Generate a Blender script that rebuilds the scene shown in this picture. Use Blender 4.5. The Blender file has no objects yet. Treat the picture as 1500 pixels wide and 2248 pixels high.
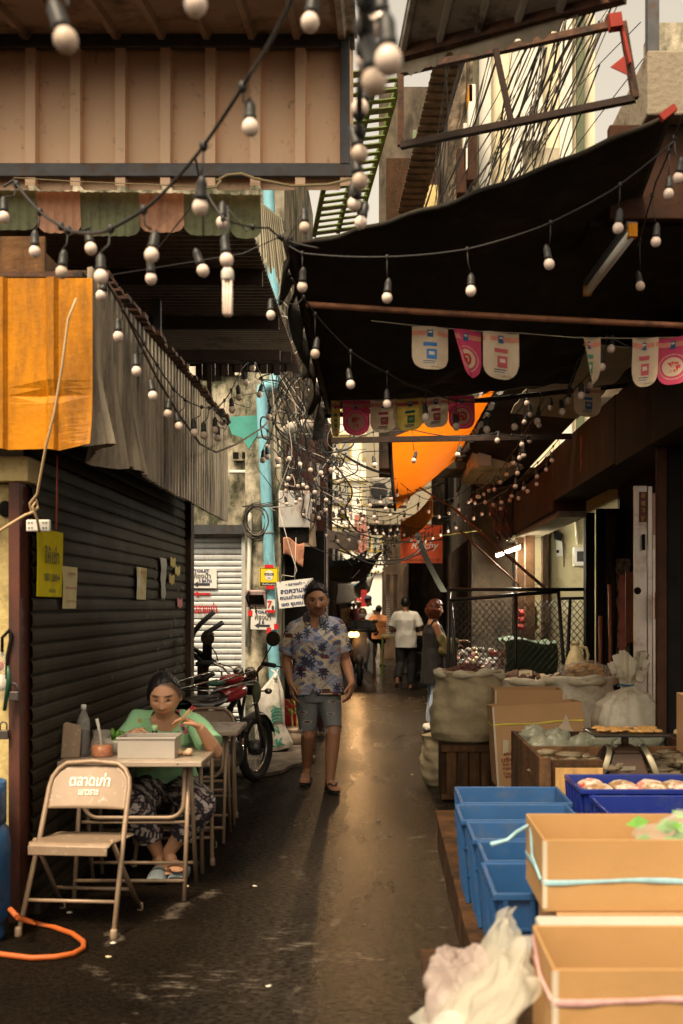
import bpy, math, random
import numpy as np
from mathutils import Vector, Matrix, noise as mnoise

sc = bpy.context.scene
COL = sc.collection
random.seed(7)
rad = math.radians

# ---------------------------------------------------------------- camera
F, CX, CY, EYE = 2400.0, 840.0, 1330.0, 1.525        # focal length in photo pixels, vanishing point, eye height
cam = bpy.data.cameras.new('camera')
cam_o = bpy.data.objects.new('camera', cam)
COL.objects.link(cam_o)
cam_o.location = (0, 0, EYE)
cam_o.rotation_euler = (rad(90), 0, 0)
cam.sensor_fit = 'VERTICAL'
cam.sensor_height = 36.0
cam.lens = 36.0 * F / 2248.0
cam.shift_x = -(CX - 750.0) / 2248.0
cam.shift_y = (CY - 1124.0) / 2248.0
cam.clip_start = 0.05
cam.clip_end = 600
cam.dof.use_dof = True
cam.dof.focus_distance = 9.2
cam.dof.aperture_fstop = 2.8
sc.camera = cam_o

# ---------------------------------------------------------------- daylight: bright overcast, soft sun from ahead of the viewer
SUN_EL, SUN_AZ = 58.0, 205.0            # azimuth clockwise from +Y
w = bpy.data.worlds.new('World')
sc.world = w
w.use_nodes = True
nt = w.node_tree
bg = nt.nodes['Background']
sky = nt.nodes.new('ShaderNodeTexSky')
sky.sky_type = 'NISHITA'
sky.sun_disc = False
sky.sun_elevation = rad(SUN_EL)
sky.sun_rotation = rad(SUN_AZ)
sky.air_density = 1.0
sky.dust_density = 4.0
sky.ozone_density = 1.0
hs = nt.nodes.new('ShaderNodeHueSaturation')      # cloud cover: takes the blue out
hs.inputs['Saturation'].default_value = 0.06
tint = nt.nodes.new('ShaderNodeMix')
tint.data_type = 'RGBA'
tint.blend_type = 'MULTIPLY'
tint.inputs[0].default_value = 1.0
tint.inputs[7].default_value = (1.0, 0.87, 0.68, 1)
nt.links.new(sky.outputs[0], hs.inputs['Color'])
nt.links.new(hs.outputs[0], tint.inputs[6])
nt.links.new(tint.outputs[2], bg.inputs[0])
bg.inputs[1].default_value = 0.145
sun_l = bpy.data.lights.new('sun', 'SUN')
sun_l.energy = 2.6
sun_l.angle = rad(14)
sun_l.color = (1.0, 0.80, 0.54)
sun_o = bpy.data.objects.new('sun', sun_l)
COL.objects.link(sun_o)
_d = Vector((math.sin(rad(SUN_AZ)) * math.cos(rad(SUN_EL)), math.cos(rad(SUN_AZ)) * math.cos(rad(SUN_EL)), math.sin(rad(SUN_EL))))
sun_o.rotation_euler = _d.to_track_quat('Z', 'Y').to_euler()
sc.view_settings.view_transform = 'Standard'
sc.view_settings.look = 'None'
sc.view_settings.exposure = 0.93
sc.view_settings.gamma = 1.0
sc.render.engine = 'CYCLES'
sc.cycles.use_denoising = True
sc.cycles.max_bounces = 8
sc.cycles.diffuse_bounces = 5
sc.cycles.glossy_bounces = 3
sc.cycles.transmission_bounces = 6
sc.cycles.transparent_max_bounces = 12
sc.cycles.caustics_reflective = False
sc.cycles.caustics_refractive = False
sc.cycles.sample_clamp_indirect = 4.0

# ---------------------------------------------------------------- helpers
def P(px, py, Y):
    """a point of the place from its picture position and its distance ahead of the viewer"""
    return Vector(((px - CX) * Y / F, Y, EYE - (py - CY) * Y / F))

def V(*a):
    return Vector(a)

def catenary(a, b, sag, n=12):
    a, b = Vector(a), Vector(b)
    return [a.lerp(b, i / n) - Vector((0, 0, sag * 4 * (i / n) * (1 - i / n))) for i in range(n + 1)]

def spline(cs, n):
    """smooth curve through control points"""
    out = []; N = len(cs)
    for i in range(N - 1):
        p0, p1, p2, p3 = cs[max(i - 1, 0)], cs[i], cs[i + 1], cs[min(i + 2, N - 1)]
        for k in range(n):
            t = k / n
            out.append(.5 * ((2 * p1) + (p2 - p0) * t + (2 * p0 - 5 * p1 + 4 * p2 - p3) * t * t + (3 * p1 - p0 - 3 * p2 + p3) * t ** 3))
    return out + [cs[-1]]

class MB:
    """collects shapes for one mesh object"""
    def __init__(s):
        s.v, s.f, s.m = [], [], []
        s.mi = 0
    def add(s, vs, fs):
        b = len(s.v)
        s.v += [Vector(q) for q in vs]
        for f in fs:
            s.f.append([b + i for i in f]); s.m.append(s.mi)
        return s
    def box(s, x0, x1, y0, y1, z0, z1, M=None):
        vs = [Vector((x, y, z)) for z in (z0, z1) for y in (y0, y1) for x in (x0, x1)]
        if M is not None: vs = [M @ q for q in vs]
        return s.add(vs, [(0, 2, 3, 1), (4, 5, 7, 6), (0, 1, 5, 4), (2, 6, 7, 3), (0, 4, 6, 2), (1, 3, 7, 5)])
    def bar(s, a, b, w, h=None, up=(0, 0, 1)):
        a, b = Vector(a), Vector(b); h = h or w
        d = (b - a); L = d.length; d.normalize()
        up = Vector(up)
        if abs(d.dot(up)) > .98: up = Vector((1, 0, 0))
        x = d.cross(up).normalized(); z = x.cross(d).normalized()
        vs = []
        for p in (a, b):
            for sx, sz in ((-1, -1), (1, -1), (1, 1), (-1, 1)):
                vs.append(p + x * sx * w / 2 + z * sz * h / 2)
        return s.add(vs, [(0, 1, 2, 3), (7, 6, 5, 4), (0, 4, 5, 1), (1, 5, 6, 2), (2, 6, 7, 3), (3, 7, 4, 0)])
    def tube(s, pts, r, n=8, closed=False, cap=True):
        pts = [Vector(p) for p in pts]; N = len(pts)
        rr = r if isinstance(r, (list, tuple)) else [r] * N
        t0 = (pts[1] - pts[0]).normalized()
        up = Vector((0, 0, 1)) if abs(t0.z) < .9 else Vector((1, 0, 0))
        x = t0.cross(up).normalized(); vs = []
        for i, p in enumerate(pts):
            if closed: t = pts[(i + 1) % N] - pts[i - 1]
            else: t = pts[min(i + 1, N - 1)] - pts[max(i - 1, 0)]
            if t.length < 1e-9: t = t0.copy()
            t.normalize()
            x = x - t * x.dot(t)
            if x.length < 1e-6: x = t.orthogonal()
            x.normalize(); y = t.cross(x)
            for k in range(n):
                a = 2 * math.pi * k / n
                vs.append(p + (x * math.cos(a) + y * math.sin(a)) * rr[i])
        fs = []
        for i in range(N if closed else N - 1):
            j = (i + 1) % N
            for k in range(n):
                l = (k + 1) % n
                fs.append((i * n + k, i * n + l, j * n + l, j * n + k))
        if not closed and cap:
            fs.append(tuple(range(n))[::-1]); fs.append(tuple((N - 1) * n + k for k in range(n)))
        return s.add(vs, fs)
    def lathe(s, prof, c=(0, 0, 0), n=20, M=None, wob=None):
        c = Vector(c); vs = []
        for r, z in prof:
            for k in range(n):
                a = 2 * math.pi * k / n
                q = Vector((r * math.cos(a), r * math.sin(a), z))
                if wob: q = wob(q)
                vs.append((M @ q if M is not None else q) + c)
        fs = []
        for i in range(len(prof) - 1):
            for k in range(n):
                l = (k + 1) % n
                fs.append((i * n + k, i * n + l, (i + 1) * n + l, (i + 1) * n + k))
        fs.append(tuple(range(n))[::-1]); fs.append(tuple((len(prof) - 1) * n + k for k in range(n)))
        return s.add(vs, fs)
    def ell(s, c, rx, ry, rz, n=14, m=8, M=None):
        prof = [(max(math.sin(math.pi * i / m), .02), -math.cos(math.pi * i / m)) for i in range(m + 1)]
        c = Vector(c); D = Matrix.Diagonal((rx, ry, rz)).to_3x3()
        if M is not None: D = M @ D
        return s.lathe(prof, c, n, D)
    def prism(s, poly, O, U, W, th):
        """flat outline (u,w) in the plane O+uU+wW, given the thickness th along U x W"""
        O, U, W = Vector(O), Vector(U).normalized(), Vector(W).normalized()
        nrm = U.cross(W).normalized(); n = len(poly)
        vs = [O + U * u + W * w_ for u, w_ in poly] + [O + U * u + W * w_ + nrm * th for u, w_ in poly]
        fs = [tuple(range(n))[::-1], tuple(range(n, 2 * n))]
        for i in range(n):
            j = (i + 1) % n
            fs.append((i, j, n + j, n + i))
        return s.add(vs, fs)
    def sheet(s, fn, nu, nv, th=0.0):
        """surface fn(u,v) sampled on a grid; th > 0 gives it a second side"""
        pts = [[Vector(fn(i / nu, j / nv)) for j in range(nv + 1)] for i in range(nu + 1)]
        W_ = nv + 1
        vs = [p for r in pts for p in r]
        fs = [(i * W_ + j, (i + 1) * W_ + j, (i + 1) * W_ + j + 1, i * W_ + j + 1) for i in range(nu) for j in range(nv)]
        if th:
            nn = []
            for i in range(nu + 1):
                for j in range(nv + 1):
                    a = pts[min(i + 1, nu)][j] - pts[max(i - 1, 0)][j]; b = pts[i][min(j + 1, nv)] - pts[i][max(j - 1, 0)]
                    q = a.cross(b)
                    nn.append(q.normalized() if q.length > 1e-12 else Vector((0, 0, 1)))
            L = len(vs)
            vs = vs + [p - q * th for p, q in zip(vs, nn)]
            fs = fs + [tuple(L + k for k in f[::-1]) for f in fs]
            ring = [i * W_ for i in range(nu + 1)] + [nu * W_ + j for j in range(1, nv + 1)] + [i * W_ + nv for i in range(nu - 1, -1, -1)] + [j for j in range(nv - 1, 0, -1)]
            for a, b in zip(ring, ring[1:] + ring[:1]):
                fs.append((b, a, L + a, L + b))
        return s.add(vs, fs)
    def mesh(s, name, mats, smooth=False):
        me = bpy.data.meshes.new(name)
        me.from_pydata([tuple(q) for q in s.v], [], s.f)
        for m in (mats if isinstance(mats, (list, tuple)) else [mats]): me.materials.append(m)
        if any(s.m): me.polygons.foreach_set('material_index', s.m)
        if smooth: me.polygons.foreach_set('use_smooth', [True] * len(me.polygons))
        me.update()
        return me
    def build(s, name, mats, parent=None, smooth=False, bev=0, sub=0, origin=None, auto=None):
        off = Vector((0, 0, 0)); q = parent
        while q is not None:
            off += q.location; q = q.parent
        if origin is not None and parent is None: off = Vector(origin)
        s.v = [p - off for p in s.v]
        me = s.mesh(name, mats, smooth)
        o = bpy.data.objects.new(name, me); COL.objects.link(o)
        if parent is not None: o.parent = parent
        elif origin is not None: o.location = origin
        if bev:
            b = o.modifiers.new('bevel', 'BEVEL'); b.width = bev; b.segments = 2; b.limit_method = 'ANGLE'; b.angle_limit = rad(40)
        if sub:
            b = o.modifiers.new('sub', 'SUBSURF'); b.levels = sub; b.render_levels = sub
        if smooth == 'auto' or auto:
            me.set_sharp_from_angle(angle=rad(auto or 40))
        return o

def tag(o, label=None, cat=None, group=None, kind=None):
    if label: o['label'] = label
    if cat: o['category'] = cat
    if group: o['group'] = group
    if kind: o['kind'] = kind
    return o

def thing(name, label, cat, loc=(0, 0, 0), group=None):
    o = bpy.data.objects.new(name, None); COL.objects.link(o)
    o.empty_display_size = .1
    o.location = loc
    return tag(o, label, cat, group)

def dup(o, parent=None, loc=None, rotz=None, label=None):
    c = o.copy(); COL.objects.link(c); c.parent = parent
    if loc is not None: c.location = loc
    if rotz is not None: c.rotation_euler = (0, 0, rotz)
    if label: c['label'] = label
    for ch in [k for k in o.children]: dup(ch, c)
    return c

# ---------------------------------------------------------------- materials
_mats = {}
def mat(name, col, rough=.6, metal=0., var=.25, scale=6., dirt=None, bump=0., bscale=40., spec=.5, streak=1., trans=0., alpha=1., sub=None, ior=1.45, rvar=0.):
    """mottled surface: col varies by var; dirt=(colour, amount 0..1, scale) lays a second, patchy colour over it; streak<1 stretches dirt downwards"""
    if name in _mats: return _mats[name]
    m = bpy.data.materials.new(name); m.use_nodes = True
    n = m.node_tree.nodes; L = m.node_tree.links
    b = n['Principled BSDF']
    tc = n.new('ShaderNodeTexCoord'); oi = n.new('ShaderNodeObjectInfo')
    ad = n.new('ShaderNodeVectorMath'); ad.operation = 'ADD'
    mu = n.new('ShaderNodeVectorMath'); mu.operation = 'SCALE'; mu.inputs[0].default_value = (13.1, 7.7, 5.3)
    L.new(oi.outputs['Random'], mu.inputs['Scale']); L.new(tc.outputs['Object'], ad.inputs[0]); L.new(mu.outputs[0], ad.inputs[1])
    nz = n.new('ShaderNodeTexNoise'); nz.inputs['Scale'].default_value = scale; nz.inputs['Detail'].default_value = 6; nz.inputs['Roughness'].default_value = .62
    L.new(ad.outputs[0], nz.inputs['Vector'])
    rp = n.new('ShaderNodeValToRGB')
    rp.color_ramp.elements[0].position = .3; rp.color_ramp.elements[1].position = .72
    lo, hi = 1 - var, 1 + var * .7
    rp.color_ramp.elements[0].color = (*[min(1, c * lo) for c in col], 1); rp.color_ramp.elements[1].color = (*[min(1, c * hi) for c in col], 1)
    L.new(nz.outputs['Fac'], rp.inputs[0])
    out = rp.outputs[0]
    if dirt:
        dc, am, ds = dirt
        mp = n.new('ShaderNodeMapping'); mp.inputs['Scale'].default_value = (1, 1, streak)
        L.new(ad.outputs[0], mp.inputs[0])
        n2 = n.new('ShaderNodeTexNoise'); n2.inputs['Scale'].default_value = ds; n2.inputs['Detail'].default_value = 8; n2.inputs['Roughness'].default_value = .7
        L.new(mp.outputs[0], n2.inputs['Vector'])
        r2 = n.new('ShaderNodeValToRGB'); c0 = .68 - .36 * am
        r2.color_ramp.elements[0].position = max(0, c0 - .07); r2.color_ramp.elements[1].position = min(1, c0 + .12)
        L.new(n2.outputs['Fac'], r2.inputs[0])
        mx = n.new('ShaderNodeMix'); mx.data_type = 'RGBA'; mx.inputs[7].default_value = (*dc, 1)
        L.new(r2.outputs[0], mx.inputs[0]); L.new(out, mx.inputs[6]); out = mx.outputs[2]
    L.new(out, b.inputs['Base Color'])
    b.inputs['Roughness'].default_value = rough
    if rvar:
        rr = n.new('ShaderNodeMapRange'); rr.inputs['To Min'].default_value = max(0.02, rough - rvar); rr.inputs['To Max'].default_value = min(1, rough + rvar)
        rr.inputs['From Min'].default_value = .3; rr.inputs['From Max'].default_value = .7
        L.new(nz.outputs['Fac'], rr.inputs['Value']); L.new(rr.outputs[0], b.inputs['Roughness'])
    b.inputs['Metallic'].default_value = metal
    b.inputs['Specular IOR Level'].default_value = spec
    b.inputs['IOR'].default_value = ior
    if trans: b.inputs['Transmission Weight'].default_value = trans
    if alpha < 1: b.inputs['Alpha'].default_value = alpha
    if bump:
        n3 = n.new('ShaderNodeTexNoise'); n3.inputs['Scale'].default_value = bscale; n3.inputs['Detail'].default_value = 5
        L.new(ad.outputs[0], n3.inputs['Vector'])
        bp = n.new('ShaderNodeBump'); bp.inputs['Strength'].default_value = bump; bp.inputs['Distance'].default_value = .02
        L.new(n3.outputs['Fac'], bp.inputs['Height']); L.new(bp.outputs[0], b.inputs['Normal'])
    _mats[name] = m
    return m

def translucent(name, col, mixf=.5, rough=.7, var=.2, scale=5.):
    """cloth or sheet that lets some daylight through"""
    if name in _mats: return _mats[name]
    m = mat(name, col, rough, var=var, scale=scale)
    n = m.node_tree.nodes; L = m.node_tree.links
    b = n['Principled BSDF']; o = n['Material Output']
    t = n.new('ShaderNodeBsdfTranslucent'); mx = n.new('ShaderNodeMixShader'); mx.inputs[0].default_value = mixf
    src = b.inputs['Base Color'].links[0].from_socket
    L.new(src, t.inputs['Color']); L.new(b.outputs[0], mx.inputs[1]); L.new(t.outputs[0], mx.inputs[2]); L.new(mx.outputs[0], o.inputs[0])
    return m

def emit(name, col, strength):
    if name in _mats: return _mats[name]
    m = bpy.data.materials.new(name); m.use_nodes = True
    b = m.node_tree.nodes['Principled BSDF']
    b.inputs['Base Color'].default_value = (*col, 1)
    b.inputs['Emission Color'].default_value = (*col, 1); b.inputs['Emission Strength'].default_value = strength
    _mats[name] = m
    return m

def film(name, col, alpha=.35, rough=.15):
    """thin clear plastic: part see-through, part glossy film, with creases"""
    if name in _mats: return _mats[name]
    m = mat(name, col, rough, var=.1, scale=9, bump=.5, bscale=22)
    n = m.node_tree.nodes; L = m.node_tree.links
    b = n['Principled BSDF']; o = n['Material Output']
    t = n.new('ShaderNodeBsdfTransparent'); mx = n.new('ShaderNodeMixShader'); mx.inputs[0].default_value = alpha
    tl = n.new('ShaderNodeBsdfTranslucent'); tl.inputs['Color'].default_value = (*col, 1); m2 = n.new('ShaderNodeMixShader'); m2.inputs[0].default_value = .45
    L.new(b.outputs[0], m2.inputs[1]); L.new(tl.outputs[0], m2.inputs[2])
    L.new(t.outputs[0], mx.inputs[1]); L.new(m2.outputs[0], mx.inputs[2]); L.new(mx.outputs[0], o.inputs[0])
    return m

def vmat(name, rough=.7, bump=0., bscale=60., spec=.4):
    """colour read from the mesh's own dye / paint attribute"""
    if name in _mats: return _mats[name]
    m = bpy.data.materials.new(name); m.use_nodes = True
    n = m.node_tree.nodes; L = m.node_tree.links; b = n['Principled BSDF']
    a = n.new('ShaderNodeAttribute'); a.attribute_name = 'Col'
    L.new(a.outputs['Color'], b.inputs['Base Color'])
    b.inputs['Roughness'].default_value = rough; b.inputs['Specular IOR Level'].default_value = spec
    if bump:
        tc = n.new('ShaderNodeTexCoord'); n3 = n.new('ShaderNodeTexNoise'); n3.inputs['Scale'].default_value = bscale; n3.inputs['Detail'].default_value = 4
        L.new(tc.outputs['Object'], n3.inputs['Vector'])
        bp = n.new('ShaderNodeBump'); bp.inputs['Strength'].default_value = bump; bp.inputs['Distance'].default_value = .015
        L.new(n3.outputs['Fac'], bp.inputs['Height']); L.new(bp.outputs[0], b.inputs['Normal'])
    _mats[name] = m
    return m

def setcol(me, fn):
    n = len(me.vertices); co = np.empty(n * 3); me.vertices.foreach_get('co', co); co = co.reshape(-1, 3)
    c = np.ones((n, 4)); c[:, :3] = fn(co)
    a = me.color_attributes.new('Col', 'FLOAT_COLOR', 'POINT'); a.data.foreach_set('color', c.ravel())

# ---------------------------------------------------------------- lettering
_tc = {}
def glyphs(body, bold=0.0):
    k = (body, bold)
    if k not in _tc:
        c = bpy.data.curves.new('t', 'FONT'); c.body = body; c.size = 1; c.align_x = 'CENTER'; c.resolution_u = 2; c.offset = bold
        o = bpy.data.objects.new('t', c); COL.objects.link(o)
        dg = bpy.context.evaluated_depsgraph_get(); dg.update()
        me = bpy.data.meshes.new_from_object(o.evaluated_get(dg))
        vs = [v.co.copy() for v in me.vertices]; fs = [list(p.vertices) for p in me.polygons]
        bpy.data.objects.remove(o); bpy.data.curves.remove(c); bpy.data.meshes.remove(me)
        if vs:
            x0 = min(v.x for v in vs); x1 = max(v.x for v in vs); y0 = min(v.y for v in vs); y1 = max(v.y for v in vs)
            vs = [Vector(((v.x - (x0 + x1) / 2), (v.y - (y0 + y1) / 2), 0)) for v in vs]
        else: x0 = x1 = y0 = y1 = 0
        _tc[k] = (vs, fs, max(x1 - x0, 1e-6), max(y1 - y0, 1e-6))
    return _tc[k]

def write(mb, body, C, U, W, width, height, bold=0.012, lift=.003):
    """letters fitted to width x height, centred at C on the surface spanned by U (reading direction) and W (up)"""
    vs, fs, w0, h0 = glyphs(body, bold)
    C, U, W = Vector(C), Vector(U).normalized(), Vector(W).normalized(); N = U.cross(W)
    mb.add([C + U * v.x * width / w0 + W * v.y * height / h0 + N * lift for v in vs], fs)
    return mb

def nz(p, s, o=0.):
    return mnoise.noise(Vector((p[0] * s + o, p[1] * s + o * 1.7, p[2] * s - o)))
XA, YA, ZA = V(1, 0, 0), V(0, 1, 0), V(0, 0, 1)
# ================================================================ THE SETTING
def corr(mb, O, U, W, lu, lw, pitch, amp, prof=(0, .1, .22, .42, .54), nv=1, deform=None, th=.002):
    """profiled metal sheet: ribs run along W, profile repeats along U"""
    O, U, W = Vector(O), Vector(U).normalized(), Vector(W).normalized(); N = U.cross(W).normalized()
    us = []; k = 0
    while k * pitch < lu:
        for a, h in zip(prof, (0, 0, 1, 1, 0)):
            q = k * pitch + a * pitch
            if q <= lu: us.append((q, h))
        k += 1
    us.append((lu, 0))
    vs = []; fs = []
    for q, h in us:
        for j in range(nv + 1):
            p = O + U * q + W * (lw * j / nv) + N * (h * amp)
            if deform: p = deform(p, q / lu, j / nv, N)
            vs.append(p)
    R = nv + 1; n = len(us)
    for i in range(n - 1):
        for j in range(nv):
            fs.append((i * R + j, (i + 1) * R + j, (i + 1) * R + j + 1, i * R + j + 1))
    mb.add(vs, fs)
    if th:
        L = len(vs)
        mb.add([p - N * th for p in vs], [f[::-1] for f in fs])
    return mb

# --- ground
def ground_mat():
    m = bpy.data.materials.new('wet_concrete'); m.use_nodes = True
    n = m.node_tree.nodes; L = m.node_tree.links; b = n['Principled BSDF']
    tc = n.new('ShaderNodeTexCoord')
    def noise(s, d=6, r=.6, vec=None):
        q = n.new('ShaderNodeTexNoise'); q.inputs['Scale'].default_value = s; q.inputs['Detail'].default_value = d; q.inputs['Roughness'].default_value = r
        L.new(vec or tc.outputs['Object'], q.inputs['Vector']); return q.outputs['Fac']
    def ramp(src, p0, c0, p1, c1):
        q = n.new('ShaderNodeValToRGB'); q.color_ramp.elements[0].position = p0; q.color_ramp.elements[0].color = (*c0, 1)
        q.color_ramp.elements[1].position = p1; q.color_ramp.elements[1].color = (*c1, 1); L.new(src, q.inputs[0]); return q.outputs[0]
    def mix(a, bb, f, blend='MIX'):
        q = n.new('ShaderNodeMix'); q.data_type = 'RGBA'; q.blend_type = blend
        for s_, v_ in ((0, f), (6, a), (7, bb)):
            if isinstance(v_, tuple): q.inputs[s_].default_value = (*v_, 1)
            elif isinstance(v_, (int, float)): q.inputs[s_].default_value = v_
            else: L.new(v_, q.inputs[s_])
        return q.outputs[2]
    c = ramp(noise(1.1, 9, .68), .32, (.006, .0042, .003), .70, (.024, .016, .0105))
    c = mix(c, ramp(noise(55, 3, .7), .35, (.45, .45, .45), .66, (1.35, 1.3, 1.25)), .8, 'MULTIPLY')
    c = mix(c, (.060, .043, .029), ramp(noise(230, 2, .6), .66, (0, 0, 0), .74, (.8, .8, .8)))       # pale grit
    # chalky scuffs: thin streaks along warped lines
    wv = n.new('ShaderNodeTexWave'); wv.inputs['Scale'].default_value = .42; wv.inputs['Distortion'].default_value = 9; wv.inputs['Detail'].default_value = 4; wv.inputs['Detail Scale'].default_value = 1.3
    L.new(tc.outputs['Object'], wv.inputs['Vector'])
    k = mix(ramp(wv.outputs['Fac'], .955, (0, 0, 0), .995, (1, 1, 1)), ramp(noise(3.5, 7, .75), .52, (0, 0, 0), .62, (1, 1, 1)), 1.0, 'MULTIPLY')
    c = mix(c, (.15, .12, .09), k)
    # two patches of dried chalky spill
    mps = n.new('ShaderNodeMapping'); mps.inputs['Rotation'].default_value = (0, 0, .5); mps.inputs['Scale'].default_value = (2.2, 7.5, 1); L.new(tc.outputs['Object'], mps.inputs[0])
    sn = noise(2.2, 10, .72, mps.outputs[0])
    for (cx_, cy_, rx_, ry_) in ((-.68, 4.42, .42, .30), (-.12, 4.72, .28, .14), (-.42, 5.0, .16, .42)):
        mk = n.new('ShaderNodeMapping'); mk.vector_type = 'TEXTURE'; mk.inputs['Location'].default_value = (cx_, cy_, 0); mk.inputs['Scale'].default_value = (rx_, ry_, 1); L.new(tc.outputs['Object'], mk.inputs[0])
        ln = n.new('ShaderNodeVectorMath'); ln.operation = 'LENGTH'; L.new(mk.outputs[0], ln.inputs[0])
        kk = mix(ramp(ln.outputs['Value'], .35, (1, 1, 1), 1.0, (0, 0, 0)), ramp(sn, .54, (0, 0, 0), .63, (1, 1, 1)), 1.0, 'MULTIPLY')
        c = mix(c, (.22, .18, .14), kk)
    # dark wet stains and oil
    c = mix(c, (.006, .0045, .0035), ramp(noise(.75, 8, .7), .56, (0, 0, 0), .70, (.85, .85, .85)))
    L.new(c, b.inputs['Base Color'])
    mp = n.new('ShaderNodeMapping'); mp.inputs['Scale'].default_value = (1.6, .5, 1); L.new(tc.outputs['Object'], mp.inputs[0])
    sx = n.new('ShaderNodeSeparateXYZ'); L.new(tc.outputs['Object'], sx.inputs[0])
    ra = ramp(noise(1.3, 7, .62, mp.outputs[0]), .36, (.18, .18, .18), .64, (.30, .30, .30))
    # the middle of the lane is worn smooth and wet
    mr = n.new('ShaderNodeMapRange'); mr.inputs['From Min'].default_value = -.9; mr.inputs['From Max'].default_value = -.2; L.new(sx.outputs['X'], mr.inputs['Value'])
    ra = mix((.6, .6, .6), ra, mr.outputs[0]); sp = mix((.10, .10, .10), (1, 1, 1), mr.outputs[0]); gm = n.new('ShaderNodeMapping'); gm.inputs['Scale'].default_value = (.6, 1.15, 1); L.new(tc.outputs['Object'], gm.inputs[0]); sp = mix(sp, ramp(noise(48, 5, .8, gm.outputs[0]), .44, (.10, .10, .10), .60, (1.5, 1.5, 1.5)), 1.0, 'MULTIPLY'); L.new(sp, b.inputs['Specular IOR Level']); b.inputs['Specular Tint'].default_value = (1, .84, .64, 1)  # specular noise puts in the glints, warm tint paints the golden sheen
    L.new(ra, b.inputs['Roughness'])
    bp = n.new('ShaderNodeBump'); bp.inputs['Strength'].default_value = 1.0; bp.inputs['Distance'].default_value = .06
    mh = n.new('ShaderNodeMapping'); mh.inputs['Scale'].default_value = (.55, 1.25, 1); L.new(tc.outputs['Object'], mh.inputs[0]); h = mix(noise(22, 6, .78, mh.outputs[0]), noise(62, 4, .7), .5)
    L.new(h, bp.inputs['Height']); L.new(bp.outputs[0], b.inputs['Normal'])
    return m
g = MB()
g.sheet(lambda u, v: (-40 + 80 * u, -20 + 200 * v, .006 * nz((u * 80, v * 200, 0), .5)), 80, 200)
tag(g.build('ground', ground_mat(), smooth=True), kind='structure')
m_apron = mat('old_pale_concrete', (.20, .165, .125), .8, var=.3, scale=5, dirt=((.05, .04, .032), .45, 3), bump=.5, bscale=30)
ap = MB()
edge = [(-1.72, 9.75), (-1.05, 9.72), (-.92, 9.9), (-.86, 10.25), (-.70, 10.5), (-.66, 10.9), (-.78, 11.1), (-.72, 11.6), (-.78, 12.4), (-1.08, 13), (-3.4, 13), (-3.4, 9.75)]
edge2 = []
for (a, b_) in zip(edge, edge[1:] + edge[:1]):
    for t in range(6):
        q = Vector(a).lerp(Vector(b_), t / 6); edge2.append((q.x + .025 * nz((q.x, q.y, 1), 7), q.y + .03 * nz((q.x, q.y, 4), 7)))
ap.prism(edge2, (0, 0, .004), XA, YA, .032)
tag(ap.build('pavement', m_apron), kind='structure')

# --- common structure materials
m_steel = mat('grey_steel', (.085, .085, .09), .5, .55, var=.25, scale=12, dirt=((.09, .045, .02), .28, 9))
m_rust = mat('rusty_steel', (.105, .045, .022), .75, .3, var=.4, scale=14, dirt=((.028, .018, .013), .45, 8), bump=.3)
m_darkrust = mat('dark_rust', (.035, .018, .012), .8, .2, var=.4, scale=10, bump=.2)
m_black = mat('black_grime_and_shade', (.010, .008, .007), .8, spec=.15, var=.4, scale=8)  # also paints the shade of gaps and recesses
m_brownboard = mat('brown_board', (.055, .032, .019), .75, spec=.15, var=.35, scale=5, dirt=((.018, .012, .009), .45, 3), bump=.15, streak=.3)
m_redboard = mat('red_brown_board', (.060, .025, .014), .75, spec=.15, var=.35, scale=5, dirt=((.03, .016, .01), .4, 3), bump=.15, streak=.3)
m_wood = mat('old_wood', (.15, .072, .028), .75, spec=.2, var=.45, scale=7, dirt=((.035, .021, .013), .5, 4), bump=.4, bscale=25, streak=.15)
m_darkwood = mat('dark_wood', (.070, .032, .012), .8, spec=.2, var=.4, scale=7, dirt=((.018, .012, .008), .5, 4), bump=.4, streak=.2)
m_moss = mat('mossy_concrete', (.52, .45, .33), .9, var=.35, scale=3.5, dirt=((.055, .058, .032), .62, 3.2), bump=.6, bscale=14, streak=.55)
m_plaster = mat('pale_plaster', (.46, .40, .29), .85, var=.2, scale=3, dirt=((.16, .13, .085), .35, 2.5), bump=.2, streak=.3)
m_cream = mat('cream_paint', (.80, .71, .50), .8, var=.12, scale=2, dirt=((.36, .30, .19), .28, 2.2), streak=.2)
m_white = mat('white_paint', (.72, .68, .60), .6, var=.1, scale=3, dirt=((.30, .25, .19), .25, 4), streak=.3)
m_beige = mat('beige_sheet', (.86, .58, .38), .55, .05, var=.08, scale=2.0, dirt=((.30, .20, .13), .06, 16), bump=.05)
m_greyroof = mat('grey_sheet', (.52, .48, .42), .45, .5, var=.2, scale=4, dirt=((.09, .06, .04), .3, 6))
m_fascia = mat('grey_brown_sheet', (.40, .32, .225), .6, .1, var=.22, scale=4, dirt=((.06, .044, .03), .40, 5), bump=.1, streak=.22)
m_yellow = mat('yellow_sheet', (.58, .215, .002), .6, spec=.2, var=.22, scale=3, dirt=((.24, .095, .012), .46, 5), streak=.22, bump=.15)
m_paleyel = mat('yellowed_plaster', (.55, .42, .17), .8, var=.25, scale=4, dirt=((.16, .10, .04), .4, 3), bump=.3)
m_shutter = mat('dark_shutter', (.031, .024, .0145), .7, .0, var=.3, scale=5, dirt=((.046, .034, .021), .28, 5), streak=.4, rvar=.1, spec=.16)
m_wshutter = mat('white_shutter', (.56, .57, .57), .5, .1, var=.08, scale=4, dirt=((.34, .31, .27), .22, 5), streak=.3)

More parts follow.
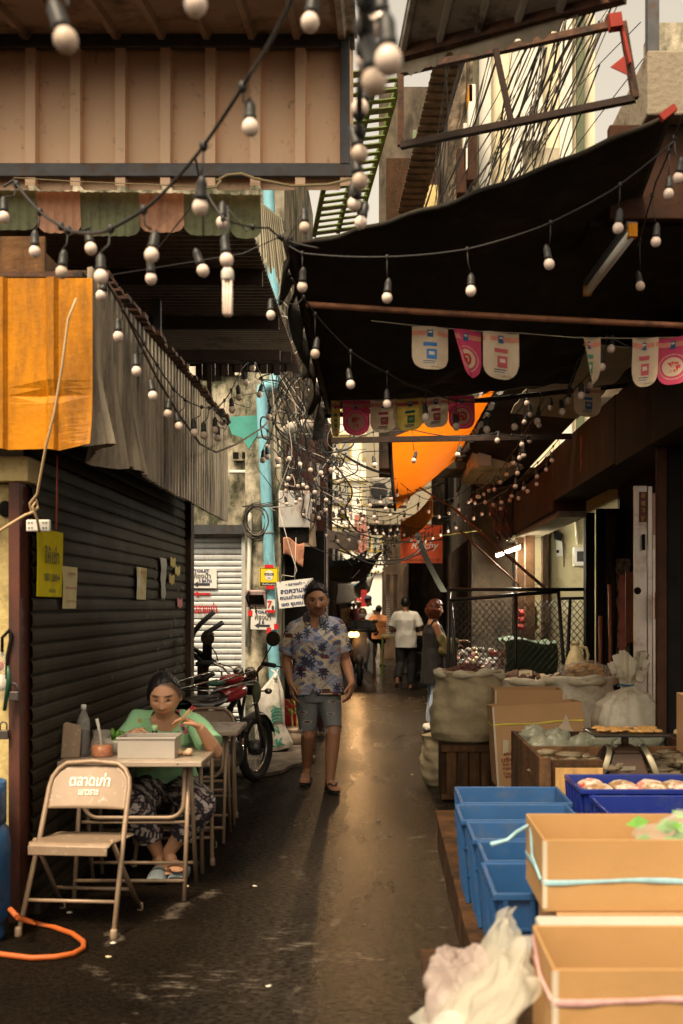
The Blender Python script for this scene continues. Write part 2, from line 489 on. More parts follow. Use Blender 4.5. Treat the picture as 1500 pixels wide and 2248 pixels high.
# --- left: shop with the dark roller shutter
SX = -1.72
ls = thing('shop_building', 'dark shop behind a long grey roller shutter along the lane, grey ribbed sheet above', 'building', (-1.8, 7.5, 0))
b = MB(); b.box(-5, SX - .06, 5.42, 9.70, 0, 2.9); b.box(-5, SX - .4, 5.1, 9.9, 2.9, 3.0)
b.build('wall', mat('shop_wall', (.10, .075, .05), .85, var=.3, dirt=((.03, .025, .02), .4, 3)), ls)
def slat_sheet(mb, O, U, L, z0, z1, pitch, d, N):
    """roller shutter: curved slats with a groove between, lying along U"""
    z = z0; rows = []
    prof = ((0, 0), (.06, -1), (.13, -1), (.18, 0), (.3, .35), (.6, .5), (.88, .3))
    while z < z1:
        for a, h in prof:
            if z + a * pitch <= z1: rows.append((z + a * pitch, h))
        z += pitch
    U = Vector(U); N = Vector(N); vs = []; fs = []
    cols = 9
    for zz, h in rows:
        for i in range(cols):
            q = Vector(O) + U * (L * i / (cols - 1)) + ZA * zz + N * (h * d)
            vs.append(q)
    for r in range(len(rows) - 1):
        for i in range(cols - 1):
            a = r * cols + i
            fs.append((a, a + 1, a + cols + 1, a + cols))
    mb.add(vs, fs); return mb
sm = MB(); slat_sheet(sm, (SX, 5.36, 0), YA, 4.18, .012, 2.86, .0775, .013, XA)
sh = sm.build('roller_shutter', m_shutter, ls)
bb = MB(); bb.box(SX - .02, SX + .03, 5.4, 9.5, 0, .05); bb.build('bottom_rail', m_shutter, sh)
jm = MB(); jm.box(SX - .05, SX + .05, 9.54, 9.70, 0, 2.9); jm.build('door_jamb', mat('peeling_jamb', (.085, .046, .024), .8, var=.4, dirt=((.018, .012, .01), .5, 6), bump=.3, streak=.4), ls, bev=.006)
so = MB(); so.box(SX, -1.38, 5.1, 9.6, 2.50, 2.53); so.build('soffit', m_black, ls)

def fascia_deform(p, u, v, N):
    k = math.exp(-((p.y - 5.35) / .35) ** 2) * max(0, 1 - v * 2.2)
    k2 = math.exp(-((p.y - 5.95) / .18) ** 2) * max(0, 1 - v * 2.6)
    q = p + N * (.09 * k * math.sin(p.y * 19) - .07 * k2) + ZA * (.05 * k * math.sin(p.y * 11 + 1) - .02 * k2)
    q.z += .012 * nz(p, 2.3) * (1 if v in (0, 1) else 0)
    return q
fm = MB()
corr(fm, (-1.35, 9.53, 2.255), -YA, ZA, 4.45, .845, .105, .026, (0, .12, .24, .5, .62), nv=14, deform=fascia_deform)
fo = fm.build('ribbed_fascia', m_fascia, ls)
rg = MB()
for i in range(34):
    y = 5.2 + i * .125
    rg.box(-1.52, -1.31 + .03 * random.random(), y, y + .085, 3.09 + .012 * random.random(), 3.115 + .01 * random.random())
rg.box(-3.6, -1.40, 5.1, 9.5, 3.06, 3.085)
rg.build('roof_edge', m_rust, ls)

# --- left near: yellow ribbed panel, yellowed door wall with a red post
yp = MB()
def yel_def(p, u, v, N):
    k = math.exp(-((p.x + 1.55) / .09) ** 2 - ((v - .33) / .035) ** 2)
    c = max(0, (u - .86) / .14) * max(0, 1 - v * 3)
    return p + V(0, .03 * k - .05 * c * c, .02 * c + .008 * math.sin(p.x * 31) * (v < .01))
corr(yp, (-2.75, 5.07, 2.245), XA, ZA, 1.405, .80, .235, .022, (0, .05, .12, .24, .31), nv=22, deform=yel_def)
tag(yp.build('metal_panel', m_yellow, origin=(-2, 5.07, 2.25)), 'bright yellow ribbed metal panel, dented near its lower corner', 'metal panel')
dw = thing('door_wall', 'yellowed plaster wall with a rust red post beside the blue gas cylinder', 'wall', (-2.2, 5.35, 0))
b = MB(); b.box(-3.2, -1.80, 5.32, 5.44, 0, 2.12); b.build('wall', m_paleyel, dw, bev=.004)
b = MB(); b.box(-3.2, -1.70, 5.24, 5.44, 2.123, 2.243); b.build('head_board', mat('yellowed_board', (.62, .47, .20), .75, var=.2, dirt=((.22, .07, .02), .22, 6), bump=.2), dw, bev=.005)
b = MB(); b.box(-1.797, -1.742, 5.25, 5.43, 0, 2.12); b.build('post', mat('red_oxide', (.095, .026, .014), .6, var=.3, dirt=((.03, .014, .01), .4, 5), streak=.3), dw, bev=.004)
b = MB(); b.tube([P(5, 1440, 5.27), P(5, 1400, 5.24), P(22, 1382, 5.24), P(26, 1392, 5.24), P(16, 1440, 5.24), P(15, 1490, 5.24)], .008); b.build('door_handle', m_black, dw, smooth=True)
b = MB()
b.ell(P(12, 1117, 5.31), .035, .012, .04); b.build('burnt_knot', m_black, dw, smooth=True)

# --- left top: gable sheet, its beams, and the roof rising towards it
cn = thing('canopy', 'beige ribbed metal canopy on dark steel beams, hung above the left of the lane', 'canopy', (-1, 5.6, 4.4))
gm = MB(); YG = 5.6
corr(gm, V(-2.75, YG, 3.655), XA, ZA, 2.60, .80, .228, .060, (0, .10, .12, .34, .36), nv=3)
gm.build('gable_sheet', m_beige, cn)
um = MB()
corr(um, V(-2.75, YG + .0, 4.43), XA, V(0, -1, -.174), 2.62, .72, .228, .03, (0, .03, .09, .22, .28), nv=1)
um.build('roof_sheet', mat('brown_grey_sheet', (.40, .30, .22), .55, .1, var=.15, scale=4, dirt=((.08, .055, .04), .3, 5)), cn)
for nm, z in (('beam', 4.385), ('beam', 3.73)):
    b = MB(); b.box(-2.8, -.14, YG - .07, YG - .03, z - .032, z + .036); b.build(nm, m_steel, cn, bev=.004)
b = MB(); b.box(-.215, -.165, YG - .075, YG - .02, 3.76, 4.9); b.build('frame_post', m_steel, cn, bev=.004)
vm = [mat('green_fibreglass', (.23, .25, .135), .6, var=.25, scale=7, dirt=((.12, .11, .07), .25, 9)), mat('pink_fibreglass', (.72, .40, .26), .6, var=.2, scale=7, dirt=((.42, .24, .15), .25, 9))]
for k, (x0, x1, c) in enumerate(((-30, 79, 0), (77, 174, 1), (172, 303, 0), (300, 400, 1), (398, 503, 0), (501, 570, 0))):
    b = MB(); A = P(x0, 422, 5.68); B = P(x1, 505 + 5 * (k % 3), 5.68)
    n = max(3, round((x1 - x0) / 20)); ht = A.z - B.z; W_ = B.x - A.x
    def fv(u, v, A=A + V(0, .012 * k, 0), W_=W_, ht=ht, n=n):
        r = .06; e = min(u, 1 - u) * W_
        cut = max(0, 1 - e / r); zz = -ht * v + (r * .6 * cut * cut if v > .8 else 0)
        return (A.x + W_ * u, A.y + .012 * abs(math.sin(math.pi * n * u)) + .03 * v, A.z + .012 + zz)
    b.sheet(fv, 40, 6, th=.003)
    b.build('valance_strip', vm[c], cn)

# --- left: dark flat roof behind the canopy
dr = thing('lean_to_roof', 'dark rusty corrugated lean-to roof seen from below, ragged at its far edge', 'roof', (-2, 7.6, 3.6))
rm = MB()
corr(rm, (-3.6, 6.0, 3.66), YA, XA, 3.25, 2.86, .075, .018, (0, .15, .3, .5, .65), nv=1)
rm.build('roof_sheet', mat('sooty_sheet', (.15, .11, .08), .5, .1, var=.35, dirt=((.05, .035, .025), .4, 6)), dr)
for y in (6.9, 8.0, 9.1):
    b = MB(); b.box(-3.6, -.76, y, y + .05, 3.55, 3.65); b.build('rafter', m_darkrust, dr)
rag = MB()
for i in range(30):
    x = -2.35 + i * .055
    h = .11 + .10 * random.random() + (.0 if i > 13 else (.10 if i in (4, 5, 6, 7, 8) else -.05))
    rag.box(x, x + .053, 9.24 + .01 * (i % 2), 9.255 + .01 * (i % 2), 3.62 - h, 3.66)
rag.build('ragged_edge', m_darkrust, dr)
b = MB(); b.bar(P(346, 745, 7.6), P(346, 640, 7.6), .05); b.build('post', m_steel, dr)
b = MB(); b.bar(P(460, 885, 9.2), P(460, 755, 9.2), .035); b.build('prop', m_darkrust, dr)
b = MB(); b.box(-2.6, -.70, 7.45, 7.5, 3.2, 3.27); b.build('tie_beam', m_darkrust, dr)
# wooden crate stored above the yellow panel
cr = MB()
cr.box(-2.6, -1.62, 5.25, 5.27, 3.06, 3.30); cr.box(-1.70, -1.66, 5.27, 5.9, 3.06, 3.27); cr.box(-2.6, -1.68, 5.88, 5.9, 3.06, 3.26)
tag(cr.build('wooden_crate', m_wood, origin=(-2.1, 5.5, 3.08), bev=.004), 'old wooden crate stored on top of the yellow metal panel', 'crate')
# pale pleated sheet hanging at the roof corner
ps = MB()
def fps(u, v):
    a = P(566 + 52 * u, 440 + 40 * u, 9.3); c = P(570 + 72 * u, 560 + 90 * u + 12 * math.sin(u * 25), 9.1)
    q = a.lerp(c, v); q.y += .03 * math.sin(u * 75); return q
ps.sheet(fps, 60, 6, th=.003)
tag(ps.build('pleated_awning', translucent('pale_pleats', (.55, .50, .38), .35), origin=P(600, 500, 9.2)), 'pale pleated plastic awning sheet hanging at the lean-to roof corner', 'awning')

# --- left: mossy house with the white shutter
mh = thing('mossy_house', 'mossy weathered concrete house with a white roller shutter behind the motorcycle', 'building', (-2.5, 12, 0))
b = MB()
b.sheet(lambda u, v: (-5 + 3.92 * u, 12.0 + .012 * nz((u * 4, v * 8, 2), 3), 7.6 * v), 40, 70)
b.box(-5, -1.08, 12.03, 17.0, 0, 7.6)
b.build('wall', m_moss, mh, smooth=False)
b = MB(); b.box(-5, -1.55, 11.96, 12.0, 4.05, 5.3); b.build('whitewashed_panel', mat('whitewash', (.78, .74, .62), .85, var=.12, scale=2, dirt=((.18, .16, .09), .32, 3), streak=.5), mh)
b = MB()
b.sheet(lambda u, v: (-1.47 + .38 * u, 11.70 + .014 * nz((u, v * 8, 5), 4), 5.6 * v), 10, 70)
b.box(-1.47, -1.09, 11.72, 12.0, 0, 5.6); b.build('pilaster', m_moss, mh)
b = MB(); slat_sheet(b, (-2.6, 11.93, 0), XA, 1.1, .03, 2.30, .064, .016, -YA); wsh = b.build('roller_shutter', m_wshutter, mh)
b = MB(); b.box(-2.6, -1.47, 11.80, 11.96, 2.30, 2.40); b.build('shutter_box', m_steel, mh)
b = MB(); b.box(-1.53, -1.475, 11.86, 11.96, 0, 2.30); b.build('guide_rail', m_wshutter, mh)
b = MB(); b.box(-1.69, -1.44, 11.85, 11.95, .02, .06); b.build('threshold', m_steel, mh)
# red paint on the white shutter
def swrite(body, px, py, wpx, hpx, Y, U=XA):
    pass
b = MB(); write(b, 'ตลาดเก่า', P(451, 1334, 11.91), XA, ZA, 52 * 11.9 / F, 24 * 11.9 / F, .03)
b.build('red_lettering', mat('red_spray', (.48, .018, .025), .6, var=.2, scale=20), mh)
b = MB(); c0 = P(422, 1304, 11.91)
b.prism([(0, 0), (.07, .03), (.07, .012), (.2, .012), (.2, -.012), (.07, -.012), (.07, -.03)], c0, XA, ZA, .002); b.build('red_arrow', _mats['red_spray'], mh)
b = MB(); b.box(*[P(418, 0, 11.9).x, P(426, 0, 11.9).x], 11.90, 11.905, P(0, 1388, 11.9).z, P(0, 1376, 11.9).z); b.build('red_patch', _mats['red_spray'], mh)
# vent hole blocks
for (x, y) in ((528, 993),):
    b = MB(); b.box(P(512, 0, 12).x, P(546, 0, 12).x, 11.955, 11.985, P(0, 1012, 12).z, P(0, 975, 12).z); b.build('vent_block', m_moss, mh)
    for i in (0, 1):
        b = MB(); q = P(519 + 20 * i, 1001, 12); b.box(q.x - .03, q.x + .03, 11.95, 11.953, q.z - .035, q.z + .035); b.build('vent_hole', m_black, mh)
# wall closing the recess between the two
tag(MB().box(-3.6, -3.45, 9.7, 12, 0, 4).build('side_wall', m_moss), 'grey wall closing the recess left of the white shutter', 'wall')

# --- left, further on
def house(name, label, x0, x1, y0, y1, z, m, floors=1, loc=None, parts=True, side=1):
    t = thing(name, label, 'building', ((x0 + x1) / 2, y0, 0))
    b = MB(); b.box(x0, x1, y0, y1, 0, z); b.build('wall', m, t, bev=.02)
    return t
m_dshop = mat('dark_shopfront', (.032, .022, .016), .75, spec=.15, var=.4, scale=3, dirt=((.075, .045, .025), .35, 3))
m_rustwall = mat('rust_red_cladding', (.10, .032, .02), .7, .1, var=.45, scale=3, dirt=((.03, .018, .014), .5, 2.5), bump=.3, streak=.3)
h1 = house('shophouse', 'dark narrow shophouse with rust red cladding past the blue drainpipe', -5, -1.10, 17.05, 24, 5.3, m_rustwall)
b = MB()
for i in range(6): b.box(-1.10, -1.07, 17.3 + i * 1.1, 18.2 + i * 1.1, .1, 2.5)
b.build('shopfront', m_dshop, h1)
for i in range(3):
    b = MB(); b.box(-1.09, -1.04, 17.6 + i * 2, 18.7 + i * 2, 3.6, 5.0); wf = b.build('window', m_darkwood, h1, bev=.01)
    b = MB(); b.box(-1.035, -1.03, 17.68 + i * 2, 18.62 + i * 2, 3.68, 4.92); b.build('pane', m_black, wf)
h2 = house('shophouse', 'shaded grey shophouse beyond the brown cloth awning', -6, -1.3, 24.05, 46, 3.2, mat('grey_render', (.23, .20, .16), .85, var=.3, dirt=((.07, .055, .04), .5, 2), streak=.4))
for i in range(6):
    b = MB(); b.box(-1.30, -1.25, 24.5 + i * 3.4, 27.2 + i * 3.4, .1, 2.6); b.build('shopfront', m_dshop, h2)
    b = MB(); b.box(-1.30, -1.24, 25 + i * 3.4, 26.3 + i * 3.4, 2.66, 3.1); wf = b.build('window', m_white, h2)
    b = MB(); b.box(-1.239, -1.235, 25.1 + i * 3.4, 26.2 + i * 3.4, 2.72, 3.04); b.build('pane', m_black, wf)
# --- the bright end of the lane
m_endwhite = mat('sunlit_white_render', (.83, .78, .68), .8, var=.06, scale=.6, dirt=((.6, .53, .42), .25, .5), streak=.3)
he = house('white_building', 'tall sunlit white building closing the far end of the lane', -9, 1.2, 62, 70, 15, m_endwhite)
for r in range(4):
    for c in range(5):
        b = MB(); x = -8.2 + c * 1.75; z = 4.6 + r * 2.6
        b.box(x, x + 1.15, 61.9, 62.0, z, z + 1.35); wf = b.build('window', mat('yellow_window', (.62, .45, .10), .5), he)
        b = MB(); b.box(x + .08, x + .52, 61.86, 61.9, z + .1, z + 1.25); b.box(x + .62, x + 1.07, 61.86, 61.9, z + .1, z + 1.25); b.build('pane', mat('dim_glass', (.32, .30, .25), .2), wf)
for r in range(5):
    b = MB(); b.box(-9, 1.2, 61.8, 62, 3.4 + 2.6 * r, 3.55 + 2.6 * r); b.build('floor_band', m_cream, he)
he2 = house('cream_house', 'cream house with balcony rails near the far end, right of the lane', .9, 8, 46, 56, 11, m_cream)
for r in range(3):
    b = MB(); b.box(.7, 1.0, 46, 56, 3.6 + r * 2.6, 3.7 + r * 2.6)
    for k in range(20): b.box(.7, .73, 46 + k * .5, 46.03 + k * .5, 3.7 + r * 2.6, 4.5 + r * 2.6)
    b.build('balcony', m_rust, he2)

# --- right, further on (the lane bends to the left)
def shop_row(name, label, x0, y0, y1, z, m, mf, n):
    t = house(name, label, x0, x0 + 5, y0, y1, z, m)
    st = (y1 - y0) / n
    for i in range(n):
        b = MB(); b.box(x0 - .03, x0, y0 + .1 + i * st, y0 + st * (i + 1) - .25, .05, 2.5)
        for k in range(8): b.box(x0 - .045, x0 - .03, y0 + .2 + i * st + k * st / 10, y0 + .24 + i * st + k * st / 10, .05, 2.5)
        b.build('shopfront', mf, t)
        b = MB(); b.box(x0 - .02, x0 + .02, y0 + .3 + i * st, y0 + .3 + i * st + .9, 3.5, 4.6); b.build('window', m_black, t)
    return t
sr1 = shop_row('shophouse', 'dark shophouse behind the orange shop sign', 1.30, 16.05, 23, 4.6, mat('brown_render', (.12, .085, .055), .85, var=.35, dirt=((.035, .025, .018), .5, 2), streak=.4), m_dshop, 4)
sr2 = shop_row('shophouse', 'old beige shophouse with slatted black shutters behind the orange shirt', .62, 23.05, 31, 7.5, mat('dull_brown_plaster', (.15, .115, .08), .85, var=.4, scale=2, dirt=((.05, .035, .025), .5, 2.5), streak=.4, spec=.15), m_dshop, 4)
sr3 = shop_row('shophouse', 'far weathered shophouse at the bend of the lane', .03, 31.05, 45, 4.7, mat('sooty_brown', (.055, .038, .026), .85, var=.5, scale=3, dirt=((.12, .075, .045), .4, 3), streak=.3, spec=.15), m_dshop, 5)
# slatted black shutter with pale slots
for i in (0, 1):
    b = MB(); x = P(847 + 14 * i, 0, 26).x
    for k in range(26): b.box(x, x + .085, 22.99, 23.02, .9 + k * .05, .93 + k * .05)
    tag(b.build('louvre_shutter', m_white, origin=(x, 23, .9)), ('pale narrow louvre shutter beside the dark doorway behind the orange shirt', 'second pale louvre shutter, next to the white shirted man')[i], 'shutter')

# --- right: cream building with pilasters, seen above the black tarpaulin
cb = thing('cream_building', 'tall cream building with pale pilasters behind the bundle of cables', 'building', (2, 14, 3.3))
b = MB(); b.box(1.15, 2.72, 14, 15.95, 3.3, 11.5); b.build('wall', m_cream, cb)
for x in (1.22, 1.62, 2.25):
    b = MB(); b.box(x, x + .16, 13.86, 14, 3.3, 11.5); b.build('pilaster', m_white, cb, bev=.01)
b = MB(); b.box(2.05, 2.75, 13.9, 14, 6.2, 7.35); b.box(1.4, 2.1, 13.93, 14, 5.0, 5.9); b.build('wall_panel', m_plaster, cb)
b = MB(); b.box(2.46, 2.56, 13.84, 13.9, 3.3, 11); b.build('drainpipe', mat('dull_green_paint', (.10, .115, .055), .6), cb)
b = MB(); b.box(1.75, 2.02, 13.80, 13.99, 7.4, 11.5); b.build('bay', m_white, cb)
# grubby brown column and the clutter on it
mc = thing('old_column', 'crumbling brown column with boards and cloth, left of the cream building', 'column', (.9, 13.7, 0))
b = MB(); b.sheet(lambda u, v: (.82 + .30 * u + .05 * nz((u, v * 9, 0), 2), 13.6 + .05 * nz((u * 2, v * 9, 3), 3), 3.5 + 5.7 * v), 8, 60); b.box(.82, 1.12, 13.66, 14, 3.5, 9.2)
b.build('shaft', mat('mouldy_brown', (.16, .12, .08), .95, var=.45, scale=6, dirt=((.03, .026, .018), .5, 4), bump=.6, bscale=12), mc)
for (x0, y0, x1, y1, mm, nm) in ((1003, 330, 1024, 428, m_redboard, 'red_board'), (1024, 300, 1046, 400, m_redboard, 'red_board'), (1017, 275, 1028, 380, m_white, 'white_strip'), (1028, 190, 1044, 285, m_white, 'white_strip'), (1026, 190, 1038, 230, m_yellow, 'yellow_cloth'),
                              (930, 410, 962, 470, m_paleyel, 'carton'), (906, 290, 945, 330, mat('faded_green_paint', (.16, .19, .10), .7), 'green_box'), (965, 260, 982, 275, m_wood, 'block')):
    b = MB(); a = P(x0, y1, 13.45); c = P(x1, y0, 13.45); b.box(a.x, c.x, 13.38, 13.58, a.z, c.z); b.build(nm, mm, mc, bev=.01)
ob = thing('old_upper_house', 'dark weathered upper house with shuttered windows left of the cream building', 'building', (.6, 15, 3.3))
b = MB(); b.box(-.05, 1.14, 14.9, 16.0, 3.4, 8.6); b.build('wall', mat('sooty_plaster', (.13, .10, .07), .9, var=.5, scale=3, dirt=((.03, .025, .018), .5, 3), streak=.4), ob)
for k, (x0, z0, x1, z1, mm) in enumerate(((.05, 6.6, .40, 7.6, m_darkwood), (.05, 5.2, .42, 6.2, m_black), (.50, 6.4, .78, 7.5, m_redboard), (.50, 4.9, .80, 6.0, m_darkwood))):
    b = MB(); b.box(x0, x1, 14.82, 14.9, z0, z1); b.build('shutter', mm, ob, bev=.01)
for z in (4.8, 6.35):
    b = MB(); b.box(-.05, 1.0, 14.5, 14.9, z, z + .06); b.build('ledge', m_moss, ob)
# brown soffit and louvre roof high over the lane
bs = MB(); corr(bs, P(872, 470, 13.2), (P(945, 170, 11) - P(872, 470, 13.2)), XA, 5.2, .30, .12, .03)
tag(bs.build('roof_soffit', mat('brown_sheet', (.16, .105, .055), .6, var=.3, dirt=((.05, .035, .02), .4, 5)), origin=P(900, 300, 12)), 'brown corrugated roof underside high above the lane beside the louvre roof', 'roof')
lv = thing('louvre_roof', 'green slatted roof high above the lane with sky between its slats', 'roof', (0, 12, 6.3))
m_green = mat('green_steel', (.17, .24, .04), .6, var=.3, dirt=((.06, .05, .03), .35, 6))
nL, nR, fL, fR = P(765, 165, 10.2), P(888, 150, 10.2), P(690, 525, 14.3), P(785, 512, 14.3)
b = MB(); bw = MB()
for i in range(22):
    t = i / 21; a = nL.lerp(fL, t); c = nR.lerp(fR, t)
    b.bar(a, c, .075 if i % 4 else .12, .012)
b.build('slat', m_green, lv)
for p, q in ((nR, fR), (nL, fL), (nL.lerp(nR, .55), fL.lerp(fR, .55))):
    b = MB(); b.bar(p + ZA * .06, q + ZA * .06, .05, .07); b.build('rail', m_green, lv)

# --- right: open shops under the long sign beam
rs = thing('market_shop', 'dark open market shop under a long brown sign beam, lit inside by tubes', 'building', (3, 9, 0))
BX = 1.75
m_beamdark = mat('black_brown_board', (.020, .015, .011), .7, spec=.15, var=.35, scale=4, dirt=((.07, .035, .018), .3, 4), bump=.15, streak=.3)
for (y0, y1, z0, z1, mm) in ((5.6, 8.22, 2.58, 3.11, m_beamdark), (8.24, 11.2, 2.60, 3.12, m_beamdark), (11.25, 14.6, 2.50, 3.0, m_redboard)):
    b = MB(); b.box(BX, BX + .35, y0, y1, z0, z1); b.build('sign_beam', mm, rs, bev=.008)
b = MB(); write(b, '招牌', V(BX - .004, 9.6, 2.86), -YA, ZA, .10, .34, .02); b.build('red_characters', mat('faded_red_paint', (.30, .055, .02), .7, var=.3, scale=30), rs)
b = MB(); b.box(BX + .1, 5, 5.5, 16, 3.13, 3.2); b.build('ceiling', m_darkwood, rs)
b = MB(); b.box(4.6, 4.75, 5.5, 16, 0, 3.12); b.box(2.7, 4.6, 12.45, 12.55, 0, 3.12); b.build('back_wall', mat('brown_plaster', (.14, .085, .05), .85, var=.3, dirt=((.05, .03, .02), .4, 2)), rs)
b = MB(); b.box(2.02, 4.6, 14.9, 15.0, 0, 3.12); b.build('partition', mat('cream_wall', (.62, .54, .32), .75, var=.08, scale=2, dirt=((.36, .29, .16), .25, 3)), rs)
b = MB(); b.box(1.9, 4.6, 15.9, 16.0, 0, 3.12); b.build('end_wall', m_dshop, rs)
b = MB(); b.box(2.16, 2.24, 14.75, 14.9, 0, 2.6); b.box(1.86, 1.98, 14.2, 14.35, 0, 2.6); b.build('door_post', m_darkwood, rs)
b = MB(); b.box(BX + .05, BX + .35, 11.25, 15.9, 2.44, 2.50); b.build('beam_soffit', mat('soffit_board', (.20, .155, .10), .5, var=.3, dirt=((.05, .04, .03), .4, 4)), rs)
for (x, y, wd, mm) in ((1.815, 7.22, .065, m_redboard), (1.885, 7.25, .10, m_black), (1.99, 7.25, .16, m_redboard), (2.30, 12.36, .10, m_black), (1.80, 14.62, .12, m_darkwood)):  # the near black strip paints the dark gap between two columns
    b = MB(); b.box(x, x + wd, y, y + (.06 if y < 8 else .16), 0, 2.58); b.build('column', mm, rs, bev=.008)
for (x0, x1, mm) in ((2.42, 2.50, m_black), (2.505, 2.62, m_beamdark), (2.625, 2.72, m_black), (2.725, 2.95, m_beamdark), (2.955, 3.2, m_darkwood)):
    b = MB(); b.box(x0, x1, 12.28 + .02 * random.random(), 12.4, 0, 2.62); b.build('folding_door', mm, rs, bev=.006)
b = MB(); b.sheet(lambda u, v: (2.62 + .14 * u + .03 * nz((u, v * 5, 1), 3), 12.2 + .03 * nz((u, v * 6, 7), 3), .7 + 1.35 * v), 6, 24, th=.02); b.build('peeled_plaster', mat('peeled', (.22, .17, .12), .9, var=.5, scale=9, dirt=((.03, .022, .016), .5, 6), bump=.6), rs)
b = MB(); b.box(1.9, 4.6, 5.5, 16, 0, .10); b.build('shop_floor', m_darkwood, rs)
# upper wall, ledge and awning ceiling over the near stall
up = thing('upper_wall', 'raw concrete upper wall above the near stall with a brown boarded eave', 'wall', (2, 5.4, 3.4))
b = MB(); b.box(1.26, 2.8, 5.2, 6.0, 3.86, 4.17); b.build('concrete_beam', mat('raw_concrete', (.30, .245, .175), .85, var=.25, scale=5, dirt=((.13, .09, .055), .35, 5), bump=.3), up, bev=.01)
b = MB(); b.box(1.10, 2.8, 5.3, 5.36, 3.40, 3.86); b.build('eave_board', m_redboard, up, bev=.008)
b = MB(); b.sheet(lambda u, v: (1.02 + 1.9 * u, 5.38 + 3.2 * v, 3.42 - .14 * v), 2, 2, th=.03); b.build('eave_ceiling', m_beamdark, up)
b = MB(); b.bar(P(1432, 120, 5.25), P(1432, -60, 5.25), .055, .055); b.build('post', m_steel, up)
b = MB(); b.bar(V(2.0, 7.6, 3.2), V(2.0, 7.6, 5.5), .3, .3); b.build('wall_pier', m_moss, up)
# ================================================================ OVERHEAD: tarpaulins, roofs, frames, bunting, cables
m_tarp = mat('black_tarpaulin', (.032, .028, .023), .85, spec=.12, var=.4, scale=2.5, dirt=((.060, .048, .034), .38, 2.2), bump=.8, bscale=9)
A_, B_, C_, D_ = P(634, 540, 5.4), P(1480, 243, 4.6), P(716, 905, 8.0), P(1258, 838, 8.0)
def ftarp(u, v):
    p = A_.lerp(B_, u).lerp(C_.lerp(D_, u), v)
    p.z -= .10 * math.sin(math.pi * v) * math.sin(math.pi * min(1, max(0, u))) + .05 * math.sin(math.pi * u) * (1 - v) - .032 * (.35 + .65 * min(1, v * 3)) * nz((u * 5, v * 6, 0), 2.0) - .004 * math.sin(u * 38 + 5 * v + 2 * math.sin(v * 6))
    return p
tp = thing('black_tarpaulin', 'large black tarpaulin slung across the lane, its front corner tied high', 'tarpaulin', A_.lerp(D_, .5))
b = MB(); b.sheet(ftarp, 60, 40, th=.004); b.build('cloth', m_tarp, tp, smooth=True)
b = MB(); b.tube([ftarp(i / 40, 0) - ZA * .012 for i in range(41)], .012, 6); b.build('front_hem', m_tarp, tp, smooth=True)
def frag(u, v):
    a = ftarp(0.0, u); h = .16 + .10 * nz((u * 14, 0, 0), 1.0) + .07 * math.sin(u * 31) + .14 * u
    return a + V(-.03 + .03 * math.sin(u * 40 + v * 3), .02 * math.sin(v * 6), -h * v + .03)
b = MB(); b.sheet(frag, 70, 6, th=.003); b.build('torn_edge', m_tarp, tp, smooth=True)
b = MB(); b.tube([P(630, 520, 5.35), P(640, 560, 5.5), P(662, 650, 6.0), P(690, 780, 6.8), P(722, 905, 7.9)], [.03, .028, .026, .024, .02], 8); b.build('rolled_side', mat('rolled_cloth', (.045, .038, .028), .85, var=.4, bump=.5), tp, smooth=True)
b = MB(); b.bar(P(1450, 260, 4.58), P(1482, 236, 4.58), .03); b.build('corner_tie', mat('red_cloth', (.34, .03, .016), .8, var=.25), tp)
b = MB(); b.tube([C_ + V(-.02, 0, -.03), D_ + V(.45, 0, -.02)], .018, 8); b.build('back_pole', m_darkrust, tp, smooth=True)

b = MB(); b.tube(catenary(P(672, 668, 5.55), P(1530, 716, 5.6), .006), .0155, 10)
tag(b.build('rusty_pipe', mat('pipe_rust', (.26, .105, .05), .6, .2, var=.3, scale=14, dirt=((.08, .035, .02), .35, 8)), origin=P(1080, 690, 5.6), smooth=True), 'rusty orange brown pipe spanning the lane below the black tarpaulin', 'pipe')
b = MB(); b.bar(P(728, 967, 9), P(1255, 958, 9), .035, .045)
tag(b.build('steel_bar', m_darkrust, origin=P(990, 963, 9)), 'dark steel bar spanning the lane in front of the orange tarpaulin', 'bar')

# rusty frame of a missing sign
fr = thing('sign_frame', 'empty rusty angle iron sign frame with red cloth scraps, hung under the upper roof', 'sign frame', P(1130, 180, 5))
q = [P(880, 158, 5.3), P(1367, 50, 4.9), P(1395, 216, 4.9), P(880, 320, 5.3)]
for i in range(4):
    b = MB(); b.bar(q[i], q[(i + 1) % 4], .034, .030); b.build('frame_bar', m_rust if i != 2 else m_darkrust, fr)
b = MB(); b.bar(P(1088, 108, 5.1), P(1122, 266, 5.1), .026); b.build('frame_bar', m_darkrust, fr)
b = MB(); b.bar(P(1337, 51, 4.86), P(1364, 47, 4.86), .055, .06); b.bar(P(1362, 45, 4.86), P(1383, 140, 4.86), .03, .012)
b.prism([(0, 0), (.062, .05), (.075, -.035)], P(1340, 148, 4.86), XA, ZA, .006)
b.build('cloth_scrap', _mats['red_cloth'], fr)

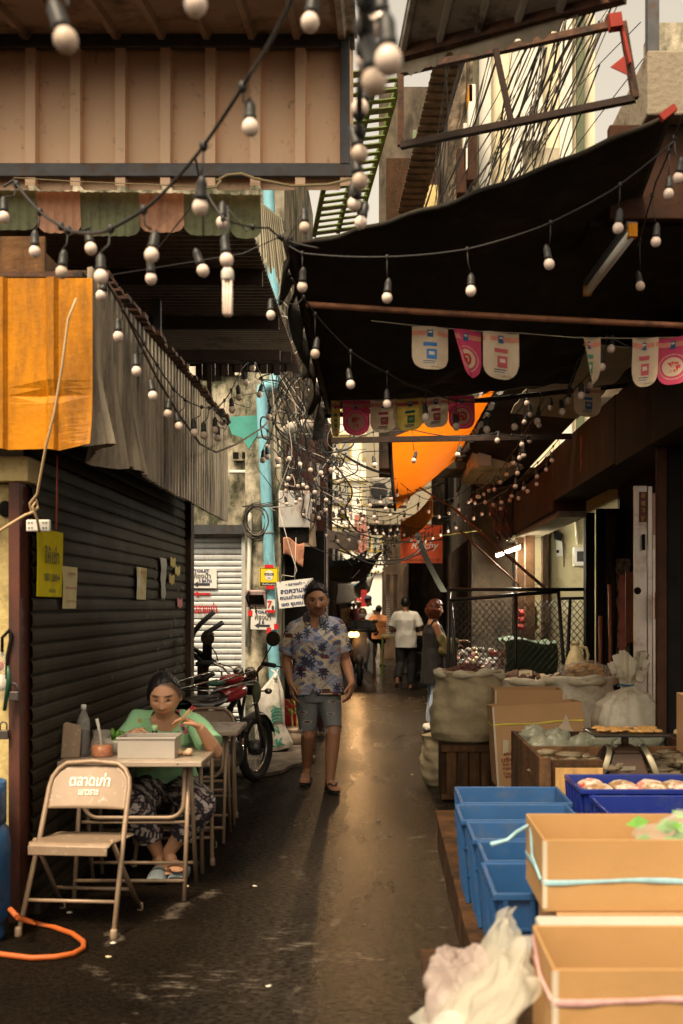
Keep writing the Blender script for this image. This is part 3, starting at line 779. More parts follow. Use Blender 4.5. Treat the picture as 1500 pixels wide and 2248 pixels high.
# upper right roof
r2 = thing('upper_roof', 'grey corrugated roof with a dark edge beam, above the empty sign frame', 'roof', P(1100, 60, 4.6))
eL, eR = P(872, 118, 5.1), P(1345, -18, 4.5)
b = MB(); corr(b, eL, eR - eL, V(.12, -1, .20), (eR - eL).length, 1.5, .20, .028, (0, .03, .10, .24, .30)); b.build('roof_sheet', m_greyroof, r2)
b = MB(); b.bar(eL + V(-.02, 0, -.015), eR + V(.05, 0, -.015), .05, .05); b.build('edge_beam', m_rust, r2)
b = MB()
def ffl(u, v):
    p = eL.lerp(eR, u * .86); return p + V(0, .02 + .02 * v, -.03 - v * (.055 + .07 * nz((u * 9, 0, 0), 1, 2) + .04 * nz((u * 26, 0, 0), 1, 5)))
b.sheet(ffl, 60, 2, th=.002); b.build('edge_flap', translucent('pale_film', (.6, .55, .46), .6), r2)

# orange tarpaulin further along
O1, O2, O3, O4 = P(856, 965, 10.2), P(1092, 852, 9.6), P(1000, 1010, 14.5), P(868, 1120, 17.5)
def forng(u, v):
    p = O1.lerp(O2, u).lerp(O4.lerp(O3, u), v); p.z -= .16 * math.sin(math.pi * v) * math.sin(math.pi * u) - .01 * nz((u * 4, v * 9, 0), 2)
    return p
ot = thing('orange_tarpaulin', 'glowing orange tarpaulin awning on a dark frame over the right of the lane', 'tarpaulin', O1)
b = MB(); b.sheet(forng, 24, 40, th=0); b.build('cloth', translucent('orange_tarp', (.80, .185, .005), .75, var=.12, scale=1.5), ot, smooth=True)
b = MB(); b.tube([O1, P(858, 1010, 11.2), P(864, 1080, 14), O4], .022, 6); b.tube([O2, O3], .02, 6); b.build('frame_pole', m_black, ot, smooth=True)
b = MB(); b.sheet(lambda u, v: P(880 + 70 * u, 1142 - 58 * u + 12 * math.sin(u * 3), 15 + 2.2 * (1 - u)) + V(.02 * v, .3 * v, -.28 * v), 14, 4, th=.003)
b.build('hanging_flap', translucent('orange_tarp_dull', (.55, .22, .02), .4), ot, smooth=True)
b = MB()
for i in range(40):
    p = O2.lerp(O3, random.random()) + V(.02 + .03 * random.random(), 0, -.03 + .05 * random.random())
    b.ell(p, .03 + .03 * random.random(), .09, .018, 8, 4)
b.build('bunched_plastic', film('dusty_film', (.6, .58, .55), .5, .3), ot, smooth=True)['kind'] = 'stuff'
# dark awning ceiling beyond, right of the orange tarp
b = MB(); b.sheet(lambda u, v: (.98 + .9 * u, 9.8 + 6.5 * v, 3.62 - .25 * u - .1 * v), 4, 4, th=.02)
tag(b.build('dark_awning', m_beamdark, origin=(1.4, 12, 3.5)), 'dark boarded awning between the orange tarpaulin and the sign beam', 'awning')
for k, (a, c, r) in enumerate((((1000, 1120, 13), (1195, 1290, 11.5), .016), ((1010, 1165, 14.5), (1140, 1285, 13.5), .012), ((905, 1060, 15), (1010, 1125, 13), .012))):
    b = MB(); b.tube([P(*a), P(*c)], r, 6)
    tag(b.build('awning_pole', m_rust, origin=P(*a), smooth=True), ('long rusty awning pole slanting down to the black mesh gate', 'thinner rusty pole below the long slanting awning pole', 'short rusty pole crossing beneath the orange tarpaulin')[k], 'pole')
b = MB(); b.bar(P(805, 1197, 20), P(1056, 1164, 14), .022, .01)
tag(b.build('yellow_strap', mat('yellow_green_strap', (.48, .46, .10), .5), origin=P(900, 1180, 17)), 'taut yellow green strap across the orange shop sign', 'strap')
b = MB(); b.sheet(lambda u, v: P(906 + 62 * v ** 1.4, 1150 + 150 * v, 18.0 - 3 * v) + V(.09 * u, 0, 0), 2, 14, th=.003)
tag(b.build('dark_strap', mat('grey_green_strap', (.06, .065, .05), .7), origin=P(930, 1220, 17)), 'loose dark green strap hanging in front of the orange shop sign', 'strap')

# far awnings in the lane
def awning(name, label, c4, m, sag, nu=16, nv=10, rip=.02):
    c4 = [P(*c) for c in c4]
    def f(u, v):
        p = c4[0].lerp(c4[1], u).lerp(c4[3].lerp(c4[2], u), v); p.z -= sag * 4 * u * (1 - u) + rip * nz((u * 7, v * 5, c4[0].x), 1.5); return p
    b = MB(); b.sheet(f, nu, nv, th=.004)
    return tag(b.build(name, m, origin=c4[0], smooth=True), label, 'awning')
awning('brown_awning', 'dull brown cloth awning hanging slack on the left of the lane', ((691, 1156, 15), (793, 1170, 16), (786, 1206, 16.6), (692, 1198, 15.2)), mat('brown_cloth', (.14, .095, .075), .8, var=.25, bump=.3), .02)
awning('blue_awning', 'dark blue cloth awning with bulbs in front of it, low over the far lane', ((716, 1228, 22), (808, 1205, 24), (800, 1238, 25), (722, 1250, 22)), mat('navy_cloth', (.035, .042, .09), .7, var=.3), .10)
awning('grey_awning', 'drooping grey green tarpaulin under the dark blue awning', ((713, 1242, 20), (842, 1208, 24), (806, 1268, 27), (716, 1270, 21)), mat('grey_green_cloth', (.075, .072, .05), .8, var=.3), .10)
awning('white_tarpaulin', 'sunlit white tarpaulin sagging over the far end of the lane', ((690, 1266, 28), (822, 1262, 38), (812, 1298, 36), (690, 1316, 26)), translucent('white_tarp', (.88, .84, .76), .8), .25)
awning('blue_tarpaulin', 'bright blue tarpaulin corner above the far stalls', ((776, 1288, 33), (806, 1252, 34), (806, 1272, 36), (780, 1296, 36)), mat('bright_blue_cloth', (.03, .20, .50), .6), .05)
awning('green_awning', 'striped green awning low over the far crowd', ((745, 1310, 40), (800, 1286, 40), (806, 1292, 46), (745, 1320, 46)), mat('green_cloth', (.20, .32, .22), .7, var=.5, scale=3), .1)
awning('lilac_awning', 'faded lilac awning behind the walking man', ((736, 1300, 36), (772, 1302, 38), (770, 1318, 38), (738, 1314, 36)), mat('lilac_cloth', (.34, .24, .28), .7), .05)

# ---------------------------------------------------------------- bunting
def m_flat(n_, c, v=.12): return translucent(n_, tuple(min(.9, q * 1.25) for q in c), .35, .75, v, 14)
FC = dict(cream=m_flat('flag_cream', (.60, .47, .33)), pink=m_flat('flag_pink', (.56, .055, .13)), yellow=m_flat('flag_yellow', (.62, .45, .10)), peach=m_flat('flag_peach', (.60, .25, .17)), blue=m_flat('flag_blue', (.03, .10, .22)), lblue=m_flat('flag_light_blue', (.05, .18, .42)), rose=m_flat('flag_rose', (.50, .10, .12)), green=m_flat('flag_green', (.09, .28, .17)), red=m_flat('flag_red', (.50, .03, .02)), ink=m_flat('flag_ink', (.06, .045, .04)), pale=m_flat('flag_pale', (.62, .55, .46)), acid=m_flat('flag_acid', (.62, .52, .02)))
def flag(root, p0, p1, h, base, main, fold=0, seed=0):
    """one tongue-shaped flag hanging from p0-p1, with its printed picture"""
    U = (p1 - p0); w_ = U.length; U.normalize(); N = V(0, -1, 0)
    rs_ = random.Random(seed)
    tw = rs_.uniform(-.12, .12)
    def surf(a, c, lift=0.):         # a across 0..1, c down 0..1
        bow = .012 * math.sin(3 * c + seed) * c + .010 * math.sin(a * 5 + seed)
        q = p0 + U * (a * w_) + V(0, -bow * 2 + .05 * c * tw * (a - .5) - lift, -c * h)
        if fold: 
            d = (1 - a) * .9 + c * .5 - .75
            if d > 0 and fold > 0: q += U * (d * w_ * .75) + V(0, -.05 * math.sin(min(d * 3, 1.6)), 0)
            d = a * .9 + c * .45 - .78
            if d > 0 and fold < 0: q -= U * (d * w_ * .8) + V(0, .05 * math.sin(min(d * 3, 1.6)), 0)
        return q
    def outline(a):                  # lower edge, rounded tongue
        e = min(a, 1 - a) / .42
        return 1 if e >= 1 else .72 + .28 * math.sqrt(max(0, 1 - (1 - e) ** 2))
    b = MB(); b.sheet(lambda u, v: surf(u, v * outline(u)), 18, 14, th=0)
    f = b.build('flag', FC[base], root, smooth=True)
    b = MB(); mats = []
    def patch(x0, x1, y0, y1, c, lf=.0025):
        if FC[c] not in mats: mats.append(FC[c])
        b.mi = mats.index(FC[c]); b.sheet(lambda u, v: surf(x0 + (x1 - x0) * u, y0 + (y1 - y0) * v, lf), 4, 3)
    patch(0, 1, .10, .20, 'peach' if base != 'yellow' else 'rose'); patch(.42, .58, .08, .24, 'blue', .004); patch(.45, .55, .11, .15, 'pale', .005)
    if main in ('zhai', 'je'):
        mats.append(FC['cream']); b.mi = len(mats) - 1
        cx, cy = .5, .62; R = .31
        ring = [surf(cx + R * math.cos(t) , cy + R * w_ / h * math.sin(t), .003) for t in [i * math.pi / 14 for i in range(28)]]
        b.add([surf(cx, cy, .003)] + ring, [(0, i + 1, (i + 1) % 28 + 1) for i in range(28)])
        for k in range(36):
            t = k * math.pi / 18; r0, r1 = .38, .42
            if -2.6 < math.atan2(math.sin(t), math.cos(t)) < -.5 or 1: 
                b.add([surf(cx + r_ * math.cos(t + o_), cy + r_ * w_ / h * math.sin(t + o_), .003) for r_, o_ in ((r0, -.05), (r0, .05), (r1, .05), (r1, -.05))], [(0, 1, 2, 3)])
        mats.append(FC['red']); b.mi = len(mats) - 1
        vs, fs, w0, h0 = glyphs('齋' if main == 'zhai' else 'เจ', .03)
        b.add([surf(cx + v.x / w0 * .36, cy - v.y / h0 * .36 * w_ / h, .005) for v in vs], fs)
    else:
        c = main
        patch(.31, .69, .36, .45, c); patch(.40, .68, .52, .76, c, .004); patch(.46, .62, .58, .66, 'pale', .005)
        patch(.29, .67, .78, .90, 'pale', .003); patch(.30, .66, .80, .82, 'ink', .0045); patch(.30, .62, .85, .865, 'ink', .0045)
        for k in range(5): patch(.52 + .06 * k, .57 + .06 * k, .935 - .012 * (k % 2), .945 - .012 * (k % 2), 'ink')
    g_ = b.build('print', mats, f)
def bunting(label, Y, pts, flags, dpt=None):
    t = thing('bunting', label, 'bunting', P(pts[0][0], pts[0][1], Y), 'market bunting')
    b = MB(); b.tube([P(x, y, Y) for x, y in pts], .0022, 5); b.build('cord', mat('pale_twine', (.42, .36, .26), .8), t)
    for i, (x0, y0, x1, y1, hh, base, main, fold) in enumerate(flags):
        flag(t, P(x0, y0, Y - .004), P(x1, y1, Y - .004), hh * Y / F, base, main, fold, i + int(Y))
bunting('bunting of tongue shaped flags hung just below the rusty pipe', 5.7, [(815, 704), (905, 714), (1060, 728), (1140, 731), (1260, 741), (1400, 743), (1520, 739)],
        [(905, 714, 984, 722, 96, 'cream', 'lblue', 0), (987, 722, 1057, 728, 106, 'pink', 'je', 1), (1060, 728, 1140, 731, 102, 'cream', 'rose', 0), (1272, 741, 1318, 741, 100, 'cream', 'green', 1),
         (1388, 743, 1444, 742, 104, 'cream', 'rose', 0), (1443, 742, 1512, 739, 104, 'pink', 'zhai', 0)])
bunting('second bunting, flags along the back edge of the black tarpaulin', 7.7, [(728, 880), (870, 877), (1045, 868), (1150, 850), (1256, 848), (1330, 848)],
        [(727, 880, 747, 880, 78, 'yellow', 'green', 0), (753, 880, 812, 879, 74, 'pink', 'zhai', 0), (813, 879, 871, 877, 70, 'cream', 'rose', 0), (872, 877, 929, 874, 70, 'yellow', 'green', 0), (930, 874, 984, 871, 68, 'cream', 'rose', 0), (985, 871, 1043, 868, 74, 'pink', 'je', 0), (1259, 849, 1320, 849, 66, 'cream', 'lblue', 0)])
# ---------------------------------------------------------------- overhead cables
m_cable = mat('black_cable', (.018, .016, .015), .5, var=.3)
m_wcable = mat('white_cable', (.55, .50, .42), .6, var=.2)
rc = random.Random(11)
for i in range(54):
    x0 = rc.uniform(1180, 1420); y0 = rc.uniform(-60, 160); Y0 = rc.uniform(5.2, 6.2)
    x1 = rc.gauss(960, 70); y1 = rc.uniform(560, 800); Y1 = rc.uniform(12.5, 13.4)
    if i % 3 == 0: x0 = rc.uniform(960, 1250); y0 = rc.uniform(-40, 60); x1 = rc.gauss(900, 60); y1 = rc.uniform(560, 820)
    b = MB(); pa, pb = P(x0, y0, Y0), P(x1, y1, Y1)
    pts = catenary(pa, pb, rc.uniform(.03, .55), 6)
    for k in range(1, 6): pts[k] += V(.05 * rc.gauss(0, 1), 0, .05 * rc.gauss(0, 1))
    pts = spline(pts, 5)
    wh = i % 6 == 1
    b.tube(pts, rc.choice((.0025, .003, .0035, .005, .007)), 5)
    tag(b.build('overhead_cable', m_wcable if wh else m_cable, origin=pa, smooth=True), 'pale cable slanting through the cable bundle over the lane' if wh else 'thin black cable in the bundle slanting over the lane', 'cable', 'pale overhead cables' if wh else 'black overhead cables')
for i in range(60):        # tangle by the pillar and over the middle of the lane
    x0 = rc.uniform(590, 700); y0 = rc.uniform(560, 960); Y0 = rc.uniform(9.6, 11.6)
    x1 = x0 + rc.uniform(-60, 170); y1 = y0 + rc.uniform(60, 330); Y1 = Y0 + rc.uniform(0, 1.5)
    b = MB(); pts = catenary(P(x0, y0, Y0), P(x1, y1, Y1), rc.uniform(.05, .6), 6)
    for k in range(1, 6): pts[k] += V(.10 * rc.gauss(0, 1), 0, .07 * rc.gauss(0, 1))
    pts = spline(pts, 6)
    wh = i % 5 == 0
    b.tube(pts, rc.choice((.0035, .0045)) if wh else rc.choice((.004, .005, .008)), 5)
    tag(b.build('tangled_cable', m_wcable if wh else m_cable, origin=pts[0], smooth=True), 'pale loose cable tangled in front of the mossy house' if wh else 'black loose cable tangled in front of the mossy house', 'cable', 'pale tangled cables' if wh else 'black tangled cables')
for i in range(22):        # far across the lane
    x0 = rc.uniform(690, 740); y0 = rc.uniform(980, 1200); Y0 = rc.uniform(14, 24)
    x1 = rc.uniform(850, 1000); y1 = y0 + rc.uniform(-40, 60)
    b = MB(); pts = catenary(P(x0, y0, Y0), P(x1, y1, Y0 + rc.uniform(-1, 1)), rc.uniform(.05, .4), 12)
    b.tube(pts, rc.choice((.006, .008, .012)), 5)
    tag(b.build('far_cable', m_cable, origin=pts[0], smooth=True), 'black cable sagging across the far part of the lane', 'cable', 'black cables across the far lane')
# ================================================================ LEFT SIDE OBJECTS
m_tan = mat('tan_painted_steel', (.29, .20, .13), .45, .15, var=.14, scale=7, dirt=((.16, .085, .045), .22, 14))
m_tanseat = mat('tan_seat_steel', (.275, .19, .125), .42, .1, var=.14, scale=6, dirt=((.58, .50, .40), .12, 30))
m_whitepaint = mat('white_stencil', (.72, .68, .60), .7, var=.2, scale=60)
def folding_chair(name, label, group, lettered):
    t = thing(name, label, 'chair', (0, 0, 0), group)
    def side(z):            # frame side line, foot to top
        return -.22 + .36 * z / .76
    b = MB()
    pts = [V(-.225, side(0), .012), V(-.205, side(.42), .42), V(-.200, side(.62), .62)]
    for k in range(9):
        a = math.pi - k * math.pi / 8
        c = .115
        x = (-.085 if k <= 4 else .085) + c * math.cos(a) if k != 4 else 0
        z = .64 + .12 * math.sin(a)
        if k == 4: x = 0
        pts.append(V(x, side(z), z))
    pts += [V(.200, side(.62), .62), V(.205, side(.42), .42), V(.225, side(0), .012)]
    b.tube(pts, .0125, 10); b.build('back_frame', m_tan, t, smooth=True)
    for s_ in (-1, 1):
        b = MB(); b.tube([V(s_ * .185, -.13, .43), V(s_ * .19, .06, .22), V(s_ * .20, .25, .012)], .0115, 10); lg = b.build('leg', m_tan, t, smooth=True)
        b = MB(); b.lathe([(.014, 0), (.016, .006), (.015, .035), (.012, .04)], (s_ * .20, .255, 0), 10); b.build('foot_cap', m_tanseat, lg, smooth=True)
    for x, y in ((-.226, side(0)), (.226, side(0))):
        b = MB(); b.lathe([(.015, 0), (.018, .006), (.0165, .04), (.013, .046)], (x, y, 0), 10)
        b.build('foot_cap', m_tanseat, t, smooth=True)
    b = MB(); b.tube([V(-.22, side(.15), .15), V(.22, side(.15), .15)], .009, 8); b.build('stretcher', m_tan, t, smooth=True)
    b = MB(); b.tube([V(-.195, .14, .135), V(.195, .14, .135)], .009, 8); b.build('stretcher', m_tan, t, smooth=True)
    def fs(u, v):
        x = (u - .5) * 2; hw = .198
        y = -.20 + .39 * v; z = .415 + .012 * math.cos(v * 3.1) - .010 * (1 - x * x) * math.sin(math.pi * v) + (.0 if v > .06 else -.03 * (1 - v / .06)) 
        k = 1 - .10 * max(0, (abs(v - .5) - .42) / .08) ** 2
        return V(x * hw * k, y, z)
    b = MB(); b.sheet(fs, 22, 26, th=.010); b.box(-.188, .188, -.206, -.196, .372, .418)
    b.build('seat', m_tanseat, t, smooth='auto', bev=.006)
    def fb(u, v):
        x = (u - .5) * 2; top = .742 if abs(x) < .55 else .742 - .085 * ((abs(x) - .55) / .45) ** 2.2
        z = .545 + (top - .545) * v
        return V(x * .192, side(z) + .020 * (1 - x * x) - .002, z)
    b = MB(); b.sheet(fb, 26, 14, th=.004); bk = b.build('backrest', m_tanseat, t, smooth=True)
    if lettered:
        b = MB()
        for body, cz, wd, hh in (('ตลาดเก่า', .675, .205, .062), ('เยาวราช', .617, .10, .026)):
            vs, fc, w0, h0 = glyphs(body, .028)
            q = []
            for v in vs:
                x = v.x * wd / w0; z = cz + v.y * hh / h0 - .0
                u = x / .192
                q.append(V(x - .005, side(z) + .020 * (1 - u * u) - .0062, z))
            b.add(q, fc)
        b.build('lettering', m_whitepaint, bk)
    return t
chairs = 'tan folding chairs at the tables'
ch = folding_chair('folding_chair', 'tan steel folding chair with white Thai lettering, empty, facing the viewer', chairs, True)
ch.location = (-1.435, 5.24, 0); ch.rotation_euler = (0, 0, rad(-5))
ch2 = folding_chair('folding_chair', 'tan folding chair the woman in the green shirt sits on', chairs, False)
ch3 = dup(ch2, None, (-1.30, 8.05, 0), rad(6), 'tan folding chair behind the second table, beside the motorcycle')
ch2.location = (-1.24, 6.62, 0); ch2.rotation_euler = (0, 0, rad(4))

m_tabletop = mat('tan_tabletop', (.37, .285, .215), .28, .0, var=.12, scale=4, dirt=((.24, .17, .12), .3, 6), rvar=.1)
def folding_table(label):
    t = thing('folding_table', label, 'table', (0, 0, 0), 'tan folding tables')
    b = MB(); b.box(-.375, .375, -.295, .295, .690, .72); b.build('tabletop', m_tabletop, t, bev=.006)
    b = MB()
    for x in (-.3, -.05, .25): b.ell(V(x, -.2955, .705), .004, .002, .004, 8, 4)
    for y in (-.15, .1): b.ell(V(.3755, y, .705), .002, .004, .004, 8, 4)
    b.build('rivet', m_steel, t)
    for s_ in (-1, 1):
        for (ya, yb) in ((-.16, -.30), (-.12, .07), (.20, .27)):
            b = MB(); b.tube([V(s_ * .285, ya, .69), V(s_ * .285, yb, .0)], .012, 10); b.build('leg', m_tan, t, smooth=True)
    for (y, z) in ((-.285, .10), (.05, .115), (.265, .25)):
        b = MB(); b.tube([V(-.285, y, z), V(.285, y, z)], .010, 8); b.build('stretcher', m_tan, t, smooth=True)
    b = MB(); pts = [V(-.27, -.20, .69), V(-.265, -.2, .50)]
    for k in range(6): a = math.pi + k * math.pi / 10; pts.append(V(-.185 + .08 * math.cos(a), -.2, .49 + .08 * math.sin(a)))
    pts += [V(-q.x, q.y, q.z) for q in pts[::-1]]
    b.tube(pts, .0115, 10); b.build('brace', m_tan, t, smooth=True)
    b = MB(); b.tube([V(-.28, -.19, .385), V(.28, -.19, .385)], .010, 8); b.build('stretcher', m_tan, t, smooth=True)
    return t
t1 = folding_table('tan folding table laid for a meal, nearest the viewer')
t2 = dup(t1, None, (-1.31, 7.30, 0), rad(1), 'empty tan folding table behind the seated woman')
t1.location = (-1.31, 5.95, 0)

# --- on the near table (top at z = .72)
TZ = .7205
m_clearp = film('clear_plastic', (.75, .72, .66), .28, .1)
bt = thing('sauce_bottle', 'tall clear bottle half full of dark soy sauce on the near table', 'bottle', P(184, 1648, 5.86))
L0 = V(P(184, 1648, 5.86).x, 5.86, TZ)
b = MB(); b.lathe([(.030, 0), (.034, .01), (.034, .10), (.031, .12), (.034, .14), (.033, .19), (.020, .225), (.012, .24), (.012, .252)], L0, 18); b.build('body', m_clearp, bt, smooth=True)
b = MB(); b.lathe([(.028, .003), (.031, .012), (.031, .10), (.029, .12), (.031, .14)], L0, 18); b.build('sauce', mat('soy', (.012, .007, .005), .15), bt, smooth=True)
b = MB(); b.lathe([(.014, .25), (.0145, .272), (.012, .276)], L0, 14); b.build('cap', m_white, bt, smooth=True)
b = MB()
lm = [mat('label_green', (.10, .42, .08), .5), mat('label_yellow', (.62, .52, .06), .5)]
for k, (z0, z1, c) in enumerate(((.02, .035, 1), (.035, .09, 0), (.09, .12, 1))):
    b.mi = c; b.sheet(lambda u, v: L0 + V(.0346 * math.sin(-1.9 + 1.3 * u), -.0346 * math.cos(-1.9 + 1.3 * u), z0 + (z1 - z0) * v), 8, 1)
b.build('label', lm, bt)
jr = thing('sauce_jar', 'clear jar of orange chilli sauce with a white spoon on the near table', 'jar', (0, 0, 0))
L1 = V(P(224, 1648, 5.84).x, 5.84, TZ); jr.location = L1
b = MB(); b.lathe([(.052, 0), (.057, .01), (.057, .085), (.047, .10), (.045, .135), (.048, .14)], L1, 20); b.build('glass', m_clearp, jr, smooth=True)
b = MB(); b.lathe([(.050, .003), (.054, .012), (.054, .062)], L1, 20); b.build('sauce', mat('chilli_sauce', (.50, .10, .012), .25, var=.5, scale=70, dirt=((.65, .28, .04), .4, 60)), jr, smooth=True)
b = MB(); b.tube([L1 + V(.0, -.01, .05), L1 + V(-.01, 0, .12), L1 + V(-.03, .01, .20)], [.005, .007, .009], 8); b.build('spoon', m_white, jr, smooth=True)
bw = thing('vegetable_bowl', 'white bowl of green vegetables beside the plastic box', 'bowl', (0, 0, 0))
L2 = V(P(256, 1640, 5.98).x, 5.98, TZ); bw.location = L2
b = MB(); b.lathe([(.035, 0), (.05, .02), (.062, .06), (.066, .075), (.06, .07)], L2, 20); b.build('bowl', m_white, bw, smooth=True)
b = MB(); r_ = random.Random(3)
for i in range(14):
    b.ell(L2 + V(r_.uniform(-.035, .035), r_.uniform(-.03, .03), .075 + r_.uniform(0, .04)), .024, .016, .014, 8, 5, Matrix.Rotation(r_.uniform(0, 3), 3, 'Y'))
b.build('greens', mat('green_leaf', (.10, .24, .03), .5, var=.4, scale=30), bw, smooth=True)
bx = thing('plastic_box', 'translucent plastic food box standing on the near table', 'box', (0, 0, 0))
L3 = V(P(328, 1650, 5.83).x, 5.85, TZ); bx.location = L3
m_frost = translucent('frosted_plastic', (.62, .56, .49), .35, .3, .08)
b = MB()
for (x0, x1, y0, y1) in ((-.15, .15, -.10, -.097), (-.15, .15, .097, .10), (-.15, -.147, -.097, .097), (.147, .15, -.097, .097)):
    b.box(L3.x + x0, L3.x + x1, L3.y + y0, L3.y + y1, TZ + .003, TZ + .11)
b.box(L3.x - .15, L3.x + .15, L3.y - .1, L3.y + .1, TZ, TZ + .003); b.build('tub', m_frost, bx, bev=.002)
b = MB(); b.box(L3.x - .157, L3.x + .157, L3.y - .107, L3.y - .098, TZ + .103, TZ + .113); b.box(L3.x - .157, L3.x + .157, L3.y + .098, L3.y + .107, TZ + .103, TZ + .113)
b.box(L3.x - .157, L3.x - .148, L3.y - .098, L3.y + .098, TZ + .103, TZ + .113); b.box(L3.x + .148, L3.x + .157, L3.y - .098, L3.y + .098, TZ + .103, TZ + .113); b.build('rim', m_frost, bx, bev=.002)
b = MB(); b.ell(L3 + V(-.06, .01, .035), .07, .06, .034); b.ell(L3 + V(.03, .02, .035), .05, .05, .034); b.build('food', mat('noodle', (.55, .40, .22), .6, var=.3, scale=30), bx, smooth=True)
sb = thing('small_bottle', 'small bottle with a pale green cap behind the plastic box', 'bottle', (0, 0, 0))
L4 = V(P(340, 1600, 5.99).x, 5.99, TZ); sb.location = L4
b = MB(); b.lathe([(.016, 0), (.017, .01), (.017, .11), (.013, .122)], L4, 14); b.build('body', mat('brown_glass', (.03, .02, .01), .15), sb, smooth=True)
b = MB(); b.lathe([(.016, .120), (.016, .15), (.014, .152)], L4, 14); b.build('cap', mat('pale_green_plastic', (.42, .66, .34), .4), sb, smooth=True)
b = MB(); L5 = V(P(152, 1660, 5.74).x, 5.78, TZ)
b.prism([(-.055, 0), (.045, 0), (.045, .155), (.03, .172), (-.04, .192), (-.055, .18)], L5, V(1, .55, 0), V(.06, .05, 1), -.012)
tag(b.build('standing_panel', m_tanseat, origin=L5, bev=.006), 'tan plastic panel standing on edge at the corner of the near table', 'panel')
fd = MB(); L6 = V(P(402, 1640, 5.86).x, 5.86, TZ + .015)
for i in range(7): fd.ell(L6 + V(r_.uniform(-.03, .04), r_.uniform(-.02, .02), r_.uniform(-.005, .012)), .02, .018, .014, 10, 6)
tag(fd.build('food_scraps', mat('dough', (.62, .42, .26), .6, var=.25), origin=L6, smooth=True), 'heap of pale food scraps at the right end of the plastic box', 'food')

# --- gas cylinder, hose
gc = thing('gas_cylinder', 'blue gas cylinder with an orange hose at the foot of the yellowed wall', 'gas cylinder', (-1.872, 5.0, 0))
m_blue = mat('blue_enamel', (.015, .075, .19), .4, .1, var=.25, scale=5, dirt=((.03, .03, .035), .3, 7))
G0 = V(-1.872, 5.0, 0)
b = MB(); b.lathe([(.10, .045), (.155, .09), (.165, .13), (.165, .44), (.155, .50), (.12, .55), (.06, .575), (.02, .58)], G0, 28); b.build('body', m_blue, gc, smooth=True)
b = MB(); b.lathe([(.135, 0), (.14, .02), (.13, .075), (.12, .08)], G0, 28); b.build('foot_ring', m_blue, gc, smooth=True)
b = MB(); b.sheet(lambda u, v: G0 + V(.145 * math.cos(u * 4.9 - 1.4), .145 * math.sin(u * 4.9 - 1.4), .53 + .19 * v), 30, 3, th=.004); b.build('collar', m_blue, gc, smooth=True)
b = MB(); b.lathe([(.025, .57), (.025, .68), (.04, .69), (.04, .72), (.015, .73)], G0, 14); b.build('valve', mat('valve_blue', (.06, .06, .30), .4), gc, smooth=True)
b = MB(); write(b, '16.2', G0 + V(.095, -.122, .60), V(.8, .6, 0), ZA, .055, .028, .03); b.build('lettering', m_white, gc)
b = MB(); hp = [P(30, 2005, 5.0), P(50, 2018, 4.98), P(110, 2030, 0), P(160, 2050, 0), P(187, 2075, 0), P(170, 2092, 0), P(120, 2105, 0), P(60, 2108, 0), P(-30, 2095, 0), P(-120, 2085, 0)]
def onground(px, py, h=.014):
    Y = F * (EYE - h) / (py - CY); return P(px, py, Y)
hp = [P(22, 1996, 4.9), P(40, 2014, 4.86)] + [onground(x, y) for x, y in ((75, 2026), (120, 2036), (160, 2050), (184, 2068), (183, 2082), (160, 2094), (120, 2101), (70, 2103), (10, 2096), (-60, 2084))]
b.tube(hp, .0125, 10); tag(b.build('gas_hose', mat('orange_rubber', (.40, .085, .012), .6, var=.15), origin=hp[4], smooth=True), 'orange rubber gas hose curling across the ground from the blue cylinder', 'hose')

# --- things hung on the door wall
pk = thing('padlock', 'grey padlock hanging on the red post', 'padlock', P(31, 1520, 5.2))
b = MB(); c = P(31, 1528, 5.21); b.box(c.x - .024, c.x + .024, c.y - .01, c.y + .01, c.z - .022, c.z + .022); b.build('body', mat('dull_brass', (.12, .10, .085), .4, .7), pk, bev=.004)
b = MB(); b.tube([c + V(-.016, 0, .02)] + [c + V(-.016 * math.cos(a), 0, .045 + .016 * math.sin(a)) for a in [k * math.pi / 6 for k in range(7)]] + [c + V(.016, 0, .02)], .004, 8); b.build('shackle', m_steel, pk, smooth=True)
pk2 = dup(pk, None, P(8, 1605, 5.22), 0, 'small black padlock hanging low on the yellowed wall')
kb = thing('hanging_bag', 'small clear bag of red and white oddments hanging on the yellowed wall', 'bag', P(4, 1480, 5.26))
c = P(4, 1485, 5.26); b = MB(); b.ell(c, .05, .03, .12, 14, 10); b.build('film', m_clearp, kb, smooth=True)
b = MB(); b.ell(c + V(0, -.008, -.03), .034, .018, .04); b.build('white_packet', m_white, kb, smooth=True)
b = MB(); b.ell(c + V(-.01, -.012, .05), .025, .012, .025); b.build('red_packet', _mats['red_cloth'], kb, smooth=True)
b = MB(); b.tube([P(18, 1462, 5.2), P(20, 1490, 5.2), P(10, 1560, 5.2)], [.006, .012, .009], 8)
tag(b.build('screwdriver', mat('bottle_green', (.012, .06, .03), .35), origin=P(18, 1490, 5.2), smooth=True), 'dark green handled screwdriver hanging beside the grey padlock', 'screwdriver')
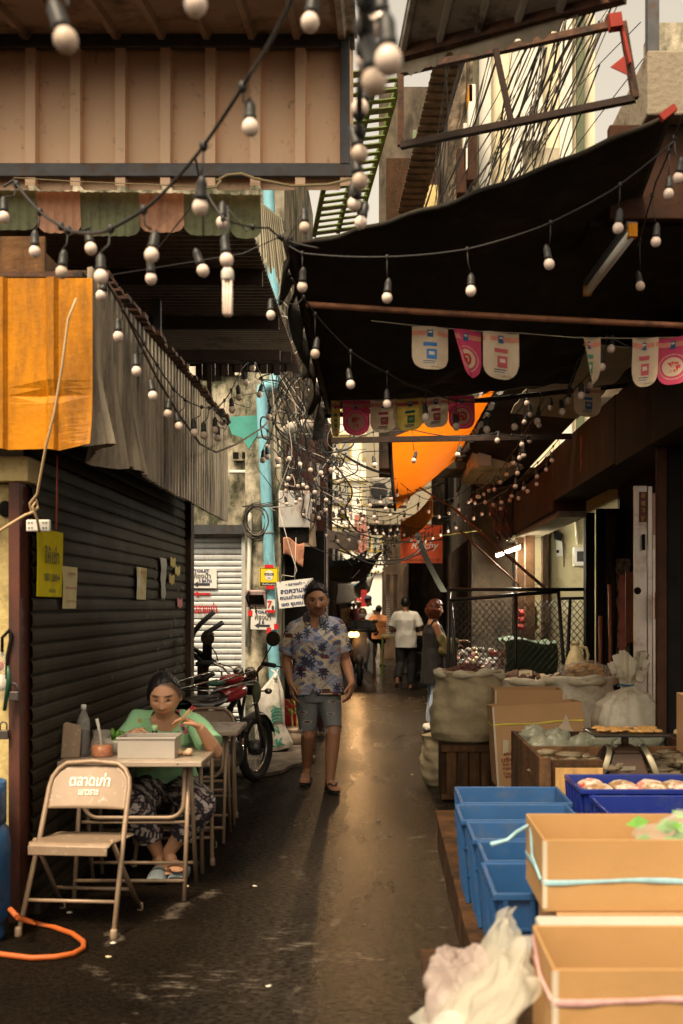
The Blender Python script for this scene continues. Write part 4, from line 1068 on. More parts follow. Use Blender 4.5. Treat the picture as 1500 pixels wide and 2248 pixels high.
# --- notices on the dark shutter
def notice(name, label, y0, y1, px_top, px_bot, m, lines, inkm, lift=.022):
    X = SX + lift; ym = (y0 + y1) / 2
    zt, zb = P(0, px_top, ym).z, P(0, px_bot, ym).z
    t = thing(name, label, 'notice', (X, ym, zb))
    b = MB(); b.sheet(lambda u, v: (X + .004 * math.sin(u * 5 + v * 3), y0 + (y1 - y0) * u, zb + (zt - zb) * v), 8, 8, th=.0015); b.build('sheet', m, t)
    b = MB()
    for body, cz, wd, hh in lines:
        write(b, body, (X + .006, ym + .01, zb + (zt - zb) * cz), YA, ZA, (y1 - y0) * wd, (zt - zb) * hh, .02)
    b.build('lettering', inkm, t)
    return t
m_ink = mat('dark_ink', (.03, .028, .02), .7); m_redink = mat('red_ink', (.30, .035, .02), .7)
notice('notice', 'yellow green plastic notice with dark Thai writing, nearest on the dark shutter', 5.37, 5.80, 1164, 1310, mat('yellow_green_card', (.72, .58, .012), .8, spec=.08, var=.15, scale=4, dirt=((.45, .36, .02), .25, 5)), [('ให้เช่า', .63, .55, .26), ('081 2894', .29, .58, .12), ('ตลาด', .09, .25, .05)], mat('olive_ink', (.07, .075, .015), .7))
notice('notice', 'narrow cream paper with red Thai writing beside the yellow green notice', 5.80, 6.07, 1244, 1336, mat('cream_paper', (.62, .52, .28), .8, spec=.08, var=.1), [('ขายของ', .83, .5, .06), ('ห้ามจอดรถ', .5, .8, .07), ('หน้าร้าน', .18, .7, .06)], m_redink)
notice('notice', 'half torn yellowed paper in the middle of the dark shutter', 7.55, 7.86, 1246, 1316, mat('yellowed_paper', (.50, .39, .16), .8, spec=.08, var=.3, dirt=((.62, .58, .50), .45, 6)), [('ราคา', .85, .5, .10)], m_redink)
def torn(u, v):
    w_ = 1 - .45 * v + .18 * math.sin(v * 17) * v
    return V(SX + .024 + .004 * math.sin(v * 9), 8.45 + .24 * (u - .5) * w_ + .02 * math.sin(v * 4), P(0, 1226, 8.5).z - .30 * v - .05 * abs(u - .5) * v)
b = MB(); b.sheet(torn, 8, 16, th=.0015)
tag(b.build('torn_paper', mat('grey_paper', (.36, .34, .30), .8, var=.2, dirt=((.20, .15, .10), .3, 12)), origin=(SX, 8.45, 1.8)), 'torn grey poster peeling off the far part of the dark shutter', 'poster')
rt = random.Random(5)
for i in range(4):
    y = (8.75, 8.95, 8.7, 9.05)[i]; z = P(0, (1224, 1243, 1262, 1315)[i], y).z
    b = MB(); b.sheet(lambda u, v: (SX + .022, y + .22 * u, z - .07 * v + .01 * math.sin(u * 9)), 6, 3, th=.0012)
    tag(b.build('sticker', (mat('ochre_paper', (.42, .30, .05), .7, var=.4, scale=20), mat('ochre_paper2', (.46, .36, .10), .7, var=.3, scale=20), mat('ochre_paper3', (.40, .26, .04), .7, var=.3, scale=20), mat('pink_paper', (.46, .12, .13), .7, var=.4, scale=20))[i], origin=(SX, y, z)),
        ('topmost ochre sticker near the far jamb of the dark shutter', 'middle ochre sticker near the far jamb of the dark shutter', 'lowest ochre sticker near the far jamb of the dark shutter', 'faded pink sticker near the far jamb of the dark shutter')[i], 'sticker')
b = MB(); rr_ = random.Random(17)
for i in range(90):
    y = min(9.45, 9.5 - abs(rr_.gauss(0, .75))); z = rr_.uniform(.75, 1.9); w_, h_ = rr_.uniform(.008, .05), rr_.uniform(.006, .03); n_ = 7
    pts = [V(SX + .0105, y + w_ * math.cos(k * 6.283 / n_) * rr_.uniform(.4, 1.2), z + h_ * math.sin(k * 6.283 / n_) * rr_.uniform(.4, 1.2)) for k in range(n_)]
    b.add(pts, [tuple(range(n_))])
tag(b.build('paper_residue', mat('paper_residue', (.15, .13, .105), .85, spec=.1, var=.6, scale=60), origin=(SX, 9, 1.3)), 'scraps of old paper residue stuck to the far end of the dark shutter', 'paper residue', kind='stuff')
# --- power socket on a tan cord, rope
ps_ = thing('power_socket', 'white double power socket hanging on a knotted tan cord before the dark shutter', 'power socket', P(85, 1155, 5.2))
c = P(85, 1154, 5.2); b = MB(); b.box(c.x - .056, c.x + .056, c.y - .014, c.y + .014, c.z - .028, c.z + .028); b.build('plate', m_white, ps_, bev=.006)
b = MB()
for dx in (-.034, .034):
    for dz in (-.012, .012):
        for ex in (-.008, .008): b.lathe([(.0042, -.001), (.0042, .001)], c + V(dx + ex * .9, -.0146, dz), 8, Matrix.Rotation(rad(90), 3, 'X'))
b.build('holes', m_black, ps_)
m_cord = mat('tan_cord', (.46, .31, .16), .7, var=.2)
b = MB(); b.tube([P(168, 655, 4.98), P(150, 700, 4.97), P(137, 800, 4.97), P(120, 905, 4.98), P(100, 985, 5.0), P(82, 1085, 5.1), P(66, 1105, 5.12), P(68, 1125, 5.13), P(84, 1116, 5.13), P(80, 1098, 5.12), P(72, 1112, 5.1), P(82, 1140, 5.14), P(87, 1168, 5.17)], .0065, 8)
b.tube([P(-10, 1172, 5.05), P(20, 1152, 5.08), P(55, 1131, 5.1), P(74, 1124, 5.12), P(84, 1112, 5.12)], .0065, 8)
tag(b.build('tan_cord', m_cord, origin=P(82, 1100, 5.1), smooth=True), 'knotted tan cord running down from the yellow panel to the power socket', 'cord')
b = MB(); b.tube([P(126, 1000, 5.3), P(125, 1090, 5.3), P(124, 1162, 5.37)], .004, 6); tag(b.build('red_string', mat('red_string', (.28, .04, .02), .7), origin=P(125, 1080, 5.3)), 'thin red string holding up the yellow green notice', 'string')
b = MB(); b.tube([P(225, 603, 5.0), P(262, 660, 5.1), P(276, 690, 5.2), P(300, 740, 5.4), P(345, 830, 5.7), P(393, 910, 6.2), P(440, 975, 6.8), P(475, 993, 7.3), P(520, 975, 8.2), P(575, 940, 9.5), P(640, 870, 10.5)], .007, 6)
tag(b.build('slack_wire', mat('brown_wire', (.12, .075, .05), .6), origin=P(300, 740, 5.4), smooth=True), 'slack brown wire drooping along the ribbed grey fascia', 'wire')
b = MB(); b.tube([P(475, 397, 5.5), P(500, 384, 5.48), P(530, 381, 5.48), P(560, 392, 5.5), P(640, 408, 5.5), P(720, 405, 5.5), P(775, 392, 5.5)], .007, 6); b.tube([P(440, 402, 5.5), P(452, 413, 5.48), P(475, 410, 5.48), P(485, 395, 5.48)], .006, 6); b.tube([P(30, 390, 5.5), P(160, 398, 5.5), P(330, 405, 5.5), P(450, 412, 5.48)], .003, 5)
tag(b.build('yellow_cable', mat('yellowed_cable', (.50, .38, .20), .5), origin=P(560, 390, 5.5), smooth=True), 'yellowed cable looped along the lower beam of the beige canopy', 'cable')

# --- on the pilaster: blue drainpipe, signs, coil, mirror
dp = thing('drainpipe', 'pale blue plastic drainpipe strapped to the mossy pilaster', 'drainpipe', P(604, 1600, 11.58))
m_pipe = mat('pale_blue_pvc', (.20, .46, .56), .4, var=.12, scale=4, dirt=((.09, .16, .17), .22, 8), streak=.3)
b = MB(); b.tube([P(609, 1650, 11.5), P(603, 1480, 11.55), P(596, 1330, 11.58), P(588, 1150, 11.6), P(579, 960, 11.6), P(575, 872, 11.6), P(577, 852, 11.6), P(586, 846, 11.62), P(597, 850, 11.66), P(603, 838, 11.7), P(604, 800, 11.7), P(600, 600, 11.7), P(590, 430, 11.7), P(585, 300, 11.7)], .061, 16); b.build('pipe', m_pipe, dp, smooth=True)
for y in (1110, 1170, 1405, 960):
    x = 575 + (y - 870) * .0467
    b = MB(); q = P(x, y, 11.6); b.lathe([(.064, -.015), (.067, -.01), (.067, .01), (.064, .015)], q, 16); b.build('strap', mat('grey_band', (.16, .20, .21), .6), dp, smooth=True)
b = MB(); b.tube([P(505, 1036, 11.9), P(538, 1036, 11.9), P(547, 1039, 11.9), P(550, 1050, 11.9), P(549, 1150, 11.66), P(546, 1300, 11.66), P(543, 1420, 11.66)], .022, 10)
tag(b.build('conduit', m_white, origin=P(548, 1100, 11.7), smooth=True), 'white plastic conduit bending down the mossy wall beside the drainpipe', 'conduit')
b = MB(); rcz = random.Random(2)
for i in range(9):
    r = .125 + .05 * rcz.random(); cx_, cz_ = rcz.uniform(-.02, .02), rcz.uniform(-.02, .03)
    b.tube([P(562, 1145, 11.6) + V(cx_ + r * .85 * math.cos(a), -.012 * i * .6, cz_ + r * 1.1 * math.sin(a)) for a in [k * math.pi / 11 for k in range(22)]], .0075, 6, closed=True)
tag(b.build('cable_coil', mat('grey_black_cable', (.09, .075, .06), .5, var=.8, scale=9), origin=P(562, 1145, 11.6), smooth=True), 'coil of black and tan cable hung on the mossy pilaster', 'cable coil')
def board(name, label, cat, px0, py0, px1, py1, Y, m, th=.004, tilt=0., group=None):
    a, c = P(px0, py1, Y), P(px1, py0, Y); cen = (a + c) / 2; wd, hh = c.x - a.x, c.z - a.z
    t = thing(name, label, cat, cen, group)
    U = V(math.cos(tilt), 0, math.sin(tilt)); W = V(-math.sin(tilt), 0, math.cos(tilt))
    b = MB(); b.prism([(-wd / 2, -hh / 2), (wd / 2, -hh / 2), (wd / 2, hh / 2), (-wd / 2, hh / 2)], cen, U, W, -th); b.build('panel', m, t)
    def at(u, v, l=.002): return cen + U * ((u - .5) * wd) + W * ((v - .5) * hh) - V(0, l, 0)
    return t, at, U, W, wd, hh
m_paper = mat('white_paper', (.74, .71, .66), .8, var=.06)
m_bluink = mat('blue_ink', (.02, .03, .13), .6); m_greyink = mat('grey_print', (.10, .09, .09), .7); m_redtape = mat('red_tape', (.62, .02, .02), .45, var=.15)
def arrow(at, U, W, wd, u, v, L):
    b = MB(); b.prism([(0, 0), (.28 * L, .18 * L), (.28 * L, .075 * L), (L, .075 * L), (L, -.075 * L), (.28 * L, -.075 * L), (.28 * L, -.18 * L)], at(u, v), U, W, .0012); return b
for (lb, x0, y0, x1, y1, Y, tilt, price) in (('white paper TOILET sign with arrow taped to the white shutter', 416, 1248, 476, 1291, 11.90, 0, '5 BATH'), ('white paper TOILET sign taped to the pale blue drainpipe', 551, 1338, 607, 1382, 11.50, rad(-1.5), '5 B')):
    t, at, U, W, wd, hh = board('toilet_sign', lb, 'sign', x0, y0, x1, y1, Y, m_paper, tilt=tilt, group='handmade toilet signs')
    b = MB(); write(b, 'TOILET', at(.45, .88), U, W, wd * .56, hh * .16, .035); write(b, price, at(.58 if len(price) > 4 else .42, .36), U, W, wd * (.46 if len(price) > 4 else .22), hh * .17, .035); b.build('blue_lettering', m_bluink, t)
    b = MB(); write(b, 'ห้องน้ำ', at(.47, .64), U, W, wd * .62, hh * .30, .02); b.build('print', m_greyink, t)
    arrow(at, U, W, wd, .15, .19, wd * .6).build('arrow', mat('arrow_grey', (.045, .042, .05), .7), t)
    if Y < 11.6:
        for (u, v) in ((.72, -.04), (1.0, .16), (-.03, .80)):
            b = MB(); q = at(u, v, .004); b.box(q.x - .022, q.x + .022, q.y - .002, q.y, q.z - .03, q.z + .03); b.build('red_tape', m_redtape, t)
t, at, U, W, wd, hh = board('warning_sign', 'square yellow sign with a white emblem taped above the roadside mirror', 'sign', 570, 1245, 612, 1288, 11.48, mat('sign_yellow', (.72, .55, .015), .4, var=.06))
for bx_ in ((.03, .04, .97, .06), (.03, .94, .97, .96), (.03, .04, .06, .96), (.94, .04, .97, .96), (.06, .06, .94, .20)):
    pass
b = MB()
for (u0, v0, u1, v1) in ((.03, .94, .97, .97), (.03, .06, .06, .94), (.94, .06, .97, .94), (.03, .03, .97, .22)): b.add([at(u0, v0), at(u1, v0), at(u1, v1), at(u0, v1)], [(0, 1, 2, 3)])
R_ = [at(.5 + .22 * math.cos(a), .60 + .24 * math.sin(a), .0024) for a in [k * math.pi / 12 for k in range(24)]]
b.build('black_border', m_ink, t)
b = MB(); b.prism([(.22 * wd * math.cos(a), (.22 if a < math.pi else .30) * hh * math.sin(a)) for a in [k * math.pi / 12 for k in range(24)]], at(.5, .62), U, W, .001); b.build('emblem', m_paper, t)
b = MB(); b.add([at(.26, .58, .005), at(.74, .58, .005), at(.74, .70, .005), at(.26, .70, .005)], [(0, 1, 2, 3)]); b.add([at(.40, .46, .005), at(.60, .46, .005), at(.5, .40, .005)], [(0, 1, 2)]); b.build('emblem_band', m_ink, t)
b = MB(); write(b, 'ระวัง', at(.5, .64, .006), U, W, wd * .34, hh * .09); write(b, 'พื้นที่ส่วนบุคคล', at(.5, .12, .004), U, W, wd * .7, hh * .10); b.build('lettering', m_paper, t)
for (u, v) in ((.5, 1.04), (.55, -.04)):
    b = MB(); q = at(u, v, .004); b.box(q.x - .045, q.x + .045, q.y - .002, q.y, q.z - .018, q.z + .018); b.build('red_tape', m_redtape, t)
t, at, U, W, wd, hh = board('election_sticker', 'small white sticker with a red number 7 on the drainpipe', 'sticker', 586, 1316, 604, 1345, 11.47, m_paper, tilt=rad(-2))
b = MB(); write(b, '7', at(.34, .62), U, W, wd * .55, hh * .55, .03); b.add([at(0, 0), at(1, 0), at(1, .2), at(0, .2)], [(0, 1, 2, 3)]); b.build('red_print', m_redtape, t)
b = MB(); b.ell(at(.74, .36, .001), wd * .16, .002, hh * .2, 12, 6); b.build('portrait', mat('portrait_dark', (.07, .05, .04), .6), t)
mr_ = thing('roadside_mirror', 'cracked pinkish framed mirror fixed to the pilaster under the yellow sign', 'mirror', P(563, 1312, 11.5))
b = MB(); b.prism([(-.115, -.05), (-.105, .085), (-.09, .095), (.09, .095), (.105, .085), (.115, -.06), (.105, -.09), (-.105, -.08)], P(563, 1314, 11.56), XA, V(0, -.2, 1), .06); b.build('housing', mat('pinkish_plastic', (.42, .30, .28), .5, var=.2, dirt=((.15, .08, .06), .4, 10)), mr_, bev=.01)
b = MB(); b.prism([(-.08, -.045), (.085, -.055), (.075, .05), (-.075, .05)], P(563, 1316, 11.49), XA, V(0, -.2, 1), .004); b.build('glass', mat('mirror_glass', (.62, .55, .46), .12, 1.0, var=.05), mr_)
b = MB(); b.tube([P(548, 1332, 11.5), P(541, 1310, 11.48), P(548, 1298, 11.48)], .012, 6); b.tube([P(562, 1330, 11.5), P(562, 1345, 11.5)], .008, 6); b.build('arm', m_black, mr_, smooth=True)
# --- hanging white sack
sk = thing('hanging_sack', 'white woven sack with a faded green print tied to the drainpipe', 'sack', P(600, 1640, 11.2))
def fsack(u, v):
    cols = ((0, 607, 2), (.08, 605, 7), (.25, 596, 24), (.42, 588, 35), (.7, 592, 34), (.93, 602, 41), (1, 602, 38))
    for (v0, x0, w0), (v1, x1, w1) in zip(cols, cols[1:]):
        if v <= v1: k = (v - v0) / (v1 - v0); x = x0 + (x1 - x0) * k; wd_ = w0 + (w1 - w0) * k; break
    a = 2 * math.pi * u
    q = P(x, 1475 + 168 * v, 11.2); r = wd_ * 11.2 / F
    rr = 1 + .10 * math.sin(a * 5 + v * 7) * (1 - v) + .05 * math.sin(a * 9 + v * 3)
    return q + V(r * math.cos(a) * rr, -.55 * r * math.sin(a) * rr, .012 * math.sin(a * 3))
b = MB(); b.sheet(fsack, 60, 40); b.build('cloth', mat('white_woven', (.68, .64, .57), .7, var=.1, scale=12, dirt=((.40, .32, .22), .3, 5), bump=.35, bscale=18), sk, smooth=True)
b = MB()
for k in range(5):
    b.tube([fsack(.155 + .0 + .055 * math.cos(a) + .0 * k, .50 + .045 * k * .9 + .035 * math.sin(a)) + V(0, -.012, 0) for a in [j * math.pi / 8 + math.pi for j in range(9)]], .006, 5)
b.tube([fsack(.15 + .02 * s_, .42 + .04 * k) + V(0, -.012, 0) for k, s_ in ((0, 2), (1, 0), (2, 1), (3, 3))], .006, 5)
for body, v_, wd_ in (('UN', .74, .16), ('KK', .90, .2)):
    vs, fs, w0, h0 = glyphs(body, .02)
    b.add([fsack(.22 - q.x / w0 * wd_ * .9, v_ - q.y / h0 * .10) + V(0, -.010, 0) for q in vs], fs)
b.build('print', mat('green_print', (.05, .36, .25), .7, var=.3, scale=20), sk)
b = MB(); b.tube([P(596, 1470, 11.4), P(606, 1478, 11.2), P(612, 1468, 11.4)], .01, 6); b.tube([P(606, 1478, 11.2), P(604, 1490, 11.15)], [.01, .02], 8); b.build('tie', m_white, sk, smooth=True)
b = MB(); q = P(598, 1652, 11.25); b.box(q.x - .16, q.x + .16, 11.15, 11.4, .03, .075); tag(b.build('plank', m_darkwood, origin=q, bev=.006), 'dark plank on the pavement under the hanging white sack', 'plank')
b = MB(); b.bar(P(612, 1620, 12.05), P(612, 1100, 12.05), .085, .06); tag(b.build('steel_post', mat('pale_grey_steel', (.30, .29, .27), .5, .3, var=.15, dirt=((.14, .10, .07), .3, 8)), origin=P(612, 1620, 12.05), bev=.006), 'pale grey steel post right of the blue drainpipe', 'post')
# --- sign board, boxes and hangings past the drainpipe
t, at, U, W, wd, hh = board('hand_lettered_board', 'white board with blue Thai handwriting hung from wires behind the walking man', 'sign', 610, 1273, 691, 1332, 11.25, m_paper, .01, rad(6.5))
b = MB()
for body, v, wx, hx, uo in (('• ตลาดเก่า •', .87, .52, .13, .50), ('ลดความเร็ว', .64, .84, .22, .50), ('ถนนส่วนบุคคล', .38, .90, .22, .50), ('เขต ชุมชน 100', .12, .86, .18, .50)): write(b, body, at(uo, v), U, W, wd * wx, hh * hx, .035)
b.build('lettering', m_bluink, t)
b = MB(); b.tube([at(.1, .97), P(620, 1262, 11.25), P(645, 1266, 11.25), P(652, 1252, 11.25), P(640, 1215, 11.3), P(613, 1120, 11.4), P(613, 1080, 11.5)], .004, 5); b.tube([at(.5, .99), P(650, 1180, 11.3)], .004, 5); b.build('hanging_wire', m_wcable, t, smooth=True)
eb = thing('meter_box', 'white sheet metal box with rusty edges high on the wall past the drainpipe', 'metal box', P(646, 1117, 11.9))
b = MB(); q0, q1 = P(612, 1158, 11.6), P(680, 1077, 11.6); b.box(q0.x, q1.x, 11.6, 12.0, q0.z, q1.z); b.build('cabinet', mat('white_tin', (.52, .50, .47), .5, .1, var=.12, scale=3, dirt=((.25, .10, .05), .22, 9), streak=.4), eb, bev=.008)
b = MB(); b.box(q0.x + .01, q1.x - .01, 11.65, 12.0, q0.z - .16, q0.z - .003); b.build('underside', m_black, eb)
b = MB(); b.tube([P(618, 962, 11.8), P(622, 950, 11.7), P(640, 938, 11.6), P(668, 932, 11.6), P(690, 934, 11.6)], .055, 12)
tag(b.build('duct_elbow', mat('white_duct', (.55, .48, .40), .6, var=.15, dirt=((.2, .13, .08), .35, 8)), origin=P(650, 935, 11.6), smooth=True), 'white duct elbow bent over the rusty facade', 'duct')
b = MB(); b.box(P(617, 0, 12.3).x, P(692, 0, 12.3).x, 12.28, 12.4, P(0, 1600, 12.3).z, P(0, 962, 12.3).z); b.box(P(690, 0, 12.3).x, P(718, 0, 13).x, 12.8, 13.3, .05, P(0, 940, 13).z)
fc_ = tag(b.build('rusty_wall', m_rustwall, origin=(-1, 12.3, 0)), 'dark rusty wall behind the hand lettered board', 'wall')
b = MB(); b.box(P(625, 0, 12.1).x, P(712, 0, 12.1).x, 12.1, 12.26, .3, P(0, 1165, 12.1).z)  # solid black slab, the shade of the recess put into its colour
tag(b.build('dark_recess_slab', m_black, origin=(-.9, 12.2, .3)), 'black slab painted for the dark recess under the white metal box', 'doorway')
b = MB(); b.sheet(lambda u, v: P(622 + 47 * u - 4 * v * u, 1180 + 14 * u + (38 + 16 * (u > .6) * (u - .6) * 2.5) * v, 11.55) + V(0, .05 * math.sin(u * 3), .02 * math.sin(u * 7)), 16, 8, th=.004)
tag(b.build('hanging_cloth', mat('salmon_cloth', (.45, .20, .12), .8, var=.25, dirt=((.20, .08, .05), .3, 8)), origin=P(645, 1205, 11.55), smooth=True), 'salmon cloth hanging below the white metal box', 'cloth')
def fbag(u, v):
    a = 2 * math.pi * u; wd_ = (.030 + .055 * v) * (1 - .5 * math.exp(-((v - .22) / .08) ** 2))
    return P(684 - 8 * v, 1128 + 72 * v, 11.7) + V(wd_ * math.cos(a) * (1 + .1 * math.sin(a * 5)), .6 * wd_ * math.sin(a), 0)
b = MB(); b.sheet(fbag, 28, 18); tag(b.build('hanging_bag', mat('beige_sack', (.27, .20, .135), .8, var=.2, bump=.4), origin=P(682, 1160, 11.7), smooth=True), 'beige sack hanging beside the white metal box', 'bag')
b = MB(); b.bar(P(699, 1018, 12.6), P(699, 1108, 12.6), .035); tag(b.build('tube_lamp', m_white, origin=P(699, 1060, 12.6)), 'unlit white tube lamp hanging upright in front of the rusty facade', 'lamp')
tq = MB(); tq.prism([(0, 0), (.36, .02), (.34, -.02), (.33, -.2), (.24, -.34), (.17, -.22), (.06, -.18)], P(497, 916, 11.7), XA, ZA, .01)
tag(tq.build('turquoise_awning', translucent('turquoise_sheet', (.10, .42, .36), .3), origin=P(530, 940, 11.7)), 'torn turquoise awning sheet on the mossy wall left of the drainpipe', 'awning')
# potted plant, red crate
pp = thing('potted_plant', 'lucky bamboo in a ribbed clay pot beside the walking man', 'plant', P(651, 1618, 12.0) * 1)
pp.location = V(P(651, 0, 11.8).x, 11.8, .03); q = pp.location.copy()
b = MB(); b.lathe([(.09, 0), (.13, .03), (.145, .12), (.14, .15), (.16, .17), (.15, .185), (.12, .18)], q, 22, wob=lambda p: p * (1 + .05 * math.sin(11 * math.atan2(p.y, p.x)) * (p.z < .16))); b.build('pot', mat('clay_pot', (.40, .30, .22), .8, var=.2, dirt=((.2, .12, .08), .3, 6)), pp, smooth=True)
b = MB(); rp_ = random.Random(4)
for i in range(7):
    a = rp_.uniform(0, 6.28); base = q + V(.05 * math.cos(a), .05 * math.sin(a), .17)
    b.tube([base, base + V(.02 * math.cos(a), .02 * math.sin(a), .2)], .009, 6)
b.build('stems', mat('bamboo_stem', (.42, .36, .14), .5), pp)
b = MB()
for i in range(34):
    a = rp_.uniform(0, 6.28); base = q + V(.05 * math.cos(a), .05 * math.sin(a), rp_.uniform(.3, .42)); L_ = rp_.uniform(.10, .22); up_ = rp_.uniform(.2, 1.1)
    d = V(math.cos(a), math.sin(a), up_).normalized(); sd = d.cross(ZA).normalized()
    p1, p2, p3 = base, base + d * L_ * .5 + sd * .011, base + d * L_ - ZA * .04
    b.add([p1, p2, p3, base + d * L_ * .5 - sd * .011], [(0, 1, 2, 3)])
b.build('leaves', mat('bamboo_leaf', (.12, .26, .035), .5, var=.3, scale=20), pp)
b = MB(); q = P(640, 1595, 12.1)
b.box(q.x - .12, q.x + .12, 12.0, 12.03, .12, .50); b.box(q.x - .12, q.x - .09, 12.03, 12.25, .05, .5); b.box(q.x + .09, q.x + .12, 12.03, 12.25, .05, .5); b.box(q.x - .12, q.x + .12, 11.97, 12.25, .05, .12)
tag(b.build('plastic_crate', mat('red_plastic', (.40, .018, .02), .35, var=.15), origin=q, bev=.01), 'bright red plastic crate standing behind the potted plant', 'crate')

# ---------------------------------------------------------------- motorcycle (built facing +Y)
mo = thing('motorcycle', 'old dark red motorcycle with round mirrors and chrome carrier, parked by the mossy pilaster', 'motorcycle', (0, 0, 0))
m_rubber = mat('tyre_rubber', (.018, .017, .016), .8, var=.3, scale=20); m_chrome = mat('worn_chrome', (.45, .42, .38), .22, .9, var=.25, scale=12, dirt=((.12, .07, .04), .25, 14))
m_engine = mat('engine_alloy', (.16, .15, .14), .5, .6, var=.4, scale=15, dirt=((.03, .022, .018), .45, 10)); m_red = mat('dark_red_enamel', (.30, .02, .02), .25, var=.25, scale=5, dirt=((.05, .02, .015), .3, 9)); m_blk = mat('satin_black', (.016, .015, .014), .4, var=.3)
m_tank = mat('red_enamel', (.50, .045, .05), .3, var=.2, scale=5, dirt=((.12, .04, .03), .3, 9))
def wheel(y):
    t = MB(); n = 40
    t.tube([V(0, y + .255 * math.cos(a), .295 + .255 * math.sin(a)) for a in [k * 2 * math.pi / n for k in range(n)]], .041, 12, closed=True)
    w_ = t.build('wheel', m_rubber, mo, smooth=True)
    r = MB(); r.tube([V(0, y + .213 * math.cos(a), .295 + .213 * math.sin(a)) for a in [k * 2 * math.pi / n for k in range(n)]], .014, 8, closed=True); r.build('rim', m_chrome, w_, smooth=True)
    s_ = MB()
    for k in range(32):
        a = k * 2 * math.pi / 32; e = (.022 if k % 2 else -.022)
        s_.tube([V(e, y + .05 * math.cos(a + .5), .295 + .05 * math.sin(a + .5)), V(0, y + .205 * math.cos(a), .295 + .205 * math.sin(a))], .0017, 4)
    s_.build('spokes', m_chrome, w_)
    h = MB(); h.lathe([(.02, -.06), (.065, -.045), (.07, 0), (.065, .045), (.02, .06)], (0, y, .295), 20, Matrix.Rotation(rad(90), 3, 'Y')); h.build('hub', m_engine, w_, smooth=True)
wheel(.60); wheel(-.60)
for s_ in (-1, 1):
    b = MB(); b.tube([V(s_ * .075, .60, .295), V(s_ * .08, .47, .62), V(s_ * .085, .38, .86)], [.021, .021, .017], 10); b.build('fork', m_chrome if s_ > 0 else m_blk, mo, smooth=True)
def ffend(u, v, y=.60, a0=.35, a1=2.6, r=.315):
    a = a0 + (a1 - a0) * u; c = (v - .5) * 2
    return V(c * .058, y + (r - .03 * c * c) * math.cos(a), .295 + (r - .03 * c * c) * math.sin(a))
b = MB(); b.sheet(ffend, 24, 8, th=.003); b.build('front_fender', m_blk, mo, smooth=True)
b = MB(); b.sheet(lambda u, v: ffend(u, v, -.6, .5, 2.9, .33), 24, 8, th=.003); b.build('rear_fender', m_red, mo, smooth=True)
b = MB()
b.sheet(lambda u, v: (lambda a, t: V(.125 * math.cos(a) * math.sin(math.pi * min(1, .12 + t * .8)) ** .5, -.08 + .40 * t, .78 + .04 * t + (.10 if math.sin(a) > 0 else .07) * math.sin(a) * math.sin(math.pi * (.1 + .8 * t)) ** .5))(2 * math.pi * u, v), 24, 14); b.ell(V(0, .12, .80), .10, .19, .075)
tk = b.build('fuel_tank', m_tank, mo, smooth=True)
b = MB(); b.lathe([(.03, 0), (.03, .012), (.015, .018)], (0, .16, .885), 14); b.build('filler_cap', m_chrome, tk, smooth=True)
b = MB(); b.sheet(lambda u, v: (lambda a: V(.13 * math.cos(a) * (1 - .3 * max(0, v - .8) * 5), -.72 + .66 * v, .78 + .045 * math.sin(a) - .03 * math.sin(math.pi * v)))(2 * math.pi * u), 20, 14); b.ell(V(0, -.4, .78), .12, .32, .04); b.build('seat', mat('black_vinyl', (.014, .013, .012), .45, bump=.15), mo, smooth=True)
b = MB(); b.ell(V(0, .02, .36), .13, .16, .12); b.ell(V(0, .08, .52), .09, .09, .13); b.lathe([(.10, -.15), (.11, -.12), (.11, .12), (.10, .15)], (0, -.02, .32), 18, Matrix.Rotation(rad(90), 3, 'Y'))
for k in range(6): b.box(-.085, .085, 0, .17, .46 + k * .028, .468 + k * .028)
b.build('engine', m_engine, mo, smooth='auto')
b = MB(); b.tube([V(.09, .17, .42), V(.12, .10, .30), V(.14, -.1, .26), V(.15, -.3, .27)], .018, 10); b.tube([V(.15, -.22, .27), V(.155, -.3, .275), V(.16, -.60, .30), V(.16, -.66, .305)], [.03, .048, .052, .047], 14); mu_ = b.build('exhaust', m_chrome, mo, smooth=True)
b = MB(); b.lathe([(.036, 0), (.036, .004)], (.16, -.664, .3055), 14, Matrix.Rotation(rad(90), 3, 'X')); b.build('tailpipe_opening', m_black, mu_)
b = MB(); b.tube([V(0, .38, .82), V(0, .1, .66), V(0, -.3, .66)], .025, 8)
for s_ in (-1, 1):
    b.tube([V(s_ * .06, .02, .25), V(s_ * .09, -.3, .34), V(s_ * .075, -.60, .295)], .017, 8); b.tube([V(s_ * .10, -.60, .30), V(s_ * .12, -.52, .70)], .022, 10); b.tube([V(s_ * .05, .3, .78), V(s_ * .05, .15, .3), V(s_ * .05, -.05, .24)], .014, 8)
b.build('frame', m_blk, mo, smooth=True)
for s_ in (-1, 1):
    b = MB(); b.prism([(0, 0), (.26, .02), (.30, .14), (.05, .18), (-.03, .1)], V(s_ * .11, -.34, .50), YA, ZA, .012 * s_); b.build('side_panel', m_red, mo, bev=.006)
b = MB(); hb = [V(-.36, .22, 1.03), V(-.24, .27, 1.045), V(-.17, .33, 1.0), V(-.11, .37, .92), V(0, .38, .905), V(.11, .37, .92), V(.17, .33, 1.0), V(.24, .27, 1.045), V(.36, .22, 1.03)]
b.tube(hb, .0125, 10); hd = b.build('handlebar', m_chrome, mo, smooth=True)
